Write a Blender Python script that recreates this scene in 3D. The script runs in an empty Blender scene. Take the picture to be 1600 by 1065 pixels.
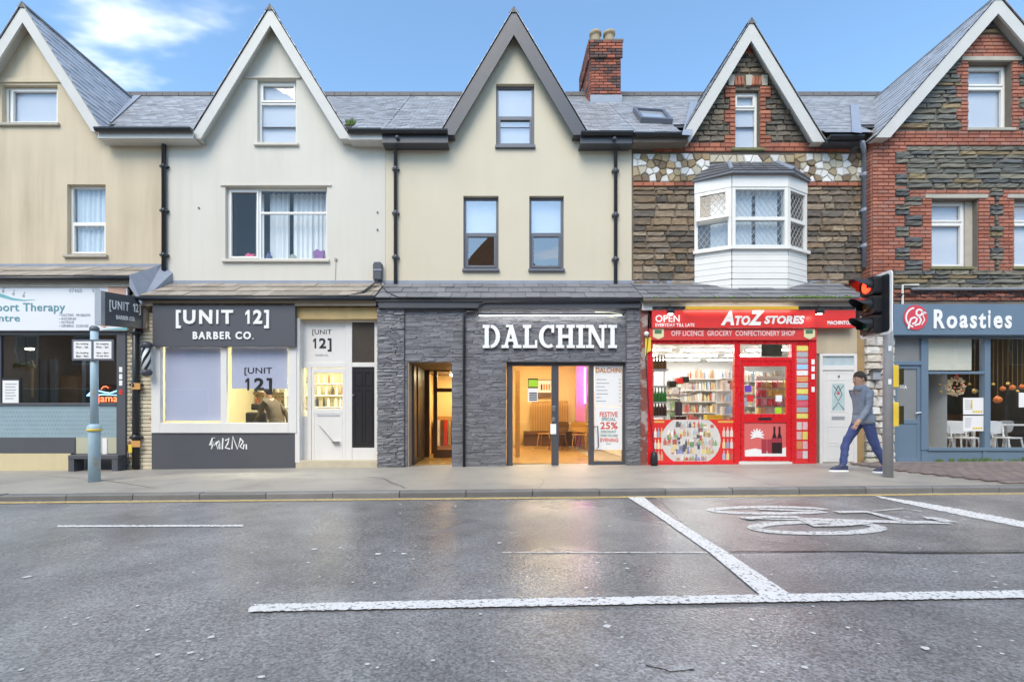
import bpy, bmesh, math, random
from mathutils import Vector, Matrix
R = random.Random(11)
rad = math.radians
scene = bpy.context.scene
COL = scene.collection
# ---------------------------------------------------------------- camera, sky, sun, exposure
F, PX, PY, CY, CZ, SL = 740.0, 780.0, 647.0, -9.6, 1.05, 0.009   # focal px, vanishing point, camera Y and Z, street slope
cam = bpy.data.cameras.new('camera'); cam_o = bpy.data.objects.new('camera', cam); COL.objects.link(cam_o)
cam_o.location = (0, CY, CZ); cam_o.rotation_euler = (rad(90), 0, 0)
cam.sensor_width = 36; cam.lens = F/1600*36; cam.shift_x = 0.0125; cam.shift_y = 0.0716
cam.clip_start = 0.05; cam.clip_end = 3000
scene.camera = cam_o
SUN_EL, SUN_AZ = 50, 198          # degrees; azimuth measured from +Y clockwise: behind the camera, a little left
world = bpy.data.worlds.new('World'); scene.world = world; world.use_nodes = True
wn = world.node_tree; wn.nodes.clear()
def wnode(t, **k):
    n = wn.nodes.new(t)
    for a, b in k.items(): setattr(n, a, b)
    return n
sky = wnode('ShaderNodeTexSky', sky_type='NISHITA', sun_disc=False, sun_elevation=rad(SUN_EL), sun_rotation=rad(SUN_AZ), altitude=0, air_density=1.0, dust_density=0.5, ozone_density=2.5)
bg1 = wnode('ShaderNodeBackground'); bg1.inputs[1].default_value = 0.145
bg2 = wnode('ShaderNodeBackground'); bg2.inputs[0].default_value = (1.0, 0.975, 0.94, 1); bg2.inputs[1].default_value = 1.15
tc = wnode('ShaderNodeTexCoord'); mp = wnode('ShaderNodeMapping')
sep = wnode('ShaderNodeSeparateXYZ'); wn.links.new(tc.outputs['Generated'], sep.inputs[0])
zm = wnode('ShaderNodeMath', operation='MAXIMUM'); zm.inputs[1].default_value = 0.08; wn.links.new(sep.outputs[2], zm.inputs[0])
dx = wnode('ShaderNodeMath', operation='DIVIDE'); dy = wnode('ShaderNodeMath', operation='DIVIDE')
for d, i in ((dx, 0), (dy, 1)):
    wn.links.new(sep.outputs[i], d.inputs[0]); wn.links.new(zm.outputs[0], d.inputs[1])
cmb = wnode('ShaderNodeCombineXYZ'); wn.links.new(dx.outputs[0], cmb.inputs[0]); wn.links.new(dy.outputs[0], cmb.inputs[1])
wn.links.new(cmb.outputs[0], mp.inputs[0]); mp.inputs['Location'].default_value = (-8.82, 16.69, 0.0); mp.inputs['Scale'].default_value = (0.9, 1.5, 1)
nz = wnode('ShaderNodeTexNoise'); nz.inputs['Scale'].default_value = 1.3; nz.inputs['Detail'].default_value = 5; nz.inputs['Roughness'].default_value = 0.52
wn.links.new(mp.outputs[0], nz.inputs['Vector'])
cr = wnode('ShaderNodeValToRGB'); cr.color_ramp.elements[0].position = 0.55; cr.color_ramp.elements[1].position = 0.78
cr.color_ramp.interpolation = 'EASE'
wn.links.new(nz.outputs['Fac'], cr.inputs[0])
mx = wnode('ShaderNodeMixShader'); wo = wnode('ShaderNodeOutputWorld')
tint = wnode('ShaderNodeMix', data_type='RGBA', blend_type='MULTIPLY'); tint.inputs[0].default_value = 1; tint.inputs[7].default_value = (.95, 1.06, 1.02, 1); wn.links.new(sky.outputs[0], tint.inputs[6]); wn.links.new(tint.outputs[2], bg1.inputs[0]); wn.links.new(cr.outputs[0], mx.inputs[0]); wn.links.new(bg1.outputs[0], mx.inputs[1]); wn.links.new(bg2.outputs[0], mx.inputs[2]); wn.links.new(mx.outputs[0], wo.inputs[0])
sl = bpy.data.lights.new('sun', 'SUN'); sl.energy = 1.5; sl.angle = rad(38); sl.color = (1.0, 0.88, 0.72)
so = bpy.data.objects.new('sun', sl); COL.objects.link(so)
az, el = rad(SUN_AZ), rad(SUN_EL)
sun_dir = Vector((math.sin(az)*math.cos(el), math.cos(az)*math.cos(el), math.sin(el)))
so.rotation_euler = sun_dir.to_track_quat('Z', 'Y').to_euler(); so.location = (0, -12, 25)
vs = scene.view_settings; vs.view_transform = 'Standard'; vs.look = 'None'; vs.gamma = 1; vs.use_curve_mapping = False
vs.exposure = 1.18
scene.cycles.use_denoising = True
scene.cycles.max_bounces = 8; scene.cycles.transparent_max_bounces = 12; scene.cycles.sample_clamp_indirect = 4
# ---------------------------------------------------------------- pixel -> world
def wx(px, Y): return (px-PX)*(Y-CY)/F
def wz(py, Y): return CZ+(PY-py)*(Y-CY)/F
def gz(x): return SL*x
def onground(px, py, off=-0.08):
    dx, dz = (px-PX)/F, (PY-py)/F
    t = (CZ-off)/(SL*dx-dz)
    return Vector((dx*t, CY+t, CZ+dz*t))
# ---------------------------------------------------------------- materials
MATS = {}
def M(name, col, rough=.6, var=.1, scale=5, bump=0, bscale=80, metal=0, spec=.5, streak=0, rnd=0, ramp=None, emit=0, coat=0, worn=None, fine=0, dirt=(.16, .13, .09), wornlim=(.5, .62)):
    if name in MATS: return MATS[name]
    m = bpy.data.materials.new(name); m.use_nodes = True; t = m.node_tree; N = t.nodes; L = t.links
    b = N['Principled BSDF']; geo = N.new('ShaderNodeNewGeometry'); oi = N.new('ShaderNodeObjectInfo')
    def math_(op, a, c, clamp=False):
        n = N.new('ShaderNodeMath'); n.operation = op; n.use_clamp = clamp
        for i, v in ((0, a), (1, c)):
            if isinstance(v, (int, float)): n.inputs[i].default_value = v
            else: L.new(v, n.inputs[i])
        return n.outputs[0]
    def noise(s, detail=4, vec=None, scl=None):
        n = N.new('ShaderNodeTexNoise'); n.inputs['Scale'].default_value = s; n.inputs['Detail'].default_value = detail
        src = geo.outputs['Position']
        if scl:
            mpn = N.new('ShaderNodeMapping'); mpn.inputs['Scale'].default_value = scl; L.new(src, mpn.inputs[0]); src = mpn.outputs[0]
        L.new(src, n.inputs['Vector']); return n.outputs['Fac']
    ran = math_('FRACT', math_('ADD', oi.outputs['Random'], geo.outputs['Random Per Island']), 0)
    if ramp:
        r = N.new('ShaderNodeValToRGB'); r.color_ramp.interpolation = 'CONSTANT'
        el = r.color_ramp.elements
        while len(el) < len(ramp): el.new(.5)
        for i, c in enumerate(ramp): el[i].position = i/len(ramp); el[i].color = (*c, 1)
        L.new(ran, r.inputs[0]); base = r.outputs[0]
    else:
        rgb = N.new('ShaderNodeRGB'); rgb.outputs[0].default_value = (*col, 1); base = rgb.outputs[0]
    val = math_('ADD', 1-var, math_('MULTIPLY', noise(scale, 5), 2*var))
    if fine: val = math_('MULTIPLY', val, math_('ADD', 1-fine, math_('MULTIPLY', noise(bscale*1.3, 2), 2*fine)))
    if rnd: val = math_('MULTIPLY', val, math_('ADD', 1-rnd, math_('MULTIPLY', math_('FRACT', math_('MULTIPLY', ran, 7.31), 0), 2*rnd)))
    h = N.new('ShaderNodeHueSaturation'); L.new(base, h.inputs['Color']); L.new(val, h.inputs['Value']); out = h.outputs[0]
    def mixc(fac, a, c):
        n = N.new('ShaderNodeMix'); n.data_type = 'RGBA'; L.new(fac, n.inputs[0]); L.new(a, n.inputs[6])
        if isinstance(c, tuple): n.inputs[7].default_value = (*c, 1)
        else: L.new(c, n.inputs[7])
        return n.outputs[2]
    if streak:
        s = noise(1.0, 5, scl=(5, 5, .35)); s2 = noise(.55, 4)
        f = math_('MULTIPLY', math_('MULTIPLY', math_('SUBTRACT', s, .42, True), 3.0, True), math_('MULTIPLY', math_('SUBTRACT', s2, .3, True), 2.2, True))
        out = mixc(math_('MULTIPLY', f, streak, True), out, dirt)
    if worn:
        w = noise(worn[0], 6); mr = N.new('ShaderNodeMapRange'); mr.inputs['From Min'].default_value = wornlim[0]; mr.inputs['From Max'].default_value = wornlim[1]
        L.new(w, mr.inputs['Value']); out = mixc(mr.outputs[0], out, worn[1])
    L.new(out, b.inputs['Base Color'])
    b.inputs['Metallic'].default_value = metal; b.inputs['Specular IOR Level'].default_value = spec
    rn = math_('ADD', rough-.06, math_('MULTIPLY', noise(scale*2.3, 3), .12)); L.new(rn, b.inputs['Roughness'])
    if coat: b.inputs['Coat Weight'].default_value = coat; b.inputs['Coat Roughness'].default_value = .1
    if bump:
        bp = N.new('ShaderNodeBump'); bp.inputs['Strength'].default_value = bump; bp.inputs['Distance'].default_value = .01
        L.new(noise(bscale, 4), bp.inputs['Height']); L.new(bp.outputs[0], b.inputs['Normal'])
    if emit: L.new(out, b.inputs['Emission Color']); b.inputs['Emission Strength'].default_value = emit
    MATS[name] = m; return m
def glass(name, tint=(.9, .93, .95), refl=.12):
    m = bpy.data.materials.new(name); m.use_nodes = True; t = m.node_tree; N = t.nodes; L = t.links; N.clear()
    tr = N.new('ShaderNodeBsdfTransparent'); tr.inputs[0].default_value = (*tint, 1)
    gl = N.new('ShaderNodeBsdfGlossy'); gl.inputs['Roughness'].default_value = .01; gl.inputs[0].default_value = (1, .96, .93, 1)
    fr = N.new('ShaderNodeLayerWeight'); fr.inputs['Blend'].default_value = .5; pw = N.new('ShaderNodeMath'); pw.operation = 'POWER'; pw.inputs[1].default_value = 5; L.new(fr.outputs['Facing'], pw.inputs[0])
    a = N.new('ShaderNodeMath'); a.operation = 'MULTIPLY_ADD'; a.use_clamp = True; a.inputs[1].default_value = 1-refl*.5; a.inputs[2].default_value = refl*.5; L.new(pw.outputs[0], a.inputs[0])
    nb = N.new('ShaderNodeTexNoise'); nb.inputs['Scale'].default_value = 1.6; bp = N.new('ShaderNodeBump'); bp.inputs['Strength'].default_value = .03; bp.inputs['Distance'].default_value = .05
    g = N.new('ShaderNodeNewGeometry'); L.new(g.outputs['Position'], nb.inputs[0]); L.new(nb.outputs[0], bp.inputs['Height']); L.new(bp.outputs[0], gl.inputs['Normal'])
    mxs = N.new('ShaderNodeMixShader'); o = N.new('ShaderNodeOutputMaterial')
    L.new(a.outputs[0], mxs.inputs[0]); L.new(tr.outputs[0], mxs.inputs[1]); L.new(gl.outputs[0], mxs.inputs[2]); L.new(mxs.outputs[0], o.inputs[0])
    MATS[name] = m; return m
GL = glass('window_glass', refl=.09); GLS = glass('shop_glass', (.97, .98, .98), .05); GLD = glass('tinted_glass', (.75, .78, .80), .10)
GLU = glass('plain_glass', (.93, .95, .96), .48)
def emit(name, col, s):
    m = bpy.data.materials.new(name); m.use_nodes = True; N = m.node_tree.nodes; b = N['Principled BSDF']
    b.inputs['Base Color'].default_value = (*[min(c, .8) for c in col], 1); b.inputs['Emission Color'].default_value = (*col, 1); b.inputs['Emission Strength'].default_value = s
    MATS[name] = m; return m
# ---------------------------------------------------------------- mesh building
ORG = {}
def link(o, parent=None):
    COL.objects.link(o)
    if parent is not None: o.parent = parent; ORG[o.name] = ORG[parent.name]
    return o
def tag(o, label=None, cat=None, group=None, kind=None):
    if label: o['label'] = label
    if cat: o['category'] = cat
    if group: o['group'] = group
    if kind: o['kind'] = kind
    return o
def thing(name, label, cat, loc, group=None):
    o = bpy.data.objects.new(name, None); o.empty_display_size = .1; COL.objects.link(o); o.location = loc; ORG[o.name] = Vector(loc)
    return tag(o, label, cat, group)
class MB:
    def __init__(s): s.v = []; s.f = []
    def add(s, vs, fs):
        n = len(s.v); s.v += [Vector(p) for p in vs]; s.f += [tuple(i+n for i in f) for f in fs]; return s
    def box(s, x0, x1, y0, y1, z0, z1):
        x0, x1 = sorted((x0, x1)); y0, y1 = sorted((y0, y1)); z0, z1 = sorted((z0, z1))
        return s.add([(x0, y0, z0), (x1, y0, z0), (x1, y1, z0), (x0, y1, z0), (x0, y0, z1), (x1, y0, z1), (x1, y1, z1), (x0, y1, z1)],
                     [(0, 3, 2, 1), (4, 5, 6, 7), (0, 1, 5, 4), (1, 2, 6, 5), (2, 3, 7, 6), (3, 0, 4, 7)])
    def pbox(s, px0, py0, px1, py1, Y, t=.05):     # pixel rectangle on plane Y, thickness t away from the camera
        return s.box(wx(px0, Y), wx(px1, Y), Y, Y+t, wz(py1, Y), wz(py0, Y))
    def prism(s, poly, y0, y1):                    # poly (x,z)
        n = len(poly); a = sum(poly[i][0]*poly[(i+1) % n][1]-poly[(i+1) % n][0]*poly[i][1] for i in range(n))
        if a < 0: poly = poly[::-1]
        return s.add([(x, y0, z) for x, z in poly]+[(x, y1, z) for x, z in poly],
                     [tuple(range(n)), tuple(range(2*n-1, n-1, -1))]+[(i, i+n, (i+1) % n+n, (i+1) % n)[::1] for i in range(n)])
    def obox(s, o, u, n, u0, u1, z0, z1, n0, n1):  # box in a vertical facet: u along it, n outward
        o, u, n = Vector(o), Vector(u), Vector(n); P = lambda a, b, z: o+u*a+n*b+Vector((0, 0, z))
        return s.add([P(u0, n1, z0), P(u1, n1, z0), P(u1, n0, z0), P(u0, n0, z0), P(u0, n1, z1), P(u1, n1, z1), P(u1, n0, z1), P(u0, n0, z1)],
                     [(0, 3, 2, 1), (4, 5, 6, 7), (0, 1, 5, 4), (1, 2, 6, 5), (2, 3, 7, 6), (3, 0, 4, 7)])
    def quad(s, *p): return s.add(p, [tuple(range(len(p)))])
    def tube(s, pts, r, n=8):
        pts = [Vector(p) for p in pts]; k = len(pts); rr = r if isinstance(r, (list, tuple)) else [r]*k; base = len(s.v); pu = None
        for i, p in enumerate(pts):
            d = (pts[min(i+1, k-1)]-pts[max(i-1, 0)]).normalized()
            u = pu if pu is not None else Vector((1, 0, 0)) if abs(d.x) < .8 else Vector((0, 1, 0))
            u = (u-d*u.dot(d)).normalized(); w = d.cross(u); pu = u
            for j in range(n):
                a = 2*math.pi*j/n; s.v.append(p+(u*math.cos(a)+w*math.sin(a))*rr[i])
        for i in range(k-1):
            for j in range(n): s.f.append((base+i*n+j, base+i*n+(j+1) % n, base+(i+1)*n+(j+1) % n, base+(i+1)*n+j))
        s.f.append(tuple(base+j for j in range(n))[::-1]); s.f.append(tuple(base+(k-1)*n+j for j in range(n))); return s
    def lathe(s, prof, c, n=14):
        c = Vector(c); base = len(s.v); k = len(prof)
        for r, z in prof:
            for j in range(n):
                a = 2*math.pi*j/n; s.v.append(c+Vector((r*math.cos(a), r*math.sin(a), z)))
        for i in range(k-1):
            for j in range(n): s.f.append((base+i*n+j, base+i*n+(j+1) % n, base+(i+1)*n+(j+1) % n, base+(i+1)*n+j))
        s.f.append(tuple(base+j for j in range(n))[::-1]); s.f.append(tuple(base+(k-1)*n+j for j in range(n))); return s
    def ribbon(s, pts, w, y, t=.004):              # flat stroke in the XZ plane
        P = [Vector((p[0], p[1])) for p in pts]; k = len(P); ws = w if isinstance(w, (list, tuple)) else [w]*k; L_, R_ = [], []
        for i in range(k):
            d = (P[min(i+1, k-1)]-P[max(i-1, 0)])
            d = d.normalized() if d.length else Vector((1, 0)); nn = Vector((-d.y, d.x))*ws[i]*.5
            L_.append(P[i]+nn); R_.append(P[i]-nn)
        for i in range(k-1):
            a, b, c, d = L_[i], L_[i+1], R_[i+1], R_[i]
            s.prism([(a.x, a.y), (b.x, b.y), (c.x, c.y), (d.x, d.y)], y-t-.0001*(i % 2), y)
        return s
    def disc(s, cx, cz, rx, rz, y, t=.004, n=28): return s.prism([(cx+rx*math.cos(2*math.pi*i/n), cz+rz*math.sin(2*math.pi*i/n)) for i in range(n)], y-t, y)
    def xf(s, m): s.v = [m @ p for p in s.v]; return s
    def mesh(s, name, mat, org=Vector((0, 0, 0)), smooth=False):
        me = bpy.data.meshes.new(name); me.from_pydata([p-org for p in s.v], [], s.f)
        for m in (mat if isinstance(mat, (list, tuple)) else [mat]): me.materials.append(m)
        if smooth: me.shade_smooth()
        me.update(); return me
    def build(s, name, mat, parent=None, smooth=False, bevel=0, kind=None, label=None, cat=None, group=None, auto=False):
        if parent is not None: org = ORG[parent.name]; loc = None
        else:
            xs = [p.x for p in s.v]; ys = [p.y for p in s.v]; zs = [p.z for p in s.v]
            org = loc = Vector(((min(xs)+max(xs))/2, (min(ys)+max(ys))/2, min(zs)))
        o = bpy.data.objects.new(name, s.mesh(name, mat, org, smooth)); link(o, parent)
        if parent is None: o.location = loc; ORG[o.name] = org
        if bevel:
            bv = o.modifiers.new('bevel', 'BEVEL'); bv.width = bevel; bv.segments = 2; bv.limit_method = 'ANGLE'; bv.angle_limit = rad(50)
        return tag(o, label, cat, group, kind)
def bx(name, mat, parent, *a, **k): return MB().box(*a).build(name, mat, parent, **k)
def pb(name, mat, parent, px0, py0, px1, py1, Y, t=.05, **k): return MB().pbox(px0, py0, px1, py1, Y, t).build(name, mat, parent, **k)
# pieces: shared meshes, first the largest as objects of their own, the rest joined
def pieces(name, meshes, xf, mat, parent, limit=300):
    org = ORG[parent.name]
    xf = sorted(xf, key=lambda t: -t[1][0]*t[1][2])
    for i, (loc, sc, rot) in enumerate(xf[:limit]):
        o = bpy.data.objects.new(name, meshes[i % len(meshes)]); link(o, parent); o.location = Vector(loc)-org; o.scale = sc; o.rotation_euler = rot
    rest = xf[limit:]
    if rest:
        V, Fc = [], []
        from mathutils import Euler
        for i, (loc, sc, rot) in enumerate(rest):
            me = meshes[i % len(meshes)]; m = Matrix.LocRotScale(Vector(loc)-org, Euler(rot), Vector(sc)); n = len(V)
            V += [m @ v.co for v in me.vertices]; Fc += [tuple(a+n for a in p.vertices) for p in me.polygons]
        me = bpy.data.meshes.new(name); me.from_pydata(V, [], Fc); me.materials.append(mat); me.update()
        o = bpy.data.objects.new('small_'+name+'work' if not name.endswith('s') else name, me); link(o, parent); o['kind'] = 'stuff'
def rough_block(name, mat, jit, seed, nx=4, nz=3, inset=.06):
    r = random.Random(seed); V, Fc = [], []
    for j in range(nz):
        for i in range(nx):
            x = -.5+i/(nx-1); z = -.5+j/(nz-1); edge = i in (0, nx-1) or j in (0, nz-1)
            xx = x*(1-2*inset)+r.uniform(-.02, .02)*(2 if jit > .2 else 1); zz = z*(1-2*inset*1.5)+r.uniform(-.04, .04)*(2 if jit > .2 else .3)
            V.append((xx, -(.62+r.uniform(0, jit)) if edge else -(1-jit*.5+r.uniform(-jit, jit)*.5), zz))
    for j in range(nz-1):
        for i in range(nx-1): a = j*nx+i; Fc.append((a, a+1, a+nx+1, a+nx))
    ring = list(range(nx))+[k*nx+nx-1 for k in range(1, nz)]+[(nz-1)*nx+i for i in range(nx-2, -1, -1)]+[k*nx for k in range(nz-2, 0, -1)]
    n0 = len(V)
    for k in ring:
        i, j = k % nx, k//nx; V.append((-.5+i/(nx-1), 0, -.5+j/(nz-1)))
    m = len(ring)
    for q in range(m): Fc.append((n0+q, n0+(q+1) % m, ring[(q+1) % m], ring[q]))
    me = bpy.data.meshes.new(name); me.from_pydata(V, [], Fc); me.materials.append(mat); me.update(); return me
def brick_mesh(name, mat, c=.04, cz=.1):
    V = [(-.5, 0, -.5), (.5, 0, -.5), (.5, 0, .5), (-.5, 0, .5), (-.5, -.7, -.5), (.5, -.7, -.5), (.5, -.7, .5), (-.5, -.7, .5), (-.5+c, -1, -.5+cz), (.5-c, -1, -.5+cz), (.5-c, -1, .5-cz), (-.5+c, -1, .5-cz)]
    Fc = []
    for a in (0, 4):
        for i in range(4): j = (i+1) % 4; Fc.append((a+i, a+j, a+4+j, a+4+i))
    Fc.append((8, 9, 10, 11))
    me = bpy.data.meshes.new(name); me.from_pydata(V, [], Fc); me.materials.append(mat); me.update(); return me
def courses(z0, z1, h, wr, spans, Y, depth, rng, gap=.012, hv=.15, bond=None):
    out = []; z = z0; row = 0
    while z < z1-.02:
        hh = min(h*rng.uniform(1-hv, 1+hv), z1-z)
        if z1-(z+hh) < h*.45: hh = z1-z
        for xa, xb in spans(z+hh/2, z, z+hh):
            if xb-xa < .03: continue
            x = xa; first = True
            while x < xb-.001:
                w = rng.uniform(*wr)
                if bond and first and row % 2: w *= .5
                first = False
                if xb-(x+w) < wr[0]*.5: w = xb-x
                w = min(w, xb-x)
                out.append(((x+w/2, Y, z+hh/2), (max(w-gap, .01), depth*rng.uniform(.75, 1.25) if hv else depth, max(hh-gap, .01)), (0, 0, 0))); x += w
        z += hh; row += 1
    return out
def cut(spans, holes):
    out = list(spans)
    for a, b in holes:
        nw = []
        for x0, x1 in out:
            if b <= x0 or a >= x1: nw.append((x0, x1)); continue
            if a > x0: nw.append((x0, a))
            if b < x1: nw.append((b, x1))
        out = nw
    return out
# ---------------------------------------------------------------- lettering (built-in font, turned to mesh)
def text_mesh(s, bold=0, shear=0, extr=.0, spacing=1):
    c = bpy.data.curves.new('text', 'FONT'); c.body = s; c.size = 1; c.offset = bold; c.shear = shear; c.extrude = .5 if extr else 0; c.space_character = spacing; c.resolution_u = 3
    o = bpy.data.objects.new('text', c); COL.objects.link(o); dg = bpy.context.evaluated_depsgraph_get()
    me = bpy.data.meshes.new_from_object(o.evaluated_get(dg)); bpy.data.objects.remove(o); bpy.data.curves.remove(c); return me
def lettering(s, rect, Y, mat, parent, bold=.02, shear=0, depth=.004, name='lettering', spacing=1.05, px=True, mtx=None, label=None, lead=True):
    me = text_mesh(s, bold, shear, True, spacing)
    xs = [v.co.x for v in me.vertices]; ys = [v.co.y for v in me.vertices]
    a, b, c, d = min(xs), max(xs), min(ys), max(ys)
    if px: x0, x1, z1, z0 = wx(rect[0], Y), wx(rect[2], Y), wz(rect[1], Y), wz(rect[3], Y)
    else: x0, z0, x1, z1 = rect
    org = ORG[parent.name]
    for v in me.vertices:
        p = Vector((x0+(v.co.x-a)/(b-a)*(x1-x0), Y-depth*(v.co.z+.5), z0+(v.co.y-c)/(d-c)*(z1-z0)))
        if mtx: p = mtx @ p
        v.co = p-org
    me.name = name; me.materials.clear(); me.materials.append(mat); me.update()
    o = bpy.data.objects.new(name, me); link(o, parent)
    if label: o['label'] = label
    return o
def letters(s, rect, Y, mat, parent, bold=.02, shear=0, depth=.03, jitter=0, name='letter', spacing=1.1, px=True, mtx=None):
    # every raised letter a mesh of its own
    def width(t):
        me = text_mesh(t, 0, 0, False, spacing); w = max(v.co.x for v in me.vertices); m0 = min(v.co.x for v in me.vertices); h = (min(v.co.y for v in me.vertices), max(v.co.y for v in me.vertices)); bpy.data.meshes.remove(me); return m0, w, h
    spots = []
    for i, ch in enumerate(s):
        if ch == ' ': continue
        _, w, _ = width(s[:i+1]); m0, cw, h = width(ch); spots.append((ch, w-(cw-m0), w, h))
    a, b = spots[0][1], spots[-1][2]; lo = min(t[3][0] for t in spots); hi = max(t[3][1] for t in spots)
    if px: x0, x1, z1, z0 = wx(rect[0], Y), wx(rect[2], Y), wz(rect[1], Y), wz(rect[3], Y)
    else: x0, z0, x1, z1 = rect
    kx = (x1-x0)/(b-a); kz = (z1-z0)/(hi-lo)
    for i, (ch, l, r, h) in enumerate(spots):
        dz = (R.uniform(-1, 1)*jitter)*(z1-z0)
        if ch == '1':
            xa, za, hh_ = x0+(l-a)*kx, z0+(h[0]-lo)*kz+dz, (h[1]-h[0])*kz; ww = max((r-l)*kx, hh_*.34); xa += ((r-l)*kx-ww)*.5+.10*hh_; b = MB().prism([(xa+p*ww, za+q*hh_) for p, q in ((.44, 0), (.90, 0), (.90, 1), (.52, 1), (.0, .80), (.0, .60), (.44, .76))], Y-depth, Y)
            if mtx: b.xf(mtx)
            b.build(name, mat, parent); continue
        lettering(ch, (x0+(l-a)*kx, z0+(h[0]-lo)*kz+dz, x0+(r-a)*kx, z0+(h[1]-lo)*kz+dz), Y, mat, parent, bold, shear, depth, name, px=False, mtx=mtx)
# ---------------------------------------------------------------- shared materials
m_tan = M('tan_render', (.575, .48, .34), .85, .11, 1.2, .25, 90, streak=.6, dirt=(.30, .23, .14))
m_cream = M('cream_render', (.615, .58, .505), .85, .07, 1.1, .25, 90, streak=.32, dirt=(.42, .38, .28))
m_yel = M('buttermilk_render', (.61, .545, .415), .85, .05, 1.0, .25, 120, streak=.16, dirt=(.42, .34, .22))
m_white = M('white_upvc', (.76, .74, .69), .35, .05, 3, streak=.12, dirt=(.5, .46, .36))
m_barge = M('weathered_white_board', (.54, .525, .49), .55, .08, 4, .1, 40, streak=.25, dirt=(.4, .38, .33))
m_dkgrey = M('anthracite_paint', (.066, .069, .08), .4, .08, 3)
m_framegrey = M('anthracite_window_frame', (.115, .125, .15), .4, .06, 4)
m_black = M('black_plastic', (.018, .019, .022), .35, .15, 5)
m_slate = M('wet_slate', (.40, .40, .415), .32, .14, 2.2, .25, 60, rnd=.12, spec=.75)
m_slate2 = M('grey_slate', (.42, .42, .435), .32, .14, 2.2, .25, 60, rnd=.12, spec=.7)
m_under = M('roof_felt', (.05, .05, .055), .8)
m_ridge = M('ridge_tile', (.13, .12, .12), .7, .2, 6, .2, 60)
m_tile1 = M('brown_shingle', (.30, .26, .21), .7, .18, 6, .4, 120, rnd=.18, fine=.2, spec=.5)
m_tile2 = M('grey_shingle', (.17, .17, .178), .6, .15, 6, .4, 120, rnd=.16, fine=.15)
m_lead = M('lead_flashing', (.25, .28, .34), .45, .2, 5, .15, 30)
m_curtain = M('net_curtain', (.74, .77, .79), .9, .06, 3)
m_blind = M('pale_blind', (.72, .70, .73), .8, .04, 2)
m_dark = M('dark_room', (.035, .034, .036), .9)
m_stone = M('brown_sandstone', (0, 0, 0), .88, .22, 14, .9, 55, rnd=.22, ramp=[(.21, .155, .105), (.27, .205, .14), (.17, .135, .10), (.11, .092, .075), (.29, .23, .16), (.22, .155, .095), (.19, .155, .115), (.13, .112, .09)])
m_stone_d = M('dark_gable_stone', (0, 0, 0), .88, .25, 12, .9, 55, rnd=.2, ramp=[(.115, .095, .072), (.15, .125, .095), (.09, .08, .068), (.18, .145, .10), (.13, .115, .09)])
m_penn = M('grey_green_rubble', (0, 0, 0), .85, .25, 10, 1.0, 45, rnd=.22, ramp=[(.155, .15, .122), (.12, .12, .105), (.19, .175, .135), (.10, .105, .105), (.165, .15, .115), (.24, .18, .10), (.14, .14, .125)])
m_mortar = M('dark_mortar', (.155, .13, .10), .95, .2, 8, .4, 80)
m_mortar2 = M('grey_mortar', (.19, .16, .13), .95, .2, 8, .4, 80)
m_brick = M('orange_red_brick', (0, 0, 0), .8, .15, 12, .35, 90, rnd=.12, ramp=[(.36, .125, .07), (.31, .105, .06), (.40, .15, .085), (.27, .095, .06)])
m_brick2 = M('red_brick', (0, 0, 0), .82, .16, 9, .35, 90, rnd=.12, ramp=[(.36, .13, .082), (.32, .11, .068), (.40, .155, .10), (.29, .105, .068), (.37, .14, .095), (.33, .15, .11)])
m_brick3 = M('sooty_chimney_brick', (0, 0, 0), .85, .25, 5, .35, 90, rnd=.3, ramp=[(.27, .085, .055), (.21, .072, .05), (.13, .06, .05), (.31, .10, .06), (.09, .055, .048)])
m_crazy = M('white_and_ochre_stone', (0, 0, 0), .75, .15, 14, .5, 60, rnd=.14, ramp=[(.62, .60, .56), (.33, .24, .13), (.22, .165, .10), (.68, .66, .63), (.38, .30, .18), (.20, .14, .09), (.46, .41, .31), (.66, .64, .60)])
m_lint = M('pale_stone', (.42, .385, .32), .85, .18, 6, .3, 60, streak=.3)
m_moss = M('mossy_sill', (.17, .165, .08), .9, .3, 10, .5, 60)
m_pot = M('buff_clay', (.36, .28, .18), .8, .2, 8, .2, 50)
m_gbrick = [rough_block('stone', m_stone, .42, i, 5, 3) for i in range(9)]
ms_dark = [rough_block('stone', m_stone_d, .42, i+20, 5, 3) for i in range(8)]
ms_penn = [rough_block('stone', m_penn, .38, i+40, 5, 3) for i in range(7)]
mb_or = [brick_mesh('brick', m_brick)]; mb_red = [brick_mesh('brick', m_brick2)]; mb_ch = [brick_mesh('brick', m_brick3)]
YU, YE, ZE, YR, ZR = .7, .42, 7.02, 3.8, 10.05     # upper wall plane, eave line, ridge line
def roof_z(y): return ZE+(y-YE)*(ZR-ZE)/(YR-YE)
def clip(poly, a, b, c):          # keep a*x+b*z<=c
    out = []
    for i, p in enumerate(poly):
        q = poly[(i+1) % len(poly)]; dp, dq = a*p[0]+b*p[1]-c, a*q[0]+b*q[1]-c
        if dp <= 0: out.append(p)
        if dp*dq < 0: t = dp/(dp-dq); out.append((p[0]+(q[0]-p[0])*t, p[1]+(q[1]-p[1])*t))
    return out
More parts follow.
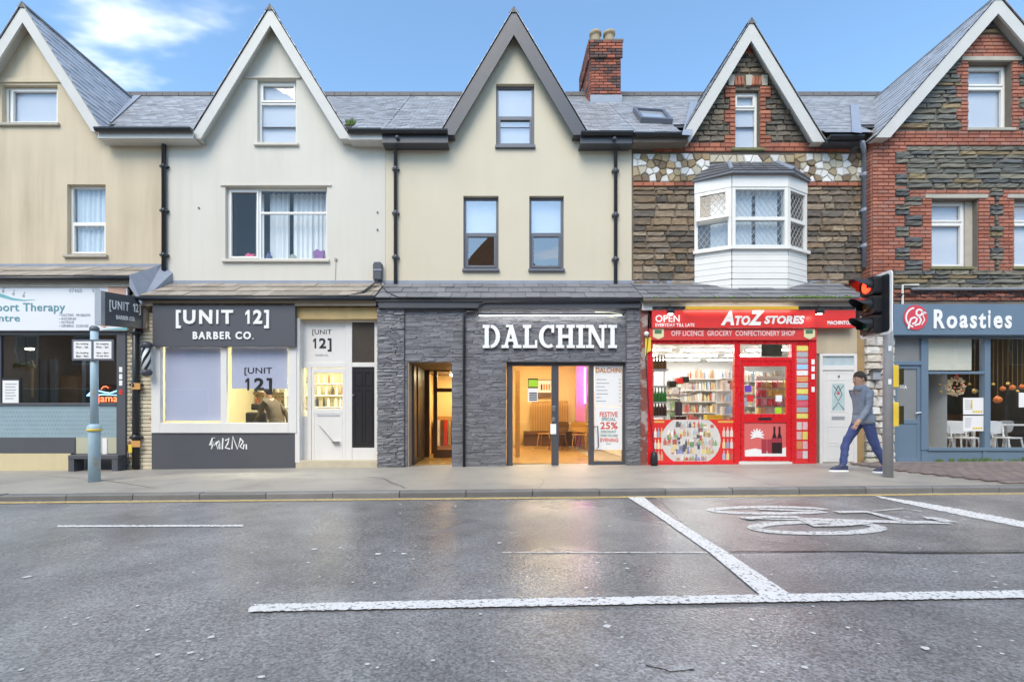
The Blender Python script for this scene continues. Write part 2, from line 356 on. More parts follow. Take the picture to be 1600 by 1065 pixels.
def wall_face(b, x0, x1, z0, ze, Y, gab, holes, reveal=.14):
    cx, hw, za, zf, bw = gab; tan = (za-zf)/hw; top = za-.1
    zmax = top
    xs = sorted({x0, x1, *[h[0] for h in holes], *[h[1] for h in holes]}); zs = sorted({z0, ze, zmax, *[h[2] for h in holes], *[h[3] for h in holes]})
    for i in range(len(xs)-1):
        for j in range(len(zs)-1):
            xa, xb, za_, zb = xs[i], xs[i+1], zs[j], zs[j+1]; mx_, mz = (xa+xb)/2, (za_+zb)/2
            if any(h[0] < mx_ < h[1] and h[2] < mz < h[3] for h in holes): continue
            poly = [(xa, za_), (xb, za_), (xb, zb), (xa, zb)]
            if za_ >= ze-1e-6:
                poly = clip(poly, tan, 1, top+tan*cx); poly = clip(poly, -tan, 1, top-tan*cx) if poly else poly
            if len(poly) > 2: b.add([(x, Y, z) for x, z in poly], [tuple(range(len(poly)))])
    for a, c, d, e in holes:
        b.quad((a, Y, d), (a, Y+reveal, d), (a, Y+reveal, e), (a, Y, e)); b.quad((c, Y, d), (c, Y, e), (c, Y+reveal, e), (c, Y+reveal, d))
        b.quad((a, Y, d), (c, Y, d), (c, Y+reveal, d), (a, Y+reveal, d)); b.quad((a, Y, e), (a, Y+reveal, e), (c, Y+reveal, e), (c, Y, e))
    for x in (x0, x1): b.quad((x, Y, z0), (x, Y+2.0, z0), (x, Y+2.0, ze), (x, Y, ze))
def slates(b, P, nu, nv, uspan, rng, th=.010, w=.21):
    # P(u,v): point on the slope with u along the eave in metres, v rows 0..nv; uspan(v)->(u0,u1)
    for v in range(nv):
        u0, u1 = uspan(v); u = u0-(w*.5 if v % 2 else 0)
        while u < u1:
            a, c = max(u, u0)+.004, min(u+w, u1)-.004
            if c-a > .03:
                n = P.n; l = th*rng.uniform(.8, 2.0); s = rng.uniform(-.012, .012)
                p0, p1, p2, p3 = P(a, v+s), P(c, v+s), P(c, v+1.12), P(a, v+1.12)
                b.add([p0+n*l, p1+n*l*rng.uniform(.8, 1.3), p2+n*.002, p3+n*.002, p0, p1], [(0, 1, 2, 3), (4, 5, 1, 0), (5, 2, 1), (4, 0, 3)])
            u += w
class Plane:
    def __init__(s, o, u, v, rows): s.o, s.u, s.v, s.r = Vector(o), Vector(u).normalized(), Vector(v), rows; s.n = s.u.cross(s.v).normalized(); s.n = s.n if s.n.z > 0 else -s.n
    def __call__(s, u, v): return s.o+s.u*u+s.v*(v/s.r)
def main_roof(root, x0, x1, mat, gab=None):
    b = MB(); ga, gb = (gab[0]-gab[1]+.05, gab[0]+gab[1]-.05) if gab else (x1, x1); YS = .80
    for a_, c_, ys in ((x0, ga, YE), (ga, gb, YS), (gb, x1, YE)):
        if c_-a_ > .02: b.quad((a_, ys, roof_z(ys)-.02), (c_, ys, roof_z(ys)-.02), (c_, YR, ZR-.02), (a_, YR, ZR-.02))
    b.quad((x0, YR, ZR-.02), (x1, YR, ZR-.02), (x1, YR+3.5, ZE), (x0, YR+3.5, ZE))
    b.quad((x0, YR+3.5, -.2), (x1, YR+3.5, -.2), (x1, YR+3.5, ZE), (x0, YR+3.5, ZE))
    rf = b.build('roof', m_under, root)
    P = Plane((x0, YE-.05, ZE-.04), (1, 0, 0), (0, YR-YE, ZR-ZE), 30); s = MB(); slates(s, P, 0, 30, lambda v: (0, x1-x0) if v > 4 else (0, max(0, min(ga, x1)-x0)), R); slates(s, P, 0, 5, lambda v: (max(0, gb-x0), x1-x0), R); s.build('slates', mat, rf, kind='stuff')
    k = MB(); x = x0
    while x < x1-.05:
        w = min(.45, x1-x); k.prism([(0, 0)]*0 or [(x+.006, ZR-.06), (x+w-.006, ZR-.06), (x+w-.006, ZR+.05), (x+.006, ZR+.05)], YR-.11, YR+.11); x += w
    k.build('ridge_tiles', m_ridge, rf, kind='stuff'); return rf
def gable(root, cx, hw, za, zf, bw, Y, Yb, bmat, smat, ridge=True):
    tan = (za-zf)/hw; th = math.atan(tan); vb = bw/math.cos(th); hb = bw/math.sin(th); g = None
    b = MB()
    for s in (-1, 1): b.quad((cx, Yb, za+.0), (cx+s*hw, Yb, zf), (cx+s*hw, YR, zf), (cx, YR, za))
    g = b.build('gable_roof', m_under, root)
    for s in (-1, 1):
        rows = 16; v = Vector((-s*hw, 0, za-zf)); P = Plane((cx+s*hw, Yb-.03, zf), (0, 1, 0), v, rows)
        m = MB(); slates(m, P, 0, rows, lambda q: (0, YR-Yb), R); m.build('slates', smat, g, kind='stuff')
        bb = MB(); bb.prism([(cx, za-.035), (cx+s*hw, zf-.035), (cx+s*(hw-hb), zf-.035), (cx, za-.035-vb)], Yb, Yb+.04); bb.build('bargeboard', bmat, root)
        sf = MB(); i = .012; sf.quad((cx+s*(hw-hb*.6), Yb+.041, zf-.02), (cx, Yb+.041, za-vb*.62), (cx, Y+.01, za-vb*.62), (cx+s*(hw-hb*.6), Y+.01, zf-.02)); sf.build('soffit', bmat, root)
        MB().quad((cx+s*(hw-hb), Yb+.04, zf-.034), (cx+s*hw, Yb+.04, zf-.034), (cx+s*hw, Y, zf-.034), (cx+s*(hw-hb), Y, zf-.034)).build('soffit_end', bmat, root)
    k = MB(); y = Yb-.02
    while y < YR-.05:
        w = min(.4, YR-y); k.add([(cx-.10, y, za-.10), (cx+.10, y, za-.10), (cx, y, za+.03), (cx-.10, y+w-.012, za-.10), (cx+.10, y+w-.012, za-.10), (cx, y+w-.012, za+.03)], [(0, 1, 2), (5, 4, 3), (0, 2, 5, 3), (1, 4, 5, 2)]); y += w
    k.build('ridge_tiles', m_ridge, g, kind='stuff')
def window(root, r, Y, mat, layout, sill=None, back='blind', fw=.05, set_=.09, bmat=None, gl=None, sillw=.06, tilt=False):
    # r world rect x0,x1,z0,z1; layout list of (fx0,fx1,fz0,fz1,opening) in 0..1
    x0, x1, z0, z1 = r; w, h = x1-x0, z1-z0; y = Y+set_; b = MB()
    for a in ((x0, x0+fw), (x1-fw, x1)): b.box(*a, y, y+.06, z0, z1)
    for a in ((z0, z0+fw), (z1-fw, z1)): b.box(x0+fw, x1-fw, y+.001, y+.059, *a)
    cells = []
    for (a, c, d, e, op) in layout:
        xa, xb, za, zb = x0+w*a, x0+w*c, z0+h*d, z0+h*e
        if a > 0: b.box(xa-fw*.45, xa+fw*.45, y+.003, y+.057, za, zb)
        if d > 0: b.box(xa, xb, y+.002, y+.058, za-fw*.45, za+fw*.45)
        i = fw*.45; xa2, xb2, za2, zb2 = xa+(i if a > 0 else fw), xb-(i if c < 1 else fw), za+(i if d > 0 else fw), zb-(i if e < 1 else fw)
        if op:
            for q in ((xa2, xa2+fw*.8), (xb2-fw*.8, xb2)): b.box(*q, y-.018, y+.04, za2, zb2)
            for q in ((za2, za2+fw*.8), (zb2-fw*.8, zb2)): b.box(xa2+fw*.8, xb2-fw*.8, y-.017, y+.04, *q)
            xa2 += fw*.8; xb2 -= fw*.8; za2 += fw*.8; zb2 -= fw*.8
        cells.append((xa2, xb2, za2, zb2, op))
    wn_ = b.build('window', mat, root, bevel=.005)
    for (a, c, d, e, op) in cells:
        if tilt and op: MB().quad((a, y+.024, d), (c, y+.024, d), (c, y+.016, e), (a, y+.016, e)).build('pane', gl or GL, wn_)
        else: MB().box(a-.004, c+.004, y+.022, y+.028, d-.004, e+.004).build('pane', gl or GL, wn_)
    if sill: bx('sill', sill, wn_, x0-sillw, x1+sillw, Y-.06, Y+set_+.02, z0-.065, z0-.004, bevel=.008)
    if back == 'blind': MB().box(x0+.01, x1-.01, y+.065, y+.07, z0+.01, z1-.01).build('blind', bmat or m_blind, wn_)
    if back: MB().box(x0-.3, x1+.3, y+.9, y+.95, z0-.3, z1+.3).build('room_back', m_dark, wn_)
    return wn_
def curtain(parent, x0, x1, z0, z1, y, mat, amp=.025, wl=.11):
    n = max(6, int((x1-x0)/wl*6)); V = []; b = MB()
    pts = [(x0+(x1-x0)*i/n, y+amp*math.sin(i/6*2*math.pi+R.uniform(-.4, .4))*R.uniform(.5, 1.2)) for i in range(n+1)]
    for i in range(n): b.quad((*pts[i], z0), (*pts[i+1], z0), (*pts[i+1], z1), (*pts[i], z1))
    return b.build('curtain', mat, parent, smooth=True)
def prect(px0, py0, px1, py1, Y): return (wx(px0, Y), wx(px1, Y), wz(py1, Y), wz(py0, Y))
def pipe(root, px, py0, py1, Y, mat, r=.035, n=3, top=None):
    x = wx(px, Y); b = MB(); z0, z1 = wz(py1, Y), wz(py0, Y)
    pts = [(x, Y, z0), (x, Y, z1)] + ([top] if top else []); b.tube(pts, r, 10); p = b.build('drainpipe', mat, root, smooth=True)
    for i in range(n):
        z = z0+(z1-z0)*(i+.6)/(n+.2); MB().box(x-r*1.9, x+r*1.9, Y-r*.4, Y+r*1.6, z-.02, z+.02).build('bracket', mat, p)
        MB().tube([(x, Y, z-.05), (x, Y, z+.05)], r*1.2, 10).build('collar', mat, p, smooth=True)
def eave(root, px0, px1, fmat, gmat, py0=205, py1=219, Y=.40):
    x0, x1 = wx(px0, Y), wx(px1, Y); z0, z1 = wz(py1, Y), wz(py0, Y)
    bx('fascia', fmat, root, x0, x1, Y, Y+.03, z0, z1); bx('eave_soffit', fmat, root, x0, x1, Y+.03, YU-.005, z0+.004, z0+.02)
    b = MB(); n = 8; prof = [(Y-.06-.06*math.cos(math.pi*i/n), z1-.075*math.sin(math.pi*i/n)) for i in range(n+1)]
    for i in range(n): (ya, za), (yb, zb) = prof[i], prof[i+1]; b.quad((x0, ya, za), (x1, ya, za), (x1, yb, zb), (x0, yb, zb))
    for x in (x0, x1): b.add([(x, y, z) for y, z in prof], [tuple(range(n+1))])
    b.build('gutter', gmat, root, smooth=False)
def lean_to(root, x0, x1, zt, zf, mat, rows=3, w=.33, yf=-.16, fas=None, gut=m_black, name='shingle', fh=.1, gutter=True, sag=0):
    b = MB(); b.add([(x0, YU-.005, zt), (x1, YU-.005, zt), (x1, yf+.02, zf), (x0, yf+.02, zf), (x0, YU-.005, zt-.09), (x1, YU-.005, zt-.09), (x1, yf+.02, zf-.06), (x0, yf+.02, zf-.06)], [(3, 2, 1, 0), (4, 5, 6, 7), (0, 4, 7, 3), (1, 2, 6, 5), (3, 7, 6, 2)])
    rf = b.build('canopy_roof', m_under, root)
    sl_ = math.atan2(zt-zf, YU-yf); L = math.hypot(zt-zf, YU-yf)/rows
    V = [(-.5, 0, 0), (.5, 0, 0), (.5, 1.1, -.3), (-.5, 1.1, -.3), (-.5, 0, 1), (.5, 0, 1), (.5, 1.1, .1), (-.5, 1.1, .1)]
    me = bpy.data.meshes.new(name); me.from_pydata(V, [], [(0, 1, 5, 4), (4, 5, 6, 7), (1, 2, 6, 5), (3, 0, 4, 7), (0, 3, 2, 1)]); me.materials.append(mat); me.update()
    org = ORG[root.name]; ca, sa = math.cos(sl_), math.sin(sl_)
    for j in range(rows):
        x = x0-(w*.5 if j % 2 else 0)
        while x < x1:
            a, c = max(x, x0), min(x+w, x1)
            if c-a > .04:
                o = bpy.data.objects.new(name, me); link(o, rf); y = yf-.01+ca*L*j+R.uniform(-.006, .006); z = zf+sa*L*j+.008
                o.location = Vector(((a+c)/2, y, z))-org; o.rotation_euler = (sl_+R.uniform(-.012, .012), 0, R.uniform(-.006, .006)); o.scale = (c-a-.008, L, .016*R.uniform(.8, 1.5))
            x += w
    bx('flashing', m_lead, root, x0, x1, YU-.03, YU-.002, zt-.005, zt+.06)
    if fas: bx('fascia_board', fas, root, x0, x1, yf+.06, yf+.09, zf-.06-fh, zf-.03)
    if gutter: MB().tube([(x0, yf-.02, zf-.045), ((x0+x1)/2, yf-.02, zf-.05), (x1, yf-.02, zf-.045)], .045, 8).build('canopy_gutter', gut, root, smooth=True)
    return rf
def base(x): return (x, YU, gz(x))
def wall(root, x0, x1, z0, Y, gab, holes, mat, name='wall'):
    b = MB(); wall_face(b, x0, x1, z0, ZE+.12, Y, gab, holes); return b.build(name, mat, root)
# ---------------------------------------------------------------- house with the therapy centre
Yb = .47
def G(pxc, pya, hwpx, pyf, bw, Y=Yb): return (wx(pxc, Y), hwpx*(Y-CY)/F, wz(pya, Y), wz(pyf, Y), bw)
X1 = wx(254, YU); X0 = wx(-190, YU)
h1 = thing('terraced_house', 'tan rendered house with white gable boards above the therapy centre', 'house', base(-9))
g1 = G(35, 5, 126, 203, .2)
r1, r2 = prect(3, 133, 90, 193, YU), prect(105, 288, 165, 398, YU)
wall(h1, X0, X1, 3.0, YU, g1, [r1, r2], m_tan); main_roof(h1, X0, X1, m_slate2, g1); gable(h1, *g1, YU, Yb, m_barge, m_slate2)
window(h1, r1, YU, m_white, [(0, .09, 0, 1, False), (.09, 1, 0, 1, True)], m_lint)
w = window(h1, r2, YU, m_white, [(0, 1, 0, .47, True), (0, 1, .47, 1, False)], m_lint, back='dark')
curtain(w, r2[0], r2[1], r2[2], r2[3], YU+.19, m_curtain)
bx('render_band', m_tan, h1, wx(-80, YU), wx(97, YU), YU-.03, YU, wz(128, YU)-.02, wz(124, YU)+.01)
eave(h1, 153, 302, m_barge, m_black, 203, 216)
zt1, zf1 = wz(417, YU), wz(432, -.14)
lean_to(h1, X0, X1-.02, zt1, zf1, m_tile1, 2, .36, fas=m_lint, fh=.13)
MB().add([(X1-.02, YU, zt1+.05), (X1+.22, YU, zt1-.12), (X1+.22, -.2, zf1-.52), (X1-.02, -.2, zf1+.02), (X1-.02, YU, zt1-.2), (X1+.22, YU, zt1-.4), (X1+.22, -.2, zf1-.58), (X1-.02, -.2, zf1-.22)], [(0, 3, 2, 1), (3, 7, 6, 2), (0, 4, 7, 3), (1, 2, 6, 5)]).build('lead_apron', m_lead, h1)
# ---------------------------------------------------------------- house with the barber
XA, XB = X1+.004, wx(602, YU)
h2 = thing('terraced_house', 'off-white rendered house with wide curtained window above the barber shop', 'house', base(-4.8))
g2 = G(422, 9, 126, 214, .2)
r3, r4 = prect(402, 124, 463, 224, YU), prect(352, 291, 511, 405, YU)
wall(h2, XA, XB, 3.0, YU, g2, [r3, r4], m_cream); main_roof(h2, XA, XB, m_slate, g2); gable(h2, *g2, YU, Yb, m_barge, m_slate)
window(h2, r3, YU, m_white, [(0, 1, 0, .66, False), (0, 1, .66, 1, True)], m_cream)
w = window(h2, r4, YU, m_white, [(0, .32, 0, 1, True), (.32, 1, 0, .66, False), (.32, 1, .66, 1, False)], m_cream, back='dark', gl=GLS)
a = r4[1]-r4[0]
curtain(w, r4[0]+a*.36, r4[0]+a*.56, r4[2], r4[3], YU+.36, m_curtain, .03); curtain(w, r4[0]+a*.60, r4[1], r4[2], r4[3], YU+.36, m_curtain, .03); curtain(w, r4[0]+a*.22, r4[0]+a*.3, r4[2], r4[3], YU+.36, m_curtain, .02)
for nm, lab, cat, px0, py0, px1, py1, col in (('toy', 'bright pink toy on the sill of the wide curtained window', 'toy', 383, 389, 396, 402, (.65, .06, .20)), ('vase', 'dark blue vase on the sill of the wide curtained window', 'vase', 414, 388, 424, 402, (.05, .07, .18)), ('plate', 'round grey plate standing on the sill of the wide curtained window', 'plate', 451, 391, 463, 402, (.30, .32, .26)), ('gift_bag', 'purple and pink gift bag on the sill of the wide curtained window', 'bag', 489, 383, 506, 402, (.22, .08, .28))):
    y_ = YU+.21; x0_, x1_, z0_, z1_ = prect(px0, py0, px1, py1, y_); w_ = x1_-x0_; h_ = z1_-z0_; b = MB(); z0_ = r4[2]+.03; mm = M(nm+'_finish', col, .5, .4, 14)
    if nm == 'plate': b.disc((x0_+x1_)/2, z0_+h_/2, w_/2, h_/2, y_+.03, .02, 20)
    elif nm == 'vase': b.lathe([(w_*.3, 0), (w_*.5, h_*.3), (w_*.45, h_*.6), (w_*.2, h_*.85), (w_*.28, h_)], ((x0_+x1_)/2, y_+.04, z0_), 14)
    else: b.prism([(x0_+w_*.1, z0_), (x1_-w_*.1, z0_), (x1_, z0_+h_*.9), (x1_-w_*.3, z0_+h_*.82), (x0_+w_*.35, z0_+h_), (x0_, z0_+h_*.75)], y_, y_+.08)
    tag(b.build(nm, mm), lab, cat)
bx('window_ledge', m_cream, h2, r4[0], r4[1], YU+.15, YU+.34, r4[2], r4[2]+.03)
bx('drip_mould', m_cream, h2, r4[0]-.1, r4[1]+.1, YU-.03, YU, r4[3]+.005, r4[3]+.03)
bx('render_band', m_cream, h2, r3[0]-.25, r3[1]+.1, YU-.035, YU, r3[3]+.01, r3[3]+.05)
eave(h2, 545, 597, m_barge, m_black, 205, 218)
lean_to(h2, XA+.01, XB, wz(443, YU), wz(463, -.16), m_tile1, 3, .34, fas=M('raw_timber_fascia', (.42, .34, .25), .8, .15, 5, streak=.4), fh=.11)
pipe(h2, 256, 218, 440, YU-.06, m_black, .045, 3, (wx(249, YU), .42, wz(207, .42)))
for px, py in ((590, 332), (590, 359), (311, 325)): MB().tube([(wx(px, YU), YU+.01, wz(py, YU)), (wx(px, YU), YU-.02, wz(py, YU))], .02, 8).build('anchor_bolt', m_framegrey, h2)
MB().tube([(wx(525, YU), YU-.01, wz(406, YU)), (wx(524, YU), YU-.01, wz(440, YU))], .006, 5).build('wire', M('stained_wire', (.4, .37, .3), .8), h2)
MB().disc(wx(525, YU), wz(405, YU), .03, .03, YU, .03).build('wire_rose', m_lint, h2)
# ---------------------------------------------------------------- house with the restaurant
XC = wx(987, YU)
h3 = thing('terraced_house', 'buttermilk rendered house with dark grey gable boards above the slate-clad restaurant', 'house', base(.3))
g3 = G(803, 13, 116, 208, .27)
r5, r6, r7 = prect(775, 131, 835, 228, YU), prect(724, 306, 779, 420, YU), prect(827, 306, 881, 420, YU)
wall(h3, XB+.004, XC, 3.0, YU, g3, [r5, r6, r7], m_yel); main_roof(h3, XB+.004, XC, m_slate, g3); gable(h3, *g3, YU, Yb, m_dkgrey, m_slate)
lay = [(0, 1, 0, .5, True), (0, 1, .5, 1, False)]
for r in (r5, r6, r7):
    w = window(h3, r, YU, m_framegrey, lay, m_framegrey, back='dark' if r is not r5 else 'blind', fw=.055, sillw=.02, gl=GLU, tilt=r is not r5, bmat=M('warm_blind', (.62, .58, .57), .8))
    if r is not r5: bx('blind', m_blind, w, r[0], r[1], YU+.23, YU+.235, r[2]+(r[3]-r[2])*.5, r[3])
eave(h3, 597, 700, m_dkgrey, m_black, 206, 223); eave(h3, 907, 988, m_dkgrey, m_black, 209, 224)
ZT3, ZF3 = wz(443, YU), wz(466, -.16)
lean_to(h3, XB+.01, wx(1000, 0), ZT3, ZF3, m_tile2, 3, .30, fas=m_dkgrey, fh=.05, gutter=False)
pipe(h3, 618, 222, 443, YU-.06, m_dkgrey, .04, 3, (wx(621, .34), .34, wz(214, .34))); pipe(h3, 962, 225, 446, YU-.06, m_dkgrey, .04, 3, (wx(960, .34), .34, wz(216, .34)))
# ---------------------------------------------------------------- chimney on the ridge
ch = thing('chimney', 'red brick chimney stack with two buff clay pots on the slate roof', 'chimney', (2.85, 3.6, roof_z(3.0)))
cx0, cx1, cy0, cy1 = wx(923, 3), wx(970, 3), 3.0, 4.35; zc0, zc1 = 8.9, wz(66, 3)
bx('stack', m_mortar, ch, cx0+.01, cx1-.01, cy0+.01, cy1-.01, zc0, zc1-.01)
pc = courses(9.25, zc1, .0765, (.225, .225), lambda zm_, a, b: [(cx0-(.035 if zm_ > zc1-.5 else 0), cx1+(.035 if zm_ > zc1-.5 else 0))], cy0, .03, R, .011, 0, True)
pc = [((l[0], l[1]-(.03 if l[2] > zc1-.5 else 0), l[2]), (s[0], s[1]+(.03 if l[2] > zc1-.5 else 0), s[2]), r) for l, s, r in pc]
pl = courses(9.25, zc1, .0765, (.225, .225), lambda zm_, a, b: [(cy0-.01, cy1)], cx0, .03, R, .011, 0, True)
pc += [((cx0-(.035 if l[2] > zc1-.5 else 0)+.001, cy0+cy1-l[0], l[2]), (s[0], s[1]+(.02 if l[2] > zc1-.5 else 0), s[2]), (0, 0, -math.pi/2)) for l, s, r in pl]
pieces('brick', mb_ch, pc, m_brick3, ch, 300)
bx('cap', m_mortar2, ch, cx0-.06, cx1+.06, cy0-.05, cy1+.05, zc1, zc1+.05)
bx('flashing', m_lead, ch, cx0-.02, cx1+.02, cy0-.045, cy0-.03, wz(162, 3)-.05, wz(150, 3))
for i, px in enumerate((932, 954)):
    MB().lathe([(.15, 0), (.14, .1), (.125, .28), (.135, .3), (.165, .32), (.165, .38), (.14, .4), (.10, .4), (.10, .3)], (wx(px, 3)+.02, 3.25, zc1+.05)).build('chimney_pot', m_pot, ch, smooth=True)
# ---------------------------------------------------------------- house with the convenience store
XD = wx(1348, YU)
h4 = thing('terraced_house', 'brown stone house with white bay window above the red corner store', 'house', base(5.4))
g4 = G(1174, 30, 115, 219, .22)
r8 = prect(1148, 141, 1186, 232, YU)
wall(h4, XC+.004, XD, 3.0, YU, g4, [r8], m_mortar); main_roof(h4, XC+.004, XD, m_slate, g4); gable(h4, *g4, YU, Yb, m_barge, m_slate)
window(h4, r8, YU, m_white, [(0, 1, 0, .72, False), (0, 1, .72, 1, True)], m_moss, sillw=.1)
zb = lambda py: wz(py, YU)
xs_ = lambda px: wx(px, YU)
bayL, bayR = xs_(1085), xs_(1259)
def gspan(zm_):
    cx, hw, za, zf, bw = g4; half = max(0, (za-.3-zm_)/((za-zf)/hw)); return (cx-half, cx+half)
sp_wall = lambda zm_, a, b: cut([(XC+.02, XD)], [(bayL, bayR)])
stones = courses(zb(446), zb(293), .138, (.20, .52), sp_wall, YU, .045, R, .016, .3)
pieces('stone', m_gbrick, stones, m_stone, h4, 300)
def sp_gab(zm_, a, b):
    l, r = gspan(zm_); q = int((zm_-zb(232))/.27) % 2
    if zm_ < zb(228)+.02 or zm_ > zb(139): return cut([(l, r)], [(xs_(1138), xs_(1196))]) if zm_ < zb(120) else [(l, r)]
    e = 17 if q == 0 else 9
    return cut([(l, r)], [(xs_(1148-e), xs_(1186+e))])
ga = courses(zb(222), zb(82), .115, (.16, .44), sp_gab, YU, .045, R, .014, .2)
pieces('gable_stone', ms_dark, ga, m_stone_d, h4, 200)
bk = courses(zb(238), zb(224), .09, (.225, .225), lambda zm_, a, b: cut([(XC+.45, XD-.3)], [(r8[0]-.08, r8[1]+.08)]), YU, .04, R, .01, 0, True)
bk += courses(zb(292), zb(285), .09, (.225, .225), lambda zm_, a, b: cut([(XC+.02, XD)], [(bayL, bayR)]), YU, .04, R, .01, 0, True)
for side in (0, 1):
    def sp(zm_, a, b):
        q = int((zm_-zb(232))/.27) % 2; e = 17 if q == 0 else 9
        return [(xs_(1148-e), xs_(1148))] if side == 0 else [(xs_(1186), xs_(1186+e))]
    bk += courses(zb(232), zb(137), .09, (.225, .225), sp, YU, .05, R, .01, 0, True)
for i in range(8):      # soldier arch over the gable window
    if i in (3, 4): continue
    x = xs_(1146+i*5.4)+.03; bk.append(((x, YU, zb(128)), (.062, .05, .20), (0, (i-3.5)*.045, 0)))
bk += courses(zb(86), zb(70), .09, (.225, .225), lambda zm_, a, b: [gspan(zm_)], YU, .04, R, .01, 0, True)
pieces('brick', mb_or, bk, m_brick, h4, 300)
for px in (1141, 1168.5, 1193): MB().prism([(xs_(px)-.06, zb(136)), (xs_(px)+.05, zb(136)), (xs_(px)+.07, zb(120)), (xs_(px)-.075, zb(120))], YU-.06, YU).build('keystone', m_lint, h4)
# band of white and ochre polygonal stones
def voronoi(x0, x1, z0, z1, n, rng):
    k = math.sqrt((x1-x0)*(z1-z0)/n); P = []; nx, nz_ = max(1, round((x1-x0)/k)), max(1, round((z1-z0)/k))
    for i in range(nx):
        for j in range(nz_): P.append((x0+(i+.5+rng.uniform(-.42, .42))*(x1-x0)/nx, z0+(j+.5+rng.uniform(-.42, .42))*(z1-z0)/nz_))
    out = []
    for p in P:
        poly = [(x0, z0), (x1, z0), (x1, z1), (x0, z1)]
        for q in P:
            if q is p or abs(q[0]-p[0])+abs(q[1]-p[1]) > k*5: continue
            a, b = q[0]-p[0], q[1]-p[1]; poly = clip(poly, a, b, (q[0]**2+q[1]**2-p[0]**2-p[1]**2)/2)
            if len(poly) < 3: break
        if len(poly) > 2: out.append(poly)
    return out
for xa, xb, za, zb_ in ((XC+.02, xs_(1108), zb(285), zb(241)), (xs_(1240), XD, zb(285), zb(241)), (xs_(1108), xs_(1240), zb(256), zb(243))):
    for poly in voronoi(xa, xb, za, zb_, int((xb-xa)*(zb_-za)/.021), R):
        c = (sum(p[0] for p in poly)/len(poly), sum(p[1] for p in poly)/len(poly)); f = lambda k: [(c[0]+(p[0]-c[0])*k, c[1]+(p[1]-c[1])*k) for p in poly]
        o_, i_ = f(.94), f(.76); n = len(poly); d = R.uniform(.03, .06)
        MB().add([(x, YU, z) for x, z in o_]+[(x, YU-d*.6, z) for x, z in o_]+[(x, YU-d, z) for x, z in i_], [tuple(range(2*n, 3*n))]+[(i, (i+1) % n, (i+1) % n+n, i+n) for i in range(n)]+[(i+n, (i+1) % n+n, (i+1) % n+2*n, i+2*n) for i in range(n)]).build('crazy_stone', m_crazy, h4)
eave(h4, 990, 1075, m_mortar2, m_black, 211, 222); eave(h4, 1292, 1345, m_dkgrey, m_black, 215, 222)
lean_to(h4, wx(1000, 0)+.01, wx(1347, 0), ZT3, wz(466, -.16), m_tile2, 4, .36, fas=m_barge, fh=.16, gut=m_mortar)
pipe(h4, 1351, 240, 418, YU-.1, M('grey_downpipe', (.22, .25, .30), .4), .05, 3, (wx(1347, .4), .4, wz(222, .4)))
# skylight
sk = MB(); P = Plane((0, YE, ZE), (1, 0, 0), (0, YR-YE, ZR-ZE), 1.0); nrm = P.n
def rp(px, py):     # pixel -> point on the main roof
    m_ = (ZR-ZE)/(YR-YE); kz = (PY-py)/F; d = (ZE-m_*(YE-CY)-CZ)/(kz-m_); return Vector((wx(px, CY+d), CY+d, CZ+kz*d))
q = [rp(1000, 193), rp(1050, 196), rp(1036, 179), rp(988, 176)]; c = sum(q, Vector())/4
q2 = [c+(p-c)*.8 for p in q]
sk.add([p-nrm*.02 for p in q]+[p+nrm*.12 for p in q]+[p+nrm*.12 for p in q2]+[p+nrm*.05 for p in q2], [(i, (i+1) % 4, (i+1) % 4+4, i+4) for i in range(4)]+[(i+4, (i+1) % 4+4, (i+1) % 4+8, i+8) for i in range(4)]+[(i+8, (i+1) % 4+8, (i+1) % 4+12, i+12) for i in range(4)])
s_ = sk.build('skylight', m_framegrey, h4); MB().quad(*[p+nrm*.07 for p in q2]).build('pane', M('sky_pane', (.35, .38, .42), .05, spec=1), s_)
# valley linings
for (pa, pb_, hh) in ((rp(168, 194), rp(216, 151), h1), (rp(1072, 214), rp(1084, 160), h4), (rp(1338, 210), rp(1334, 166), h4)):
    v_ = (pb_-pa).normalized().cross(nrm)*.09; MB().quad(pa+nrm*.035-v_, pb_+nrm*.035-v_, pb_+nrm*.035+v_, pa+nrm*.035+v_).build('valley_lining', m_lead, hh)
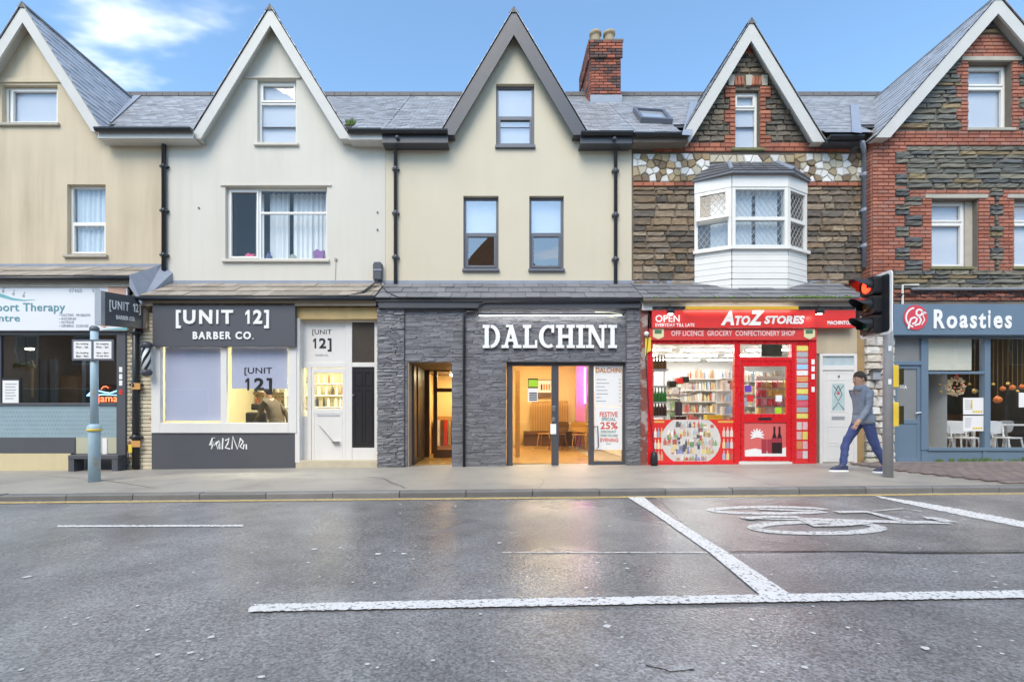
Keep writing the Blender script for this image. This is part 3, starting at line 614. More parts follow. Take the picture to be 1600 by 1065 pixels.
# bay window
Yf = .38; bz = lambda py: wz(py, Yf); bl0, br0 = bayL, bayR; fl, fr = wx(1143, Yf), wx(1230, Yf)
fac = [((bl0, YU), (fl, Yf)), ((fl, Yf), (fr, Yf)), ((fr, Yf), (br0, YU))]
bay = MB(); zs0, zs1, zw1, zt = bz(455), bz(389), bz(293), bz(273)
pane_l, latt, boards, frame, open_c = [], MB(), MB(), MB(), None
for i, (a, c) in enumerate(fac):
    o = Vector((*a, 0)); u = Vector((c[0]-a[0], c[1]-a[1], 0)); Lf = u.length; u.normalize(); n = Vector((u.y, -u.x, 0)); z = 0
    zz = [zs0+(zs1-zs0)*k/7 for k in range(8)]
    for k in range(7):
        n1 = .026 if k < 2 else .032; n0 = -.10 if k < 2 else -.06
        if k < 2 and i != 1: pass
        boards_ = MB().obox(o, u, n, .004, Lf-.004, zz[k]+.004, zz[k+1], n0, n1-.004); boards_.obox(o, u, n, .004, Lf-.004, zz[k]+.004, zz[k]+.02, n0, n1); boards_.build('cladding_board', m_white, h4)
    frame.obox(o, u, n, -.02, Lf+.02, zs1-.02, zs1+.045, -.1, .09)      # sill
    frame.obox(o, u, n, 0, Lf, zw1, zt+.05, -.1, .04); frame.obox(o, u, n, .002, .07, zs1+.04, zw1, -.08, .03); frame.obox(o, u, n, Lf-.07, Lf-.002, zs1+.04, zw1, -.08, .03)
    zm_ = zs1+(zw1-zs1)*.49; frame.obox(o, u, n, .07, Lf-.07, zm_-.035, zm_+.035, -.07, .028); frame.obox(o, u, n, .07, Lf-.07, zs1+.045, zs1+.08, -.07, .026); frame.obox(o, u, n, .07, Lf-.07, zw1-.05, zw1, -.07, .026)
    for (za, zc) in ((zs1+.08, zm_-.035), (zm_+.035, zw1-.05)):
        tilt = i == 0 and za > zm_; m = Matrix.Identity(4)
        if tilt:
            hp = o+Vector((0, 0, zc)); m = Matrix.Translation(hp) @ Matrix.Rotation(-rad(8), 4, u) @ Matrix.Translation(-hp)
            cas = MB()
            for q in ((.05, .11), (Lf-.11, Lf-.05)): cas.obox(o, u, n, *q, za-.03, zc+.02, .0, .05)
            for q in ((za-.03, za+.03), (zc-.04, zc+.02)): cas.obox(o, u, n, .11, Lf-.11, *q, .002, .048)
            t = (m @ Vector((o+u*.3+Vector((0, 0, za)))))
            if (t-o-Vector((0, 0, za))).dot(n) < 0: m = Matrix.Translation(hp) @ Matrix.Rotation(rad(8), 4, u) @ Matrix.Translation(-hp)
            open_c = (cas.xf(m),)
        off = .02 if tilt else -.02
        pane_l.append(MB().obox(o, u, n, .07, Lf-.07, za, zc, off-.003, off+.003).xf(m))
        lm = MB(); W_, H_ = Lf-.14, zc-za; st = .115; k = -H_*.72
        while k < W_+H_*.72:
            for sgn in (1, -1):
                s0 = max(0, -k) if True else 0
                # line u=k+s*.72 (s: height) for sgn 1, mirrored for -1
                lo_, hi_ = max(0, (0-k)/.72), min(H_, (W_-k)/.72)
                if hi_-lo_ > .02:
                    ua, ub = k+lo_*.72, k+hi_*.72
                    if sgn < 0: ua, ub = W_-ua, W_-ub
                    A, B = o+u*(.07+ua)+n*(off+.006)+Vector((0, 0, za+lo_)), o+u*(.07+ub)+n*(off+.006)+Vector((0, 0, za+hi_)); lm.tube([A, B], .0048, 4)
            k += st
        lm.xf(m); latt.v_n = 0; latt.add(lm.v, lm.f)
fb = frame.build('bay_window', m_white, h4, label='white canted bay window with diamond leaded panes')
for i, p in enumerate(pane_l): p.build('pane', GLS if i == 1 else GL, fb)
latt.build('lead_lattice', M('lead_came', (.42, .43, .44), .5), fb, kind='stuff')
open_c[0].build('open_casement', m_white, fb)
for i, (a, c) in enumerate(fac):
    o = Vector((*a, 0)); u = Vector((c[0]-a[0], c[1]-a[1], 0)).normalized(); n = Vector((u.y, -u.x, 0)); Lf = (Vector(a)-Vector(c)).length
    for q0, q1 in ([(.04, Lf-.04)] if i != 1 else [(.04, Lf*.43), (Lf*.5, Lf-.12)]): MB().obox(o, u, n, q0, q1, zs1, zw1, -.16, -.155).build('net_curtain', m_curtain, fb)
MB().add([(bl0, YU, zs0), (fl, Yf+.02, zs0), (fr, Yf+.02, zs0), (br0, YU, zs0), (bl0, YU, zt), (fl, Yf+.2, zt), (fr, Yf+.2, zt), (br0, YU, zt)], [(0, 1, 2, 3)]).build('bay_base', m_white, h4)
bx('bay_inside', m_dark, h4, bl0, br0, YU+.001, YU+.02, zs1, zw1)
ov = .13; zt2 = zt+.05; zr = zb(257)
E = [(bl0-ov, YU, zt2-.02), (fl-ov*.45, Yf-ov, zt2-.02), (fr+ov*.45, Yf-ov, zt2-.02), (br0+ov, YU, zt2-.02)]; T = [(bl0+.25, YU, zr), (fl+.06, YU-.06, zr), (fr-.06, YU-.06, zr), (br0-.25, YU, zr)]
b = MB(); b.add(E+T+[(p[0], p[1], p[2]-.05) for p in E], [(0, 1, 5, 4), (1, 2, 6, 5), (2, 3, 7, 6), (8, 9, 1, 0), (9, 10, 2, 1), (10, 11, 3, 2), (11, 10, 9, 8), (4, 5, 6, 7)])
m_bslate = M('dark_bay_slate', (.11, .112, .122), .4, .2, 4, .25, 60, rnd=.2)
br = b.build('bay_roof', m_bslate, h4)
for i in range(3):
    A, B, C, D = Vector(E[i]), Vector(E[i+1]), Vector(T[i+1]), Vector(T[i]); nn = (B-A).cross(D-A).normalized(); nn = nn if nn.z > 0 else -nn
    for k in range(4):
        p = lambda s, t: A.lerp(B, s).lerp(D.lerp(C, s), t); m = 2 if i != 1 else 5
        for j in range(m):
            s0, s1, t0, t1 = j/m+.006, (j+1)/m-.006, k/4, min(1, (k+1.1)/4); MB().add([p(s0, t0)+nn*.018, p(s1, t0)+nn*.018, p(s1, t1)+nn*.006, p(s0, t1)+nn*.006, p(s0, t0), p(s1, t0)], [(0, 1, 2, 3), (4, 5, 1, 0)]).build('slate', m_bslate, br)
for i in (1, 2): MB().tube([Vector(E[i])+Vector((0, 0, .02)), Vector(T[i])+Vector((0, 0, .02))], .04, 6).build('hip_flashing', m_lead, br)
# ---------------------------------------------------------------- house with the blue-grey cafe
Y5 = .43; Yb5 = .20; X5, X6 = wx(1362, Y5), wx(1790, Y5)
h5 = thing('terraced_house', 'red brick and grey rubble house with wide white gable above the blue-grey cafe', 'house', base(10))
g5 = G(1560, -8, 192, 212, .23, Yb5)
z5 = lambda py: wz(py, Y5); x5 = lambda px: wx(px, Y5)
H5 = [prect(1512, 97, 1580, 201, Y5), prect(1455, 311, 1527, 417, Y5), prect(1583, 311, 1655, 417, Y5)]
b = MB(); wall_face(b, X5, X6, 3.2, ZE+.05, Y5, g5, H5, .2); b.build('wall', m_mortar2, h5)
main_roof(h5, XD+.01, X6, m_slate, g5); gable(h5, *g5, Y5, Yb5, m_barge, m_slate)
for i, r in enumerate(H5):
    rr = (r[0], r[1]-(.0 if i == 0 else .16), r[2], r[3]); window(h5, rr, Y5, m_white, [(0, 1, 0, .68, True), (0, 1, .68, 1, True)], m_moss if i else m_lint, set_=.13, sillw=.05)
    if i: bx('reveal', m_lint, h5, r[1]-.16, r[1]-.003, Y5+.1, Y5+.16, r[2], r[3])
    MB().box(r[0]-.16, r[1]+.18, Y5-.05, Y5, r[3]+.004, r[3]+.085).build('lintel', m_lint, h5)
    bx('blind', m_blind, h5, r[0], r[1], Y5+.22, Y5+.225, r[2], r[3])
def zone(x, z):       # True where red brick, False where rubble
    px = PX+x*F/(Y5-CY); py = PY-(z-CZ)*F/(Y5-CY); q = int(py/17) % 2
    if py < 55: return False
    if py < 85: return True
    if py < 205:
        l, r = (1500 if q else 1493), (1590 if q else 1598); return l < px < r
    if py < 228: return True
    if py < 297: return px < (1415 if q else 1398)
    if py < 425:
        if px < 1398: return True
        if px < 1440: return not ((q and px < 1420) or (not q and 1412 < px < 1440))
        if 1543 < px < 1567: return not (q and 1545 < px < 1565) and abs(px-1555) > 3
        return True
    if py < 455: return False if px > 1395 else True
    return True
def spans_for(kind):
    def sp(zm_, a, b):
        cx, hw, za, zf, bw = g5; half = (za-.33-zm_)/((za-zf)/hw); l, r = (X5, X6) if zm_ < ZE-.05 else (max(X5, cx-half), min(X6, cx+half))
        if r <= l: return []
        out = []; st = None; x = l; s = .02
        while x < r:
            inh = any(h[0]-.001 < x+s/2 < h[1]+.001 and h[2]-.06 < zm_ < h[3]+.085 for h in H5)
            k = (not inh) and zone(x+s/2, zm_) == kind
            if k and st is None: st = x
            if not k and st is not None: out.append((st, x)); st = None
            x += s
        if st is not None: out.append((st, x))
        return out
    return sp
br5 = courses(z5(470), z5(0)+.1, .078, (.225, .225), spans_for(True), Y5, .03, R, .012, 0, True)
pieces('brick', mb_red, br5, m_brick2, h5, 300)
rb5 = courses(z5(470), z5(-5)+.1, .10, (.25, .75), spans_for(False), Y5, .055, R, .014, .3)
pieces('stone', ms_penn, rb5, m_penn, h5, 300)
sd = courses(z5(470), z5(215), .078, (.225, .225), lambda zm_, a, b: [(Y5, YU)], X5, .02, R, .012, 0, True)
pieces('side_brick', [brick_mesh('side_brick', m_brick2)], [((X5+.004, Y5+YU-l[0], l[2]), s, (0, 0, -math.pi/2)) for l, s, r in sd], m_brick2, h5, 120)
MB().tube([(x5(1420), Y5-.07, z5(453)), (X6, Y5-.07, z5(453))], .035, 8).build('waste_pipe', M('grey_waste_pipe', (.2, .21, .23), .5), h5, smooth=True)
MB().tube([(x5(1407), Y5-.05, z5(476)), (x5(1407), Y5-.05, z5(446)), (x5(1432), Y5-.05, z5(446))], .022, 6).build('white_conduit', m_white, h5)
for k in range(3):
    pts = [(x5(1395+i*13), Y5-.05-.01*k, z5(458+k*3+4*math.sin(i*.9+k*2))) for i in range(18)]; MB().tube(pts, .009, 5).build('cable', m_black, h5)
# ================================================================ shop fronts
m_char = M('charcoal_panel', (.075, .078, .088), .55, .08, 3, streak=.1, dirt=(.09, .085, .08))
m_sgrey = M('charcoal_sign', (.075, .079, .093), .5, .05, 3)
m_wpaint = M('white_gloss_paint', (.70, .685, .655), .3, .05, 4, streak=.15, dirt=(.5, .47, .4))
m_wlet = M('white_acrylic', (.82, .82, .80), .35, .03)
m_blk = M('black_print', (.012, .012, .014), .5, .05)
m_red = M('red_gloss_paint', (.62, .012, .018), .28, .08, 4, coat=.3)
m_redsign = M('red_sign_panel', (.66, .035, .03), .35, .05, 3)
m_yelpl = M('yellow_plastic', (.75, .55, .06), .4, .1)
m_wood = M('honey_wood', (.45, .25, .08), .35, .2, 4, .1, 30)
m_dwood = M('dark_wood', (.12, .06, .03), .4, .2, 5)
m_floorw = M('oak_floor', (.46, .28, .09), .25, .15, 3)
m_warmw = M('warm_plaster', (.72, .55, .28), .8, .05)
m_barw = M('pale_yellow_wall', (.74, .66, .42), .8, .1, 3)
m_ww = M('white_wall', (.78, .78, .77), .7, .04)
m_gfloor = M('grey_floor', (.3, .3, .3), .3, .1)
m_blue = M('blue_grey_paint', (.13, .19, .26), .4, .06, 3, streak=.12, dirt=(.2, .22, .24))
m_paper = M('white_paper', (.76, .76, .75), .7, .03)
m_film = M('lilac_window_film', (.46, .48, .62), .5, .07, 1.3)
m_steel = M('brushed_steel', (.55, .55, .55), .3, .1, 6, metal=1)
m_galv = M('galvanised_steel', (.42, .43, .45), .5, .15, 7, metal=.5, streak=.3)
e_white = emit('tube_light', (1, .98, .94), 14); e_warm = emit('warm_lamp', (1, .80, .48), 30); e_bar = emit('barber_lamp', (1, .93, .72), 16)
e_soft = emit('cafe_lamp', (1, .85, .65), 22)
def room(root, x0, x1, y0, y1, z0, z1, wm, fm, cm=None):
    b = MB(); b.quad((x0, y0, z0), (x0, y1, z0), (x0, y1, z1), (x0, y0, z1)); b.quad((x1, y0, z0), (x1, y0, z1), (x1, y1, z1), (x1, y1, z0)); b.quad((x0, y1, z0), (x1, y1, z0), (x1, y1, z1), (x0, y1, z1)); b.build('interior_wall', wm, root)
    MB().quad((x0, y0, z0), (x1, y0, z0), (x1, y1, z0), (x0, y1, z0)).build('interior_floor', fm, root); MB().quad((x0, y0, z1), (x0, y1, z1), (x1, y1, z1), (x1, y0, z1)).build('interior_ceiling', cm or wm, root)
def lamp(x0, x1, y0, y1, z, mat, label, group=None, t=.05):
    t_ = thing('ceiling_light', label, 'light', ((x0+x1)/2, (y0+y1)/2, z), group)
    MB().box(x0-.02, x1+.02, y0-.02, y1+.02, z-t*.4, z).build('housing', m_ww, t_); MB().box(x0, x1, y0, y1, z-t, z-t*.4-.001).build('diffuser', mat, t_); return t_
def frame_rect(b, px0, py0, px1, py1, Y, w, t=.07):
    b.pbox(px0, py0, px0+w, py1, Y, t); b.pbox(px1-w, py0, px1, py1, Y, t); b.pbox(px0+w, py0, px1-w, py0+w, Y+.001, t-.002); b.pbox(px0+w, py1-w, px1-w, py1, Y+.001, t-.002); return b
# ---------------------------------------------------------------- therapy centre
room(h1, wx(-150, 0), wx(196, 0), .3, 4, gz(-9)-.02, 3.15, M('navy_room', (.13, .14, .17), .6, .3, 2), m_gfloor, M('grey_ceiling', (.22, .22, .22), .8))
b = MB(); b.pbox(-160, 516, 196, 523, .0, .12); b.pbox(182, 523, 196, 735, -.01, .14); b.pbox(-160, 629, 182, 633, .02, .08); b.pbox(-160, 683, 117, 708, .03, .06); b.pbox(-2, 523, 1, 629, .03, .06)
b.build('shopfront_frame', m_char, h1, bevel=.006)
pb('stall_riser', M('cream_riser', (.58, .50, .30), .6, .08, 3, streak=.3), h1, -160, 708, 110, 742, .02, .1)
pb('pane', GLD, h1, 1, 523, 182, 629, .06, .008)
pb('frosted_pane', M('frosted_film', (.27, .36, .40), .35, .12, 5), h1, -160, 633, 182, 683, .05, .01)
pb('low_pane', M('sage_film', (.45, .45, .33), .4, .08, 4), h1, 117, 683, 182, 708, .05, .01); pb('low_panel', m_char, h1, 110, 708, 182, 742, .05, .06)
pb('window_card', m_paper, h1, 160, 684, 167, 709, .04, .004)
b = MB()
for i in range(34):
    for j in range(7): b.disc(wx(3+i*5.2+(j % 2)*2.6, .05), wz(637+j*6.6, .05), .018, .012, .05, .003, 6)
b.build('film_pattern', M('film_ripple', (.20, .30, .34), .3), h1, kind='stuff')
s = thing('shop_sign', 'white therapy centre fascia sign with teal lettering and wave', 'sign', (-9, -.05, 2.8))
pb('board', M('white_sign_board', (.72, .74, .77), .35, .03, 2), s, -160, 443, 199, 516, -.07, .06, bevel=.004)
m_teal = M('teal_print', (.11, .27, .30), .5); m_gp = M('grey_print', (.35, .37, .40), .5); m_teal2 = M('light_teal_print', (.16, .42, .45), .5)
lettering('Sport Therapy', (-14, 473, 102, 490), -.071, m_teal, s, .012); lettering('Centre', (-26, 491, 31, 502), -.071, m_teal, s, .012)
lettering('07460', (108, 451, 128, 457), -.071, m_gp, s, .0); lettering('978', (144, 451, 156, 457), -.071, m_gp, s, .0)
for i, t in enumerate(('GASTRIC PROBLEMS', 'INSOMNIA', 'FATIGUE', 'GENERAL CLEANSE')):
    pb('bullet', m_gp, s, 92, 491.5+i*5.6, 94, 492.5+i*5.6, -.074, .003); q_ = 96
    for wd in t.split(): lettering(wd, (q_, 490+i*5.6, q_+len(wd)*2.85, 494+i*5.6), -.071, m_gp, s, 0, .25); q_ += (len(wd)+1)*2.85
b = MB(); b.ribbon([(wx(-30, -.071), wz(452, -.071)), (wx(0, -.071), wz(461, -.071)), (wx(20, -.071), wz(467, -.071)), (wx(38, -.071), wz(469, -.071)), (wx(55, -.071), wz(468, -.071))], [.06, .07, .045, .02, .004], -.071); b.build('wave', m_teal2, s)
for px, py in ((5, 455), (21, 459), (37, 462)): b = MB(); b.disc(wx(px, -.071), wz(py, -.071), .022, .03, -.071); b.ribbon([(wx(px, -.071), wz(py-3, -.071)), (wx(px+2, -.071), wz(py-6, -.071))], .01, -.071); b.build('drop_mark', m_gp, s)
b = MB(); hexa = lambda cx, cy, r: [(wx(cx+r*math.sin(math.pi/3*i), -.071), wz(cy+r*math.cos(math.pi/3*i), -.071)) for i in range(6)]
b.prism(hexa(183, 456, 16), -.075, -.071); b.prism(hexa(163, 496, 16), -.075, -.071); b.build('photo_print', M('skin_photo_print', (.55, .33, .24), .5, .35, 3), s)
MB().prism([(wx(158, -.071), wz(515, -.071)), (wx(199, -.071), wz(515, -.071)), (wx(199, -.071), wz(511, -.071))], -.076, -.071).build('teal_corner', m_teal2, s)
t = thing('bench', 'low dark bench against the therapy centre front', 'bench', (wx(150, -.1), -.12, gz(-8.4)))
bx('seat', m_char, t, wx(108, -.25), wx(186, -.25), -.28, -.03, gz(-8)+.24, gz(-8)+.32, bevel=.01)
for px in (108, 176): bx('leg', m_char, t, wx(px, -.25), wx(px+9, -.25), -.27, -.04, gz(-8)-.05, gz(-8)+.24)
t = thing('framed_notice', 'framed white paper notice hung in the therapy centre window', 'notice', (wx(16, .04), .04, wz(632, .04)))
pb('frame', m_blk, t, 1, 590, 32, 633, .035, .02); pb('paper', m_paper, t, 4, 594, 29, 630, .031, .003)
for k in range(6): pb('text_line', m_gp, t, 8, 599+k*4.5, 20+R.randint(0, 6), 600.4+k*4.5, .028, .002)
lamp(wx(46, 1.6), wx(53, 1.6), 1.5, 1.6, 2.62, e_warm, 'small warm pendant light inside the therapy centre')
lamp(wx(100, 2.2), wx(130, 2.2), 2.1, 2.4, 3.12, e_soft, 'added soft ceiling light brightening the therapy centre interior')  # extra lamp, added so the therapy interior reads brighter
bx('lit_wall_patch', M('lit_wall_tone', (.40, .33, .20), .7, .3, 3), h1, wx(40, 2.6), wx(50, 2.6), 2.6, 2.65, 1.5, 2.45)  # warm lit part of the wall, its light put into the patch colour
for a_, c_ in ((62, 70), (78, 86), (128, 134)): bx('interior_post', M('slate_blue_paint', (.10, .13, .19), .5), h1, wx(a_, 2.8), wx(c_, 2.8), 2.8, 2.9, 0, 2.5)
for a_, c_, e_ in ((88, 126, 2.1), (4, 34, 2.2)): bx('interior_shelf', M('dim_shelf', (.20, .14, .09), .6, .4, 5), h1, wx(a_, 3.4), wx(c_, 3.4), 3.3, 3.6, .2, e_)
t = thing('hanging_plant', 'dim hanging plant inside the therapy centre window', 'plant', (wx(38, 1.2), 1.2, wz(578, 1.2))); b = MB()
for i in range(60):
    a0 = R.uniform(0, 6.28); l_ = R.uniform(.12, .3); c0 = Vector((wx(40, 1.2), 1.2, wz(570, 1.2))); p1_ = c0+Vector((math.cos(a0)*l_*.6, math.sin(a0)*l_*.4, R.uniform(-.02, .08))); p2_ = c0+Vector((math.cos(a0)*l_, math.sin(a0)*l_*.6, -l_*R.uniform(.1, .5))); b.add([c0, p1_+Vector((0, .02, 0)), p2_, p1_-Vector((0, .02, 0))], [(0, 1, 2, 3)])
b.build('leaves', M('plant_leaf', (.14, .17, .05), .6, .3, 9), t, kind='stuff'); MB().lathe([(.04, -.09), (.09, -.05), (.10, .0)], (wx(40, 1.2), 1.2, wz(572, 1.2)), 12).build('pot', m_pot, t, smooth=True); MB().tube([(wx(40, 1.2), 1.2, wz(572, 1.2)), (wx(40, 1.2), 1.2, 3.15)], .004, 4).build('cord', m_blk, t)
for px0, px1 in ((52, 76), (85, 125)): bx('picture_panel', M('dim_panel', (.14, .12, .1), .5, .4, 3), h1, wx(px0, 3.9), wx(px1, 3.9), 3.9, 3.95, .9, 2.3)
bx('door_leaf', M('dim_door', (.07, .09, .13), .5), h1, wx(73, 3.8), wx(95, 3.8), 3.75, 3.8, .0, 2.4)
n = thing('neon_sign', 'red and blue neon sign with a lettered word in the therapy centre window', 'sign', (wx(160, .03), .03, wz(632, .03)))
e_nr = emit('red_neon', (1, .16, .06), 1.3); e_nb = emit('blue_neon', (.25, .65, 1), 1.2)
lettering('jama', (153, 617, 184, 631), .03, e_nr, n, .0, name='neon_word', depth=.012)
NP = lambda pts: [(wx(a, .02), .02, wz(c, .02)) for a, c in pts]
MB().tube(NP([(136, 618), (142, 612), (150, 609), (160, 612), (172, 614), (183, 610)]), .012, 6).build('neon_tube', e_nb, n); MB().tube(NP([(136, 618), (150, 616), (183, 617)]), .010, 6).build('neon_tube', e_nb, n)
MB().tube(NP([(158, 608), (161, 604), (166, 603), (169, 606)]), .008, 6).build('neon_tube', e_nr, n); pb('backing', GLD, n, 134, 600, 185, 633, .05, .004)
for i, (py, c) in enumerate(((577, m_paper), (588, m_paper), (598, m_wlet), (612, m_redsign))): tag(pb('sticker', c, None, 186, py-4, 191, py+4, -.014, .003), ['white sticker highest on the dark therapy centre door post', 'white sticker second highest on the dark therapy centre door post', 'pale square sticker third on the dark therapy centre door post', 'red sticker lowest on the dark therapy centre door post'][i], 'sticker', 'stickers on the dark post')
# painted brick strip between the shops
m_cbrick = M('cream_painted_brick', (.60, .54, .40), .7, .1, 7, .3, 60, rnd=.1, worn=(3.5, (.30, .13, .09)), wornlim=(.60, .66))
bs = courses(-.15, 3.12, .078, (.225, .225), lambda a, c, d: [(wx(196, .03), wx(238, .03))], .06, .03, R, .010, 0, True)
bx('pier', m_mortar2, h2, wx(196.5, .06), wx(238, .06), .06, .3, -.2, 3.2)
pieces('painted_brick', [brick_mesh('painted_brick', m_cbrick)], bs, m_cbrick, h2, 300)
pipe(h1, 212, 470, 732, -.03, m_black, .06, 3)
tag(MB().pbox(200, 694, 208, 707, -.05, .06).build('meter_box', m_yelpl, bevel=.01), 'small yellow box low on the cream brick pier', 'box')
for py in (603, 693): pb('orange_tape', M('orange_tape', (.55, .28, .08), .5), h1, 205, py-5, 219, py+5, -.098, .004)
MB().tube([(wx(199, 0), -.02, wz(490, 0)), (wx(200, 0), -.03, wz(600, 0)), (wx(199, 0), -.02, wz(690, 0)), (wx(206, 0), -.06, wz(722, 0)), (wx(196, 0), -.06, wz(731, 0))], .008, 5).build('cable', m_black, h1)
# barber pole
bpx, bpy_ = wx(228.5, -.17), -.17
t = thing('barber_pole', 'black and white striped barber pole on the cream brick pier', 'barber pole', (bpx, bpy_, wz(587, -.17)))
z0, z1 = wz(578, -.17), wz(543, -.17); r_ = .075
MB().lathe([(r_, z0), (r_, z1)], (bpx, bpy_, 0), 24).build('cylinder', m_wlet, t, smooth=True)
for k in range(4):
    b = MB(); n_ = 14
    for i in range(n_):
        a0, a1 = k*math.pi/2+i*.22, k*math.pi/2+(i+1)*.22; za, zc = z0+(z1-z0)*i/n_, z0+(z1-z0)*(i+1)/n_; P_ = lambda a, z: (bpx+(r_+.002)*math.cos(a), bpy_+(r_+.002)*math.sin(a), z)
        w_ = .72
        for q in range(3): b.quad(P_(a0+w_*q/3, za), P_(a0+w_*(q+1)/3, za), P_(a1+w_*(q+1)/3, zc), P_(a1+w_*q/3, zc))
    b.build('stripe', m_blk, t)
for zc, s_ in ((z1, 1), (z0, -1)): MB().lathe([(.085, zc-.005*s_), (.105, zc+.02*s_), (.105, zc+.06*s_), (.085, zc+.10*s_), (.04, zc+.125*s_), (.0, zc+.13*s_)][::s_], (bpx, bpy_, 0), 20).build('dome_cap', m_dkgrey, t, smooth=True)
bx('bracket', m_dkgrey, t, bpx-.02, bpx+.02, bpy_+.06, .06, z1+.03, z1+.07)
# projecting sign: hangs out from the wall towards the road
t = thing('projecting_sign', 'dark hanging box sign for the barber sticking out over the pavement', 'sign', (-7.22, 0, 2.75))
u = Vector((-.10, -.98, -.10)); o_ = Vector((-7.19, -.02, 0)); zt_, zb2 = wz(465.6, 0), wz(513.5, 0)
nn = Vector((.98, -.10, 0)).normalized()
def sg(a, z, n): p = o_+u*a+nn*n; p.z = z+u.z*a; return p
MB().add([sg(a, z, n) for n in (0, -.12) for a, z in ((0, zb2), (0, zt_), (.93, zt_), (.93, zb2))], [(0, 3, 2, 1), (4, 5, 6, 7), (0, 1, 5, 4), (1, 2, 6, 5), (2, 3, 7, 6), (3, 0, 4, 7)]).build('panel', m_sgrey, t, bevel=.006)
MB().add([sg(a, z, n) for n in (.004, -.124) for a, z in ((.86, zb2-.004), (.86, zt_+.004), (.94, zt_+.004), (.94, zb2-.004))], [(0, 3, 2, 1), (4, 5, 6, 7), (0, 1, 5, 4), (1, 2, 6, 5), (2, 3, 7, 6), (3, 0, 4, 7)]).build('edge_trim', m_galv, t)
# sign face mapping: text x in 0..1 runs from the road end to the wall
mt = Matrix(((-u.x, -nn.x, 0, 0), (-u.y, -nn.y, 0, 0), (-u.z, 0, 1, 0), (0, 0, 0, 1))); st = o_+u*.93; st.z = u.z*.93
mt = Matrix.Translation(st) @ mt
letters('[UNIT 12]', (.16, zt_-.36, .85, zt_-.14), -.003, m_wlet, t, .02, depth=.004, px=False, mtx=mt); lettering('BARBER CO.', (.30, zt_-.49, .72, zt_-.41), -.003, m_wlet, t, .025, px=False, mtx=mt)
bx('wall_bracket', m_mortar2, t, -7.24, -7.12, -.04, .05, zb2, zt_)
# ---------------------------------------------------------------- barber shop
xb0, xb1 = wx(238, 0), wx(462, 0)
room(h2, xb0, wx(590, .25), .3, 4.2, gz(-5), 3.1, m_barw, m_gfloor, m_ww)
for i in range(3): lamp(-6.6+i*1.6, -5.6+i*1.6, 1.2, 2.0, 3.08, e_bar, 'bright ceiling light inside the barber shop', 'barber shop ceiling lights')
pb('shopfront_riser', m_char, h2, 237, 675, 462, 742, 0, .12)
b = MB(); b.pbox(236, 538, 250, 676, -.02, .1); b.pbox(345, 538, 354, 662, -.01, .08); b.pbox(450, 538, 463, 676, -.02, .1); b.pbox(250, 660, 450, 676, -.03, .12); b.pbox(250, 534, 450, 541, -.01, .08)
b.build('window_frame', m_wpaint, h2, bevel=.006)
for a, c in ((250, 345), (354, 450)): pb('pane', GLS, h2, a, 541, c, 660, .04, .006)
tag(pb('window_blind', m_film, None, 258, 541, 345, 657, .09, .004), 'lilac film screen covering the left barber window', 'blind'); rbl = pb('window_blind', m_film, None, 362, 541, 449, 607, .09, .004)
tag(rbl, 'short lilac screen with black lettering in the right barber window', 'blind')
lettering('[UNIT', (382, 574, 425, 586), .085, m_blk, rbl, .0); letters('12]', (383, 590, 425, 616), .085, m_blk, rbl, .035, depth=.003)
s = thing('shop_sign', 'charcoal barber fascia sign with raised white letters', 'sign', ((xb0+xb1)/2, -.1, 2.55))
pb('board', m_sgrey, s, 238, 473, 461, 541, -.1, .09, bevel=.005)
letters('[UNIT 12]', (276, 484, 421, 513), -.1, m_wlet, s, .035, depth=.025); letters('BARBER CO.', (302, 518, 397, 530), -.1, m_wlet, s, .035, depth=.02)
b = MB(); Q = lambda pts: [(wx(230+x/5.324, -.002), wz(530+y/5.325, -.002)) for x, y in pts]
for st_ in ([(545, 818), (520, 880), (540, 870), (560, 820)], [(560, 815), (535, 910), (580, 850)], [(598, 840), (575, 870), (585, 912), (606, 850), (604, 912)], [(630, 820), (625, 912)], [(650, 840), (680, 822), (672, 862), (650, 900), (690, 910)], [(705, 912), (712, 806), (752, 912), (775, 830)], [(772, 820), (800, 850), (772, 890), (800, 910), (806, 870)], [(824, 870), (826, 912)]): b.ribbon(Q(st_), .028, -.002)
b.build('painted_scrawl', m_wlet, h2, label='white painted scrawl on the charcoal riser')
# entrance bay of the barber
Yd = .16
pb('door_side', m_wpaint, h2, 461, 497, 468, 722, -.005, .3); pb('timber_lintel', M('bare_yellow_timber', (.52, .38, .17), .7, .15, 4, streak=.4), h2, 461, 480, 590, 498, .02, .3)
b = MB(); b.pbox(466, 498, 474, 722, Yd, .06); b.pbox(540, 498, 550, 722, Yd, .06); b.pbox(474, 566, 540, 574, Yd, .055); b.pbox(585, 498, 592, 722, Yd, .06); b.pbox(550, 498, 585, 503, Yd, .055); b.pbox(550, 566, 585, 573, Yd, .055); b.pbox(480, 574, 486, 722, Yd+.002, .05)
b.build('entrance_frame', m_wpaint, h2, bevel=.006)
ov = pb('overdoor_panel', m_wpaint, h2, 474, 498, 540, 566, Yd+.02, .03)
lettering('[UNIT', (488, 515, 518, 524), Yd+.018, m_blk, ov, 0); letters('12]', (489, 528, 518, 549), Yd+.018, m_blk, ov, .03, depth=.003); lettering('BARBER CO.', (493, 553, 513, 556), Yd+.018, m_gp, ov, 0)
d = MB(); d.pbox(487, 575, 540, 582, Yd+.01, .045); d.pbox(487, 582, 491, 720, Yd+.01, .045); d.pbox(535, 582, 540, 720, Yd+.01, .045); d.pbox(491, 638, 535, 646, Yd+.011, .043); d.pbox(491, 646, 535, 720, Yd+.018, .03)
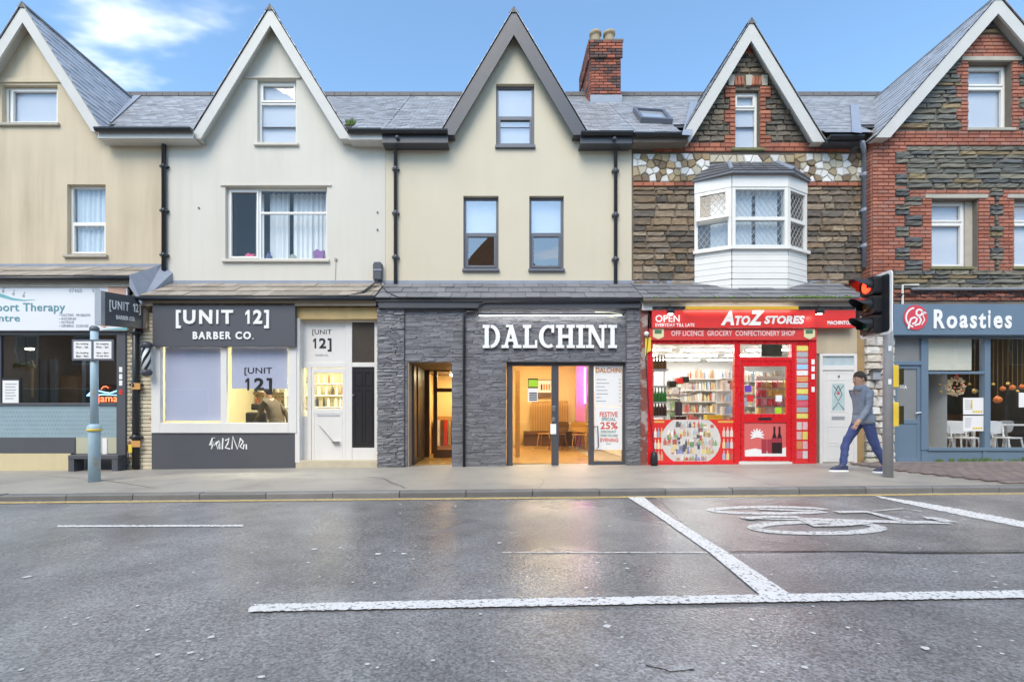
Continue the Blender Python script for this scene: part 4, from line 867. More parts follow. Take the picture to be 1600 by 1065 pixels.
dd = d.build('shop_door', m_wpaint, h2, bevel=.005); pb('pane', GLS, dd, 491, 582, 535, 638, Yd+.03, .006); pb('letter_slot', m_gp, dd, 495, 648, 531, 650, Yd+.012, .004)
MB().tube([(wx(500, Yd), Yd-.03, wz(665, Yd)), (wx(522, Yd), Yd-.03, wz(690, Yd))], .008, 6).build('pull_rod', m_steel, dd); bx('handle', m_steel, dd, wx(520, Yd), wx(531, Yd), Yd-.05, Yd+.02, wz(692, Yd), wz(689, Yd))
pb('side_pane', GLS, h2, 474, 574, 480, 650, Yd+.03, .006); pb('side_panel', m_wpaint, h2, 474, 650, 480, 722, Yd+.02, .03)
pb('door_step', M('worn_cream_step', (.50, .44, .32), .8, .2, 5, .2, 50), h2, 461, 719, 591, 744, .0, .4, bevel=.01)
m_bd = M('black_door_paint', (.022, .021, .023), .3, .12, 5)
d2 = pb('black_door', m_bd, h2, 550, 573, 585, 699, Yd+.015, .04, label='black panelled front door with white threshold')
b = MB()
for (a, c, e, f) in ((553, 580, 566, 602), (569, 580, 582, 602), (553, 608, 566, 690), (569, 608, 582, 690)): frame_rect(b, a, c, e, f, Yd+.005, 1.6, .012)
b.build('door_panel_moulding', m_bd, d2); MB().lathe([(.0, -.02), (.025, -.015), (.025, .015), (0, .02)], (wx(552.5, Yd), Yd-.02, wz(617, Yd)), 10).build('door_knob', m_steel, d2)
pb('white_threshold', m_wpaint, h2, 550, 699, 585, 720, Yd+.01, .05); pb('transom_pane', M('brown_transom', (.07, .06, .05), .15, .3, 4), h2, 550, 503, 585, 566, Yd+.02, .02)
bx('door_backing', m_dark, h2, wx(543, .3), wx(600, .3), .295, .299, -.1, 3.1)
# barber interior
t = thing('shelf_unit', 'cream shelf unit with bottles seen through the barber window', 'shelf', (-5.0, 3.6, 0))
for k in range(5): bx('shelf_board', m_ww, t, -5.9, -4.2, 3.5, 3.8, .6+k*.32, .63+k*.32)
bx('end_panel', m_ww, t, -5.93, -5.9, 3.5, 3.8, 0, 2.1); bx('end_panel', m_ww, t, -4.2, -4.17, 3.5, 3.8, 0, 2.1)
b = MB()
for k in range(5):
    x = -5.85
    while x < -4.3:
        w_ = R.uniform(.05, .12); b.lathe([(w_*.4, 0), (w_*.4, R.uniform(.1, .2)), (w_*.2, .22), (w_*.2, .24)], (x+w_/2, 3.6, .63+k*.32), 8); x += w_+R.uniform(.02, .12)
b.build('bottles', M('barber_bottles', (0, 0, 0), .3, .1, ramp=[(.1, .08, .06), (.6, .5, .3), (.3, .1, .05), (.05, .06, .08), (.7, .68, .6)]), t, kind='stuff')
t = thing('barber_chair', 'black padded barber chair inside the right barber window', 'chair', (wx(392, 1.7), 1.7, gz(-5))); cx_, cy_, cz_ = wx(392, 1.7), 1.7, gz(-5)
MB().lathe([(.28, 0), (.28, .03), (.06, .06), (.05, .45)], (cx_, cy_, cz_), 16).build('pedestal', m_steel, t, smooth=True); bx('seat', m_blk, t, cx_-.27, cx_+.27, cy_-.27, cy_+.25, cz_+.45, cz_+.6, bevel=.04); bx('backrest', m_blk, t, cx_-.25, cx_+.25, cy_+.2, cy_+.32, cz_+.6, cz_+1.15, bevel=.04); bx('headrest', m_blk, t, cx_-.12, cx_+.12, cy_+.22, cy_+.3, cz_+1.2, cz_+1.36, bevel=.03)
for s_ in (-1, 1): bx('armrest', m_steel, t, cx_+s_*.31-.03, cx_+s_*.31+.03, cy_-.22, cy_+.22, cz_+.72, cz_+.77, bevel=.01)
t = thing('wall_mirror', 'black framed mirror on the barber shop back wall', 'mirror', (-6.9, 4.1, 1.0)); bx('frame', m_blk, t, wx(358, 4.1), wx(392, 4.1), 4.12, 4.17, 1.0, 2.0); bx('glass', M('mirror_glass', (.8, .8, .8), .03, 0, metal=1), t, wx(360, 4.1), wx(390, 4.1), 4.11, 4.12, 1.04, 1.96)
t = thing('shelf_unit', 'wall shelves of bottles beside the barber mirror', 'shelf', (-6.3, 3.9, .9)); b = MB()
for k in range(3):
    bx('shelf_board', m_dwood, t, wx(394, 3.9), wx(438, 3.9), 3.9, 4.15, 1.0+k*.32, 1.03+k*.32); x = wx(395, 3.9)
    while x < wx(436, 3.9): w_ = R.uniform(.05, .1); b.lathe([(w_*.45, 0), (w_*.45, R.uniform(.1, .17)), (w_*.2, .19), (w_*.2, .22)], (x+w_/2, 4.0, 1.03+k*.32), 8); x += w_+R.uniform(.01, .06)
b.build('bottles', MATS['barber_bottles'], t, kind='stuff')
t = thing('counter', 'cream counter in the barber shop below the lettered screen', 'counter', (-4.9, 2.3, 0)); bx('top', m_ww, t, -5.9, -4.9, 2.0, 2.5, .86, .9, bevel=.005); bx('cabinet', m_barw, t, -5.85, -4.95, 2.05, 2.48, 0, .86)
for k in range(5): MB().lathe([(.035, 0), (.035, .12), (.012, .15), (.012, .19)], (-5.8+k*.17, 2.2, .9), 8).build('spray_bottle', [m_dkgrey, m_redsign, m_ww][k % 3], t, smooth=True)
# ---------------------------------------------------------------- restaurant: split-face slate cladding
m_clad = M('split_face_slate', (.15, .152, .165), .5, .22, 3, .6, 70, rnd=.28, spec=.6)
Yc = -.02
bx('clad_wall', m_clad, h3, wx(590, 0)+.02, wx(637, 0), 0, .35, -.2, 3.22); bx('clad_wall', m_clad, h3, wx(637, 0), wx(706, 0), 0, .35, wz(565, 0), 3.22)
bx('clad_wall', m_clad, h3, wx(706, 0), wx(791, 0), 0, .35, -.2, 3.22); bx('clad_wall', m_clad, h3, wx(791, 0), wx(978, 0), 0, .35, wz(565, 0), 3.22); bx('clad_wall', m_clad, h3, wx(978, 0), wx(1000, 0), 0, .35, -.2, 3.22)
strips = []
def clad_sp(zm_, a, c):
    pys = PY-(zm_-CZ)*F/9.6; sp = [(wx(590, 0), wx(1000, 0))]
    if pys > 565: sp = cut(sp, [(wx(637, 0), wx(706, 0)), (wx(791, 0), wx(978, 0))])
    return cut(sp, [(wx(633, 0)-.004, wx(633, 0)+.004), (wx(978, 0)-.004, wx(978, 0)+.004)])
strips = courses(-.12, wz(480, 0), .030, (.10, .42), clad_sp, .0, .017, R, .002, .3)
strips = [((l[0], 0, l[2]), (s_[0], s_[1]*R.uniform(.5, 1.5)+(.05 if (l[0] < wx(633, 0) or l[0] > wx(978, 0)) else 0), s_[2]), r) for l, s_, r in strips]
pieces('slate_strip', [rough_block('slate_strip', m_clad, .25, 90+i, 4, 2, .01) for i in range(5)], strips, m_clad, h3, 300)
bx('fascia_box', m_dkgrey, h3, wx(591, -.12), wx(1001, -.12), -.12, .34, wz(481, -.12), wz(468, -.12), bevel=.006)
# raised slab-serif letters
s = thing('shop_sign', 'raised white slab-serif letters spelling the restaurant name on slate', 'sign', (wx(858, 0), -.06, wz(545, 0)))
def slab(ch):
    st, sr = .22, .13; out = []
    def rect(a, c, d, e): out.append([(a, c), (d, c), (d, e), (a, e)])
    def I(x0, w=.46): m_ = x0+w/2; rect(m_-st/2, 0, m_+st/2, 1); rect(x0, 0, x0+w, sr); rect(x0, 1-sr, x0+w, 1)
    def arc(cx, cz, rx, rz, a0, a1, tx, tz, n=14):
        for i in range(n):
            p, q = rad(a0+(a1-a0)*i/n), rad(a0+(a1-a0)*(i+1)/n); f = lambda a, k: (cx+(rx-k*tx)*math.cos(a), cz+(rz-k*tz)*math.sin(a)); out.append([f(p, 0), f(q, 0), f(q, 1), f(p, 1)])
    if ch == 'I': I(0); return out, .46
    if ch == 'D':
        rect(.08, 0, .08+st, 1); rect(-.02, 0, .34, sr); rect(-.02, 1-sr, .34, 1); arc(.38, .5, .52, .5, -88, 88, .23, .13); return out, .90
    if ch == 'L': rect(.08, 0, .08+st, 1); rect(-.02, 1-sr, .42, 1); rect(-.02, 0, .74, sr); rect(.62, 0, .74, .34); return out, .74
    if ch == 'H': I(0, .42); I(.56, .42); rect(.32, .43, .66, .57); return out, .98
    if ch == 'A':
        out.append([(.10, 0), (.26, 0), (.56, .86), (.50, 1), (.42, 1)]); out.append([(.92, 0), (.68, 0), (.38, .9), (.36, 1), (.58, 1)]); rect(-.02, 0, .36, sr); rect(.58, 0, 1.04, sr); rect(.24, .28, .74, .40); rect(.22, 1-sr*.8, .58, 1); return out, 1.04
    if ch == 'C':
        arc(.5, .5, .5, .5, 62, 302, .23, .13, 20); rect(.66, .66, .80, 1.0); return out, .82
    if ch == 'N':
        rect(.10, 0, .24, 1); rect(.78, 0, .92, 1); out.append([(.04, 1), (.32, 1), (.92, 0), (.72, 0)]); rect(-.04, 0, .38, sr); rect(-.06, 1-sr, .24, 1); rect(.66, 1-sr, 1.06, 1); return out, 1.04
parts = [(c, *slab(c)) for c in 'DALCHINI']; gap = .09; tot = sum(p[2] for p in parts)+gap*7; xL, xR, zB, zT = wx(755, -.02), wx(963, -.02), wz(544, -.02), wz(508, -.02); k = (xR-xL)/tot; x = xL
m_let = M('white_sign_letter', (.80, .80, .79), .35, .03)
for c, polys, w_ in parts:
    b = MB()
    for i, p in enumerate(polys): b.prism([(x+q[0]*k, zB+q[1]*(zT-zB)) for q in p], -.075-.0003*i, -.03+.0001*i)
    b.build('letter', m_let, s); x += (w_+gap)*k
t = thing('light_bar', 'slim black light bar above the restaurant letters', 'light', (wx(860, -.16), -.16, wz(491, -.16)))
MB().tube([(wx(745, -.18), -.18, wz(491, -.18)), (wx(975, -.18), -.18, wz(491, -.18))], .02, 8).build('bar', m_black, t, smooth=True)
MB().box(wx(748, -.18), wx(972, -.18), -.157, -.150, wz(491, -.18)-.018, wz(491, -.18)+.01).build('strip', emit('led_strip', (1, .99, .95), 9), t)
for px in (770, 858, 950): MB().tube([(wx(px, -.18), -.18, wz(491, -.18)), (wx(px, -.1), -.0, wz(488, -.1))], .008, 5).build('arm', m_black, t)
MB().tube([(wx(930, -.1), -.1, wz(487, -.1)), (wx(952, -.2), -.2, wz(488, -.2)), (wx(972, -.25), -.25, wz(492, -.2)), (wx(962, -.2), -.2, wz(497, -.2)), (wx(948, -.1), -.1, wz(493, -.1))], .012, 6).build('loose_cable', M('cream_cable', (.6, .58, .42), .5), t, smooth=True)
MB().tube([(wx(725, -.06), -.07, -.1), (wx(725, -.06), -.07, wz(492, -.07)), (wx(730, -.06), -.07, wz(487, -.07)), (wx(748, -.06), -.07, wz(487, -.07)), (wx(750, -.06), -.14, wz(477, -.14)), (wx(758, -.06), -.14, wz(472, -.14)), (wx(1000, -.14), -.14, wz(471, -.14))], .026, 8).build('drainpipe', m_black, h3, smooth=True)
# doorway frame
b = MB(); Yg = .08; b.pbox(792, 565, 801, 731, Yg, .09); b.pbox(801, 565, 978, 571, Yg, .088); b.pbox(862, 571, 873, 731, Yg-.01, .09); b.pbox(920, 571, 928, 731, Yg, .088); b.pbox(973, 571, 979, 731, Yg, .088); b.pbox(928, 720, 973, 728, Yg, .086)
fr_ = b.build('door_frame', m_dkgrey, h3, bevel=.005)
for a, c, e in ((801, 862, 731), (873, 920, 731), (928, 973, 720)): pb('pane', GLS, h3, a, 571, c, e, Yg+.04, .008)
for (a, c, e, f, m_) in ((860, 662, 869, 678, m_wlet), (863, 634, 868, 642, m_steel), (863, 652, 867, 658, m_steel)): pb('lock_plate', m_, fr_, a, c, e, f, Yg-.02, .012, bevel=.004)
MB().tube([(wx(930, 0), Yg, wz(667, 0)), (wx(934, 0), .0, wz(665, 0)), (wx(935, 0), .0, wz(698, 0)), (wx(934, 0), Yg, wz(700, 0))], .012, 8).build('door_handle', m_dkgrey, fr_, smooth=True)
t = thing('poster', 'white restaurant menu poster above the festive offer in the door glass', 'poster', (wx(950, .1), .1, wz(635, .1)))
pb('sheet', m_paper, t, 929, 571, 972, 634, Yg+.03, .004); lettering('DALCHINI', (931, 574, 971, 582), Yg+.029, M('orange_print', (.55, .22, .06), .5), t, .03)
for k in range(7): pb('text_line', m_gp, t, 932, 592+k*5.6, 938+R.randint(0, 16), 593.2+k*5.6, Yg+.027, .002); pb('price', m_gp, t, 967, 592+k*5.6, 970, 593.2+k*5.6, Yg+.027, .002)
t = thing('poster', 'festive 25% offer poster on the restaurant door glass', 'poster', (wx(950, .1), .1, wz(702, .1)))
pb('sheet', m_paper, t, 929, 635, 972, 702, Yg+.03, .004); m_rp = M('red_print', (.6, .07, .04), .5); m_gnp = M('green_grey_print', (.14, .24, .22), .5)
for s2, rc, m_ in (('FESTIVE', (937, 643, 965, 651), m_rp), ('SPECIAL', (940, 652, 962, 657), m_gnp), ('25%', (938, 659, 965, 670), m_rp), ('DISCOUNT', (939, 672, 963, 676), m_gnp), ('WHEN YOU DINE', (938, 678, 965, 682), m_gnp), ('EVENING', (938, 684, 966, 690), m_rp), ('ONLY', (947, 692, 955, 694), m_gnp)): lettering(s2, rc, Yg+.029, m_, t, .02)
t = thing('notice', 'lime green and white hygiene notices on the sliding door glass', 'notice', (wx(832, .1), .1, wz(626, .1)))
pb('lime_panel', M('lime_print', (.36, .62, .03), .5), t, 826, 593, 840, 604, Yg+.03, .003); pb('black_band', m_blk, t, 825, 591, 840.5, 606, Yg+.034, .003); pb('white_sheet', m_paper, t, 825, 606.5, 840.5, 627, Yg+.034, .003)
for k in range(4): pb('grid_row', m_blk, t, 827, 613+k*3.4, 839, 615+k*3.4, Yg+.031, .003)
# restaurant interior
xr0, xr1 = wx(785, .4), wx(1000, .4)
room(h3, xr0, xr1, .36, 6.5, .02, 2.75, m_warmw, m_floorw, m_warmw)
for i in range(3): lamp(xr0+.6, xr1-.6, 1.0+i*1.9, 1.15+i*1.9, 2.73, e_warm, 'warm ceiling strip light inside the restaurant', 'restaurant ceiling lights')
pk = thing('wall_panel', 'magenta-lit wall panel at the back of the restaurant', 'panel', (2.4, 6.2, 0))
bx('panel', M('pink_lit_panel', (.55, .2, .5), .6), pk, wx(900, 5.6), wx(914, 5.6), 5.6, 5.7, .02, 2.6); bx('led_tube', emit('magenta_led', (.85, .12, 1), 7), pk, wx(913, 5.5), wx(915.5, 5.5), 5.52, 5.56, 1.4, 2.55)  # magenta light also put into the panel's base colour
for px0, px1 in ((805, 812),): bx('timber_post', m_wood, h3, wx(px0, 2), wx(px1, 2), 1.9, 2.1, .02, 2.1)
def table(x, y, z, w, d, label, group, mat=m_wood, h=.75):
    t = thing('table', label, 'table', (x, y, z), group); bx('table_top', mat, t, x-w/2, x+w/2, y-d/2, y+d/2, z+h-.04, z+h, bevel=.008)
    for sx in (-1, 1):
        for sy in (-1, 1): bx('leg', mat, t, x+sx*(w/2-.06)-.025, x+sx*(w/2-.06)+.025, y+sy*(d/2-.06)-.025, y+sy*(d/2-.06)+.025, z, z+h-.04)
def chair(x, y, z, rot, mat, label, group, tan=False):
    t = thing('chair', label, 'chair', (x, y, z), group); m = Matrix.Translation((x, y, z)) @ Matrix.Rotation(rot, 4, 'Z')
    def P_(b, name): b.xf(m).build(name, mat, t, smooth=False)
    n = 16; seat = MB(); pts = [(.21*math.copysign(abs(math.cos(2*math.pi*i/n))**.6, math.cos(2*math.pi*i/n)), .21*math.copysign(abs(math.sin(2*math.pi*i/n))**.6, math.sin(2*math.pi*i/n))) for i in range(n)]
    seat.add([(p[0], p[1], .44) for p in pts]+[(p[0], p[1], .47) for p in pts], [tuple(range(n))[::-1], tuple(range(n, 2*n))]+[(i, (i+1) % n, (i+1) % n+n, i+n) for i in range(n)]); P_(seat, 'seat')
    bk = MB(); prof = [(.24*math.copysign(abs(math.cos(2*math.pi*i/n))**.55, math.cos(2*math.pi*i/n)), .68+.15*math.copysign(abs(math.sin(2*math.pi*i/n))**.55, math.sin(2*math.pi*i/n))) for i in range(n)]
    cur = lambda px_: .22-.5*px_*px_
    bk.add([(a, cur(a)+(c-.47)*.15, c) for a, c in prof]+[(a, cur(a)+(c-.47)*.15+.02, c) for a, c in prof], [tuple(range(n)), tuple(range(2*n-1, n-1, -1))]+[(i, (i+1) % n, (i+1) % n+n, i+n) for i in range(n)]); P_(bk, 'backrest')
    for sx in (-1, 1):
        P_(MB().tube([(sx*.16, -.15, .45), (sx*.21, -.21, 0)], [.016, .011], 6), 'leg'); P_(MB().tube([(sx*.15, .21, .72), (sx*.15, .16, .45), (sx*.20, .25, 0)], [.014, .017, .011], 6), 'leg')
t = thing('slatted_bench', 'high slatted wooden bench along the restaurant back wall', 'bench', (1.7, 6.0, .02))
bx('seat', m_dwood, t, wx(818, 6), wx(897, 6), 5.75, 6.3, .4, .5); bx('top_rail', m_wood, t, wx(831, 6.2), wx(888, 6.2), 6.25, 6.3, 1.42, 1.5)
for k in range(22): x = wx(831+k*2.65, 6.2); bx('slat', m_wood, t, x, x+.032, 6.27, 6.3, .5, 1.42)
bx('base', m_dwood, t, wx(818, 6), wx(897, 6), 5.85, 6.3, .02, .4)
table(wx(890, 4.4), 4.4, .02, 1.0, .7, 'wooden table in front of the slatted bench', 'restaurant tables'); table(wx(893, 5.3), 5.3, .02, 1.1, .6, 'wooden table close to the slatted bench seat', 'restaurant tables')
for i, (px, y, r) in enumerate(((852, 4.6, 1.2), (872, 3.9, .2), (905, 3.9, -.2), (914, 4.7, -1.4))): chair(wx(px, y), y, .02, r+math.pi, m_dwood if i % 2 else m_wood, ['light wooden chair turned sideways left of the restaurant table', 'dark wooden chair behind the sliding door post', 'light wooden chair right of the sliding door post', 'dark wooden chair beside the magenta wall panel'][i], 'restaurant chairs')
t = thing('picture', 'white framed picture with small orange figures on the restaurant wall', 'picture', (wx(851, 6.4), 6.4, wz(615, 6.4)))
pb('frame', m_dwood, t, 839, 593, 864, 621, 6.43, .05); pb('print', m_paper, t, 840, 594, 863, 613, 6.42, .01)
for k in range(4): pb('figure', MATS['orange_print'] if k else m_blk, t, 845+k*4, 600, 847.5+k*4, 609, 6.41, .008)
# entrance passage
xp0, xp1 = wx(637, 0), wx(706, 0); m_brwn = M('brown_passage_wall', (.20, .14, .10), .6, .15)
room(h3, xp0, xp1+.25, .36, 3.6, gz(-1)+.0, wz(566, 0)+.02, m_warmw, m_floorw, m_brwn)
bx('passage_side', M('painted_reveal', (.36, .29, .23), .7), h3, xp0+.004, xp0+.02, .0, .36, -.1, wz(566, 0)); 
b = MB(); b.box(xp0+.02, xp0+.06, .4, .5, 0, 2.1); b.box(xp0+.02, xp0+.06, .9, 1.8, 0, 2.1); b.box(xp0+.02, xp0+.055, .5, .9, 0, .1); b.build('side_door', m_dkgrey, h3); bx('timber_leaf', m_wood, h3, xp0+.012, xp0+.03, .5, .9, .1, 2.1)
b = MB(); y_ = 1.9; X = lambda px: wx(px, y_)
b.box(X(663), X(671), y_, y_+.06, 0, 2.1); b.box(X(677), X(683), y_, y_+.06, 0, 2.1); b.box(X(655), X(720), y_, y_+.06, wz(580, y_), 2.6); b.box(X(683), X(720), y_, y_+.06, wz(612, y_), wz(606, y_)); b.box(X(683), X(720), y_, y_+.06, 0, wz(702, y_))
b.build('inner_door_frame', m_dwood, h3, bevel=.004); pb('pane', GLS, h3, 683, 580, 720, 702, y_+.03, .006)
lamp(xp0+.6, xp0+1.0, 2.5, 2.9, wz(566, 0), e_warm, 'warm lamp in the entrance passage')
t = thing('display_case', 'wooden display case at the end of the entrance passage', 'cabinet', (wx(697, 3.3), 3.3, .0)); bx('case', m_wood, t, wx(680, 3.3), wx(716, 3.3), 3.25, 3.5, .0, 1.0)
for k in range(5): bx('panel', [m_ww, m_dwood, m_redsign, m_pot, m_dwood][k], t, wx(683+k*5.6, 3.2), wx(687+k*5.6, 3.2), 3.22, 3.25, .2, .9)
# junction box at the party wall
t = thing('junction_box', 'grey rounded cable box on the off-white wall by the party line', 'box', (wx(590.5, .6), .6, wz(440, .6)))
MB().prism([(wx(583, .58)+a, c) for a, c in ((0, wz(437, .58)), (.18, wz(437, .58)), (.19, wz(412, .58)), (.16, wz(409, .58)), (.03, wz(409, .58)), (-.005, wz(413, .58)))], .56, .68).build('case', m_dkgrey, t, bevel=.015); bx('band', m_lead, t, wx(583, .55), wx(583, .55)+.18, .553, .56, wz(422, .55), wz(420, .55))
b = MB()
for k in range(3): b.tube([(wx(590, .5), .5, wz(438, .5)), (wx(575-k*6, .0), -.02, wz(455+k*2, 0)), (wx(540-k*12, -.2), -.2, wz(462+k, -.2)), (wx(420-k*40, -.2), -.2, wz(464+k*.5, -.2)), (wx(240, -.2), -.2, wz(463.5, -.2))], .012, 5)
b.tube([(wx(592, .5), .5, wz(440, .5)), (wx(605, 0), 0, wz(456, 0)), (wx(622, -.2), -.2, wz(464, -.2)), (wx(800, -.2), -.2, wz(467, -.2)), (wx(1000, -.2), -.2, wz(467, -.2))], .01, 5)
b.build('cable_bundle', m_black, t)
# ---------------------------------------------------------------- convenience store
xs0, xs1 = wx(1000, 0), wx(1276, 0)
room(h4, xs0+.05, 9.4, .34, 6.2, gz(4), 2.78, m_ww, m_gfloor, m_ww)
for i in range(4):
    for j in range(3): lamp(xs0+.2+j*1.7, xs0+1.6+j*1.7, 1.5+i*1.15, 1.62+i*1.15, 2.76, e_white, 'white tube light on the store ceiling', 'store ceiling tube lights')
b = MB()
b.pbox(1012, 530, 1020, 728, -.02, .12); b.pbox(1148, 530, 1157, 728, -.01, .1); b.pbox(1237, 535, 1243, 728, -.02, .12); b.pbox(1264, 530, 1276, 729, -.03, .14); b.pbox(1020, 722, 1148, 728, -.02, .12); b.pbox(1020, 530, 1264, 537, -.012, .1); b.pbox(1157, 558, 1237, 564, -.008, .1); b.pbox(1243, 722, 1264, 728, -.02, .1)
b.build('shopfront_frame', m_red, h4, bevel=.006)
pb('pilaster', M('weathered_red_timber', (.20, .06, .045), .6, .35, 4, .3, 40, worn=(6, (.33, .28, .25))), h4, 1000, 478, 1012, 740, -.03, .2)
for (a, c, e, f) in ((1020, 537, 1148, 722), (1157, 537, 1237, 558)): pb('pane', GLS, h4, a, c, e, f, .05, .006)
d = MB(); d.pbox(1158, 564, 1236, 572, 0, .05); d.pbox(1158, 572, 1163, 720, 0, .05); d.pbox(1229, 572, 1236, 720, 0, .05); d.pbox(1163, 646, 1229, 660, .001, .048); d.pbox(1163, 713, 1229, 720, .001, .048)
dr = d.build('red_door', m_red, h4, bevel=.006); pb('pane', GLS, dr, 1163, 572, 1229, 646, .03, .006); pb('letter_slot', m_blk, dr, 1185, 652, 1206, 656, -.006, .01)
pb('door_step', m_wpaint, h4, 1155, 721, 1238, 742, -.03, .2)
# signs
s = thing('shop_sign', 'long red store fascia sign with slanted white lettering', 'sign', (wx(1175, -.1), -.1, wz(513, -.1)))
pb('board', m_redsign, s, 1019, 478, 1337, 512, -.1, .09, bevel=.005)
for ch, rc in (('A', (1126, 486, 1147, 508)), ('Z', (1169, 485, 1194, 508))): lettering(ch, rc, -.101, m_wlet, s, .05, .25, .008, 'letter')
lettering('TO', (1148, 493, 1172, 508), -.101, m_wlet, s, .05, .2, .006); lettering('STORES', (1194, 493, 1257, 506), -.101, m_wlet, s, .05, .2, .006)
lettering('OPEN', (1024, 492, 1062, 503), -.101, m_wlet, s, .02); lettering('EVERYDAY TILL LATE', (1024, 505, 1085, 510), -.101, m_wlet, s, .02); lettering('MACHINTOSH', (1293, 501, 1334, 507), -.101, m_wlet, s, .03)
t = thing('sign_light', 'yellow trough light along the top of the red store sign', 'light', (wx(1160, -.25), -.25, wz(484, -.25)))
pb('trough', M('ochre_trough', (.60, .36, .03), .4), t, 1072, 478, 1248, 483.5, -.26, .05, bevel=.006); bx('tube', emit('trough_tube', (1, .97, .92), 4), t, wx(1076, -.22), wx(1244, -.22), -.205, -.185, wz(483, -.22)-.0, wz(483, -.22)+.03)
for px in (1090, 1160, 1230): bx('bracket', m_dkgrey, t, wx(px, -.2), wx(px, -.2)+.02, -.19, -.09, wz(482, -.2), wz(480, -.2))
for i, px in enumerate((1048, 1281)):
    t = thing('spotlight', ['small dark spotlight above the word OPEN', 'small dark spotlight at the far end of the red sign beside the traffic signal'][i], 'light', (wx(px, -.3), -.3, wz(489, -.3)), 'spotlights on the red sign')
    bx('body', m_black, t, wx(px-5, -.3), wx(px+5, -.3), -.36, -.24, wz(490, -.3), wz(483, -.3), bevel=.015); bx('lens', emit('spot_lens', (1, .95, .85), 14), t, wx(px-3.5, -.3), wx(px+3.5, -.3), -.30, -.25, wz(490, -.3)-.006, wz(490, -.3)+.002); MB().tube([(wx(px, -.3), -.28, wz(483, -.3)), (wx(px, -.1), -.06, wz(474, -.1))], .01, 5).build('arm', m_black, t)
s = thing('shop_sign', 'lower red sign strip listing the store goods between two pale badges', 'sign', (wx(1145, -.06), -.06, wz(531, -.06)))
pb('board', M('red_strip', (.58, .04, .035), .4), s, 1014, 513, 1276, 531, -.06, .055); lettering('OFF LICENCE  GROCERY  CONFECTIONERY SHOP', (1049, 516.5, 1242, 524.5), -.061, M('pinkish_print', (.72, .60, .58), .5), s, .01)
for px in (1020, 1256): MB().prism([(wx(px+a, -.061), wz(c, -.061)) for a, c in ((0, 514), (17, 514), (17, 526), (8.5, 530), (0, 526))], -.068, -.061).build('badge', M('badge_cream', (.65, .6, .35), .5), s); pb('badge_mark', M('badge_dark', (.06, .16, .08), .5), s, px+3, 515, px+14, 521, -.071, .002)
# window poster with bottles (flat print)
t = thing('poster', 'red window poster with rows of bottles in a white oval', 'poster', (wx(1084, .04), .04, wz(722, .04)))
Yp = .042; pb('sheet', m_redsign, t, 1020, 655, 1148, 722, Yp, .004)
n = 30; x_, X_, z_, Z_ = wx(1033, Yp), wx(1126, Yp), wz(720, Yp), wz(655.5, Yp); poly = [((x_+X_)/2+(X_-x_)/2*math.cos(2*math.pi*i/n), (z_+Z_)/2+(Z_-z_)*.62*math.sin(2*math.pi*i/n)) for i in range(n)]; poly = clip(clip(poly, 0, 1, Z_), 0, -1, -z_)
MB().prism(poly, Yp-.003, Yp).build('oval', M('pale_print', (.60, .57, .54), .5, .2, 9), t)
ramp_prod = [(.48, .12, .10), (.20, .34, .16), (.62, .52, .24), (.22, .24, .42), (.68, .66, .62), (.48, .30, .16), (.10, .10, .11), (.58, .42, .40), (.64, .60, .50), (.36, .44, .46)]
m_prod = M('assorted_packaging', (0, 0, 0), .4, .15, 20, rnd=.2, ramp=ramp_prod)
m_prodl = M('pale_packaging', (0, 0, 0), .4, .15, 20, rnd=.2, ramp=[(.6, .56, .5), (.7, .6, .3), (.45, .12, .10), (.7, .68, .66), (.55, .35, .2), (.3, .4, .55), (.62, .5, .42)])
def flat_bottle(b, px, py0, py1, w, Y):
    h = py1-py0; b.prism([(wx(px+a*w, Y), wz(py1-c*h, Y)) for a, c in ((-.5, 0), (.5, 0), (.5, .55), (.18, .75), (.18, 1), (-.18, 1), (-.18, .75), (-.5, .55))], Y-.002, Y)
def inoval(px, py): return ((px-1079.5)/46)**2+((py-688)/41)**2 < .85
b = MB()
for row, (a, c) in enumerate(((657, 668), (669, 682), (683, 696), (697, 709), (710, 719.5))):
    px = 1034
    while px < 1126:
        w_ = R.uniform(2.2, 5.5)
        if inoval(px, a) and inoval(px, c): flat_bottle(b, px, a+R.uniform(0, 4), c-R.uniform(0, 1), w_, Yp-.0035)
        px += w_+R.uniform(.1, .8)
for k in range(70):
    px, py = R.uniform(1036, 1123), R.uniform(662, 716); w_, h_ = R.uniform(2.5, 7), R.uniform(4, 9)
    if inoval(px-4, py-5) and inoval(px+4, py+5): b.pbox(px-w_/2, py-h_/2, px+w_/2, py+h_/2, Yp-.0062-.00002*k, .0004)
b.build('bottle_print', m_prod, t, kind='stuff'); b = MB()
for row in range(3):
    for k in range(3): flat_bottle(b, 1024+k*5, 668+row*18, 683+row*18, 4, Yp-.0005)
    for k in range(3): flat_bottle(b, 1131+k*6, 667+row*18, 682+row*18, 4.5, Yp-.0005)
b.build('bottle_print', m_prodl, t, kind='stuff')
pb('banner', M('ochre_print', (.65, .38, .08), .5), t, 1022, 657, 1038, 660, Yp-.002, .0015); pb('banner', MATS['ochre_print'], t, 1122, 657, 1146, 660, Yp-.002, .0015)
t = thing('poster', 'pink poster with drinks on the lower half of the red door', 'poster', (wx(1196, 0), .02, wz(713, .02)))
pb('sheet', M('coral_print', (.62, .13, .12), .5, .1, 3), t, 1163, 660, 1229, 713, .02, .004)
b = MB(); b.prism([(wx(1164, .018), wz(712.5, .018)), (wx(1228, .018), wz(712.5, .018)), (wx(1228, .018), wz(698, .018)), (wx(1205, .018), wz(706, .018)), (wx(1180, .018), wz(700, .018)), (wx(1164, .018), wz(703, .018))], .016, .02)
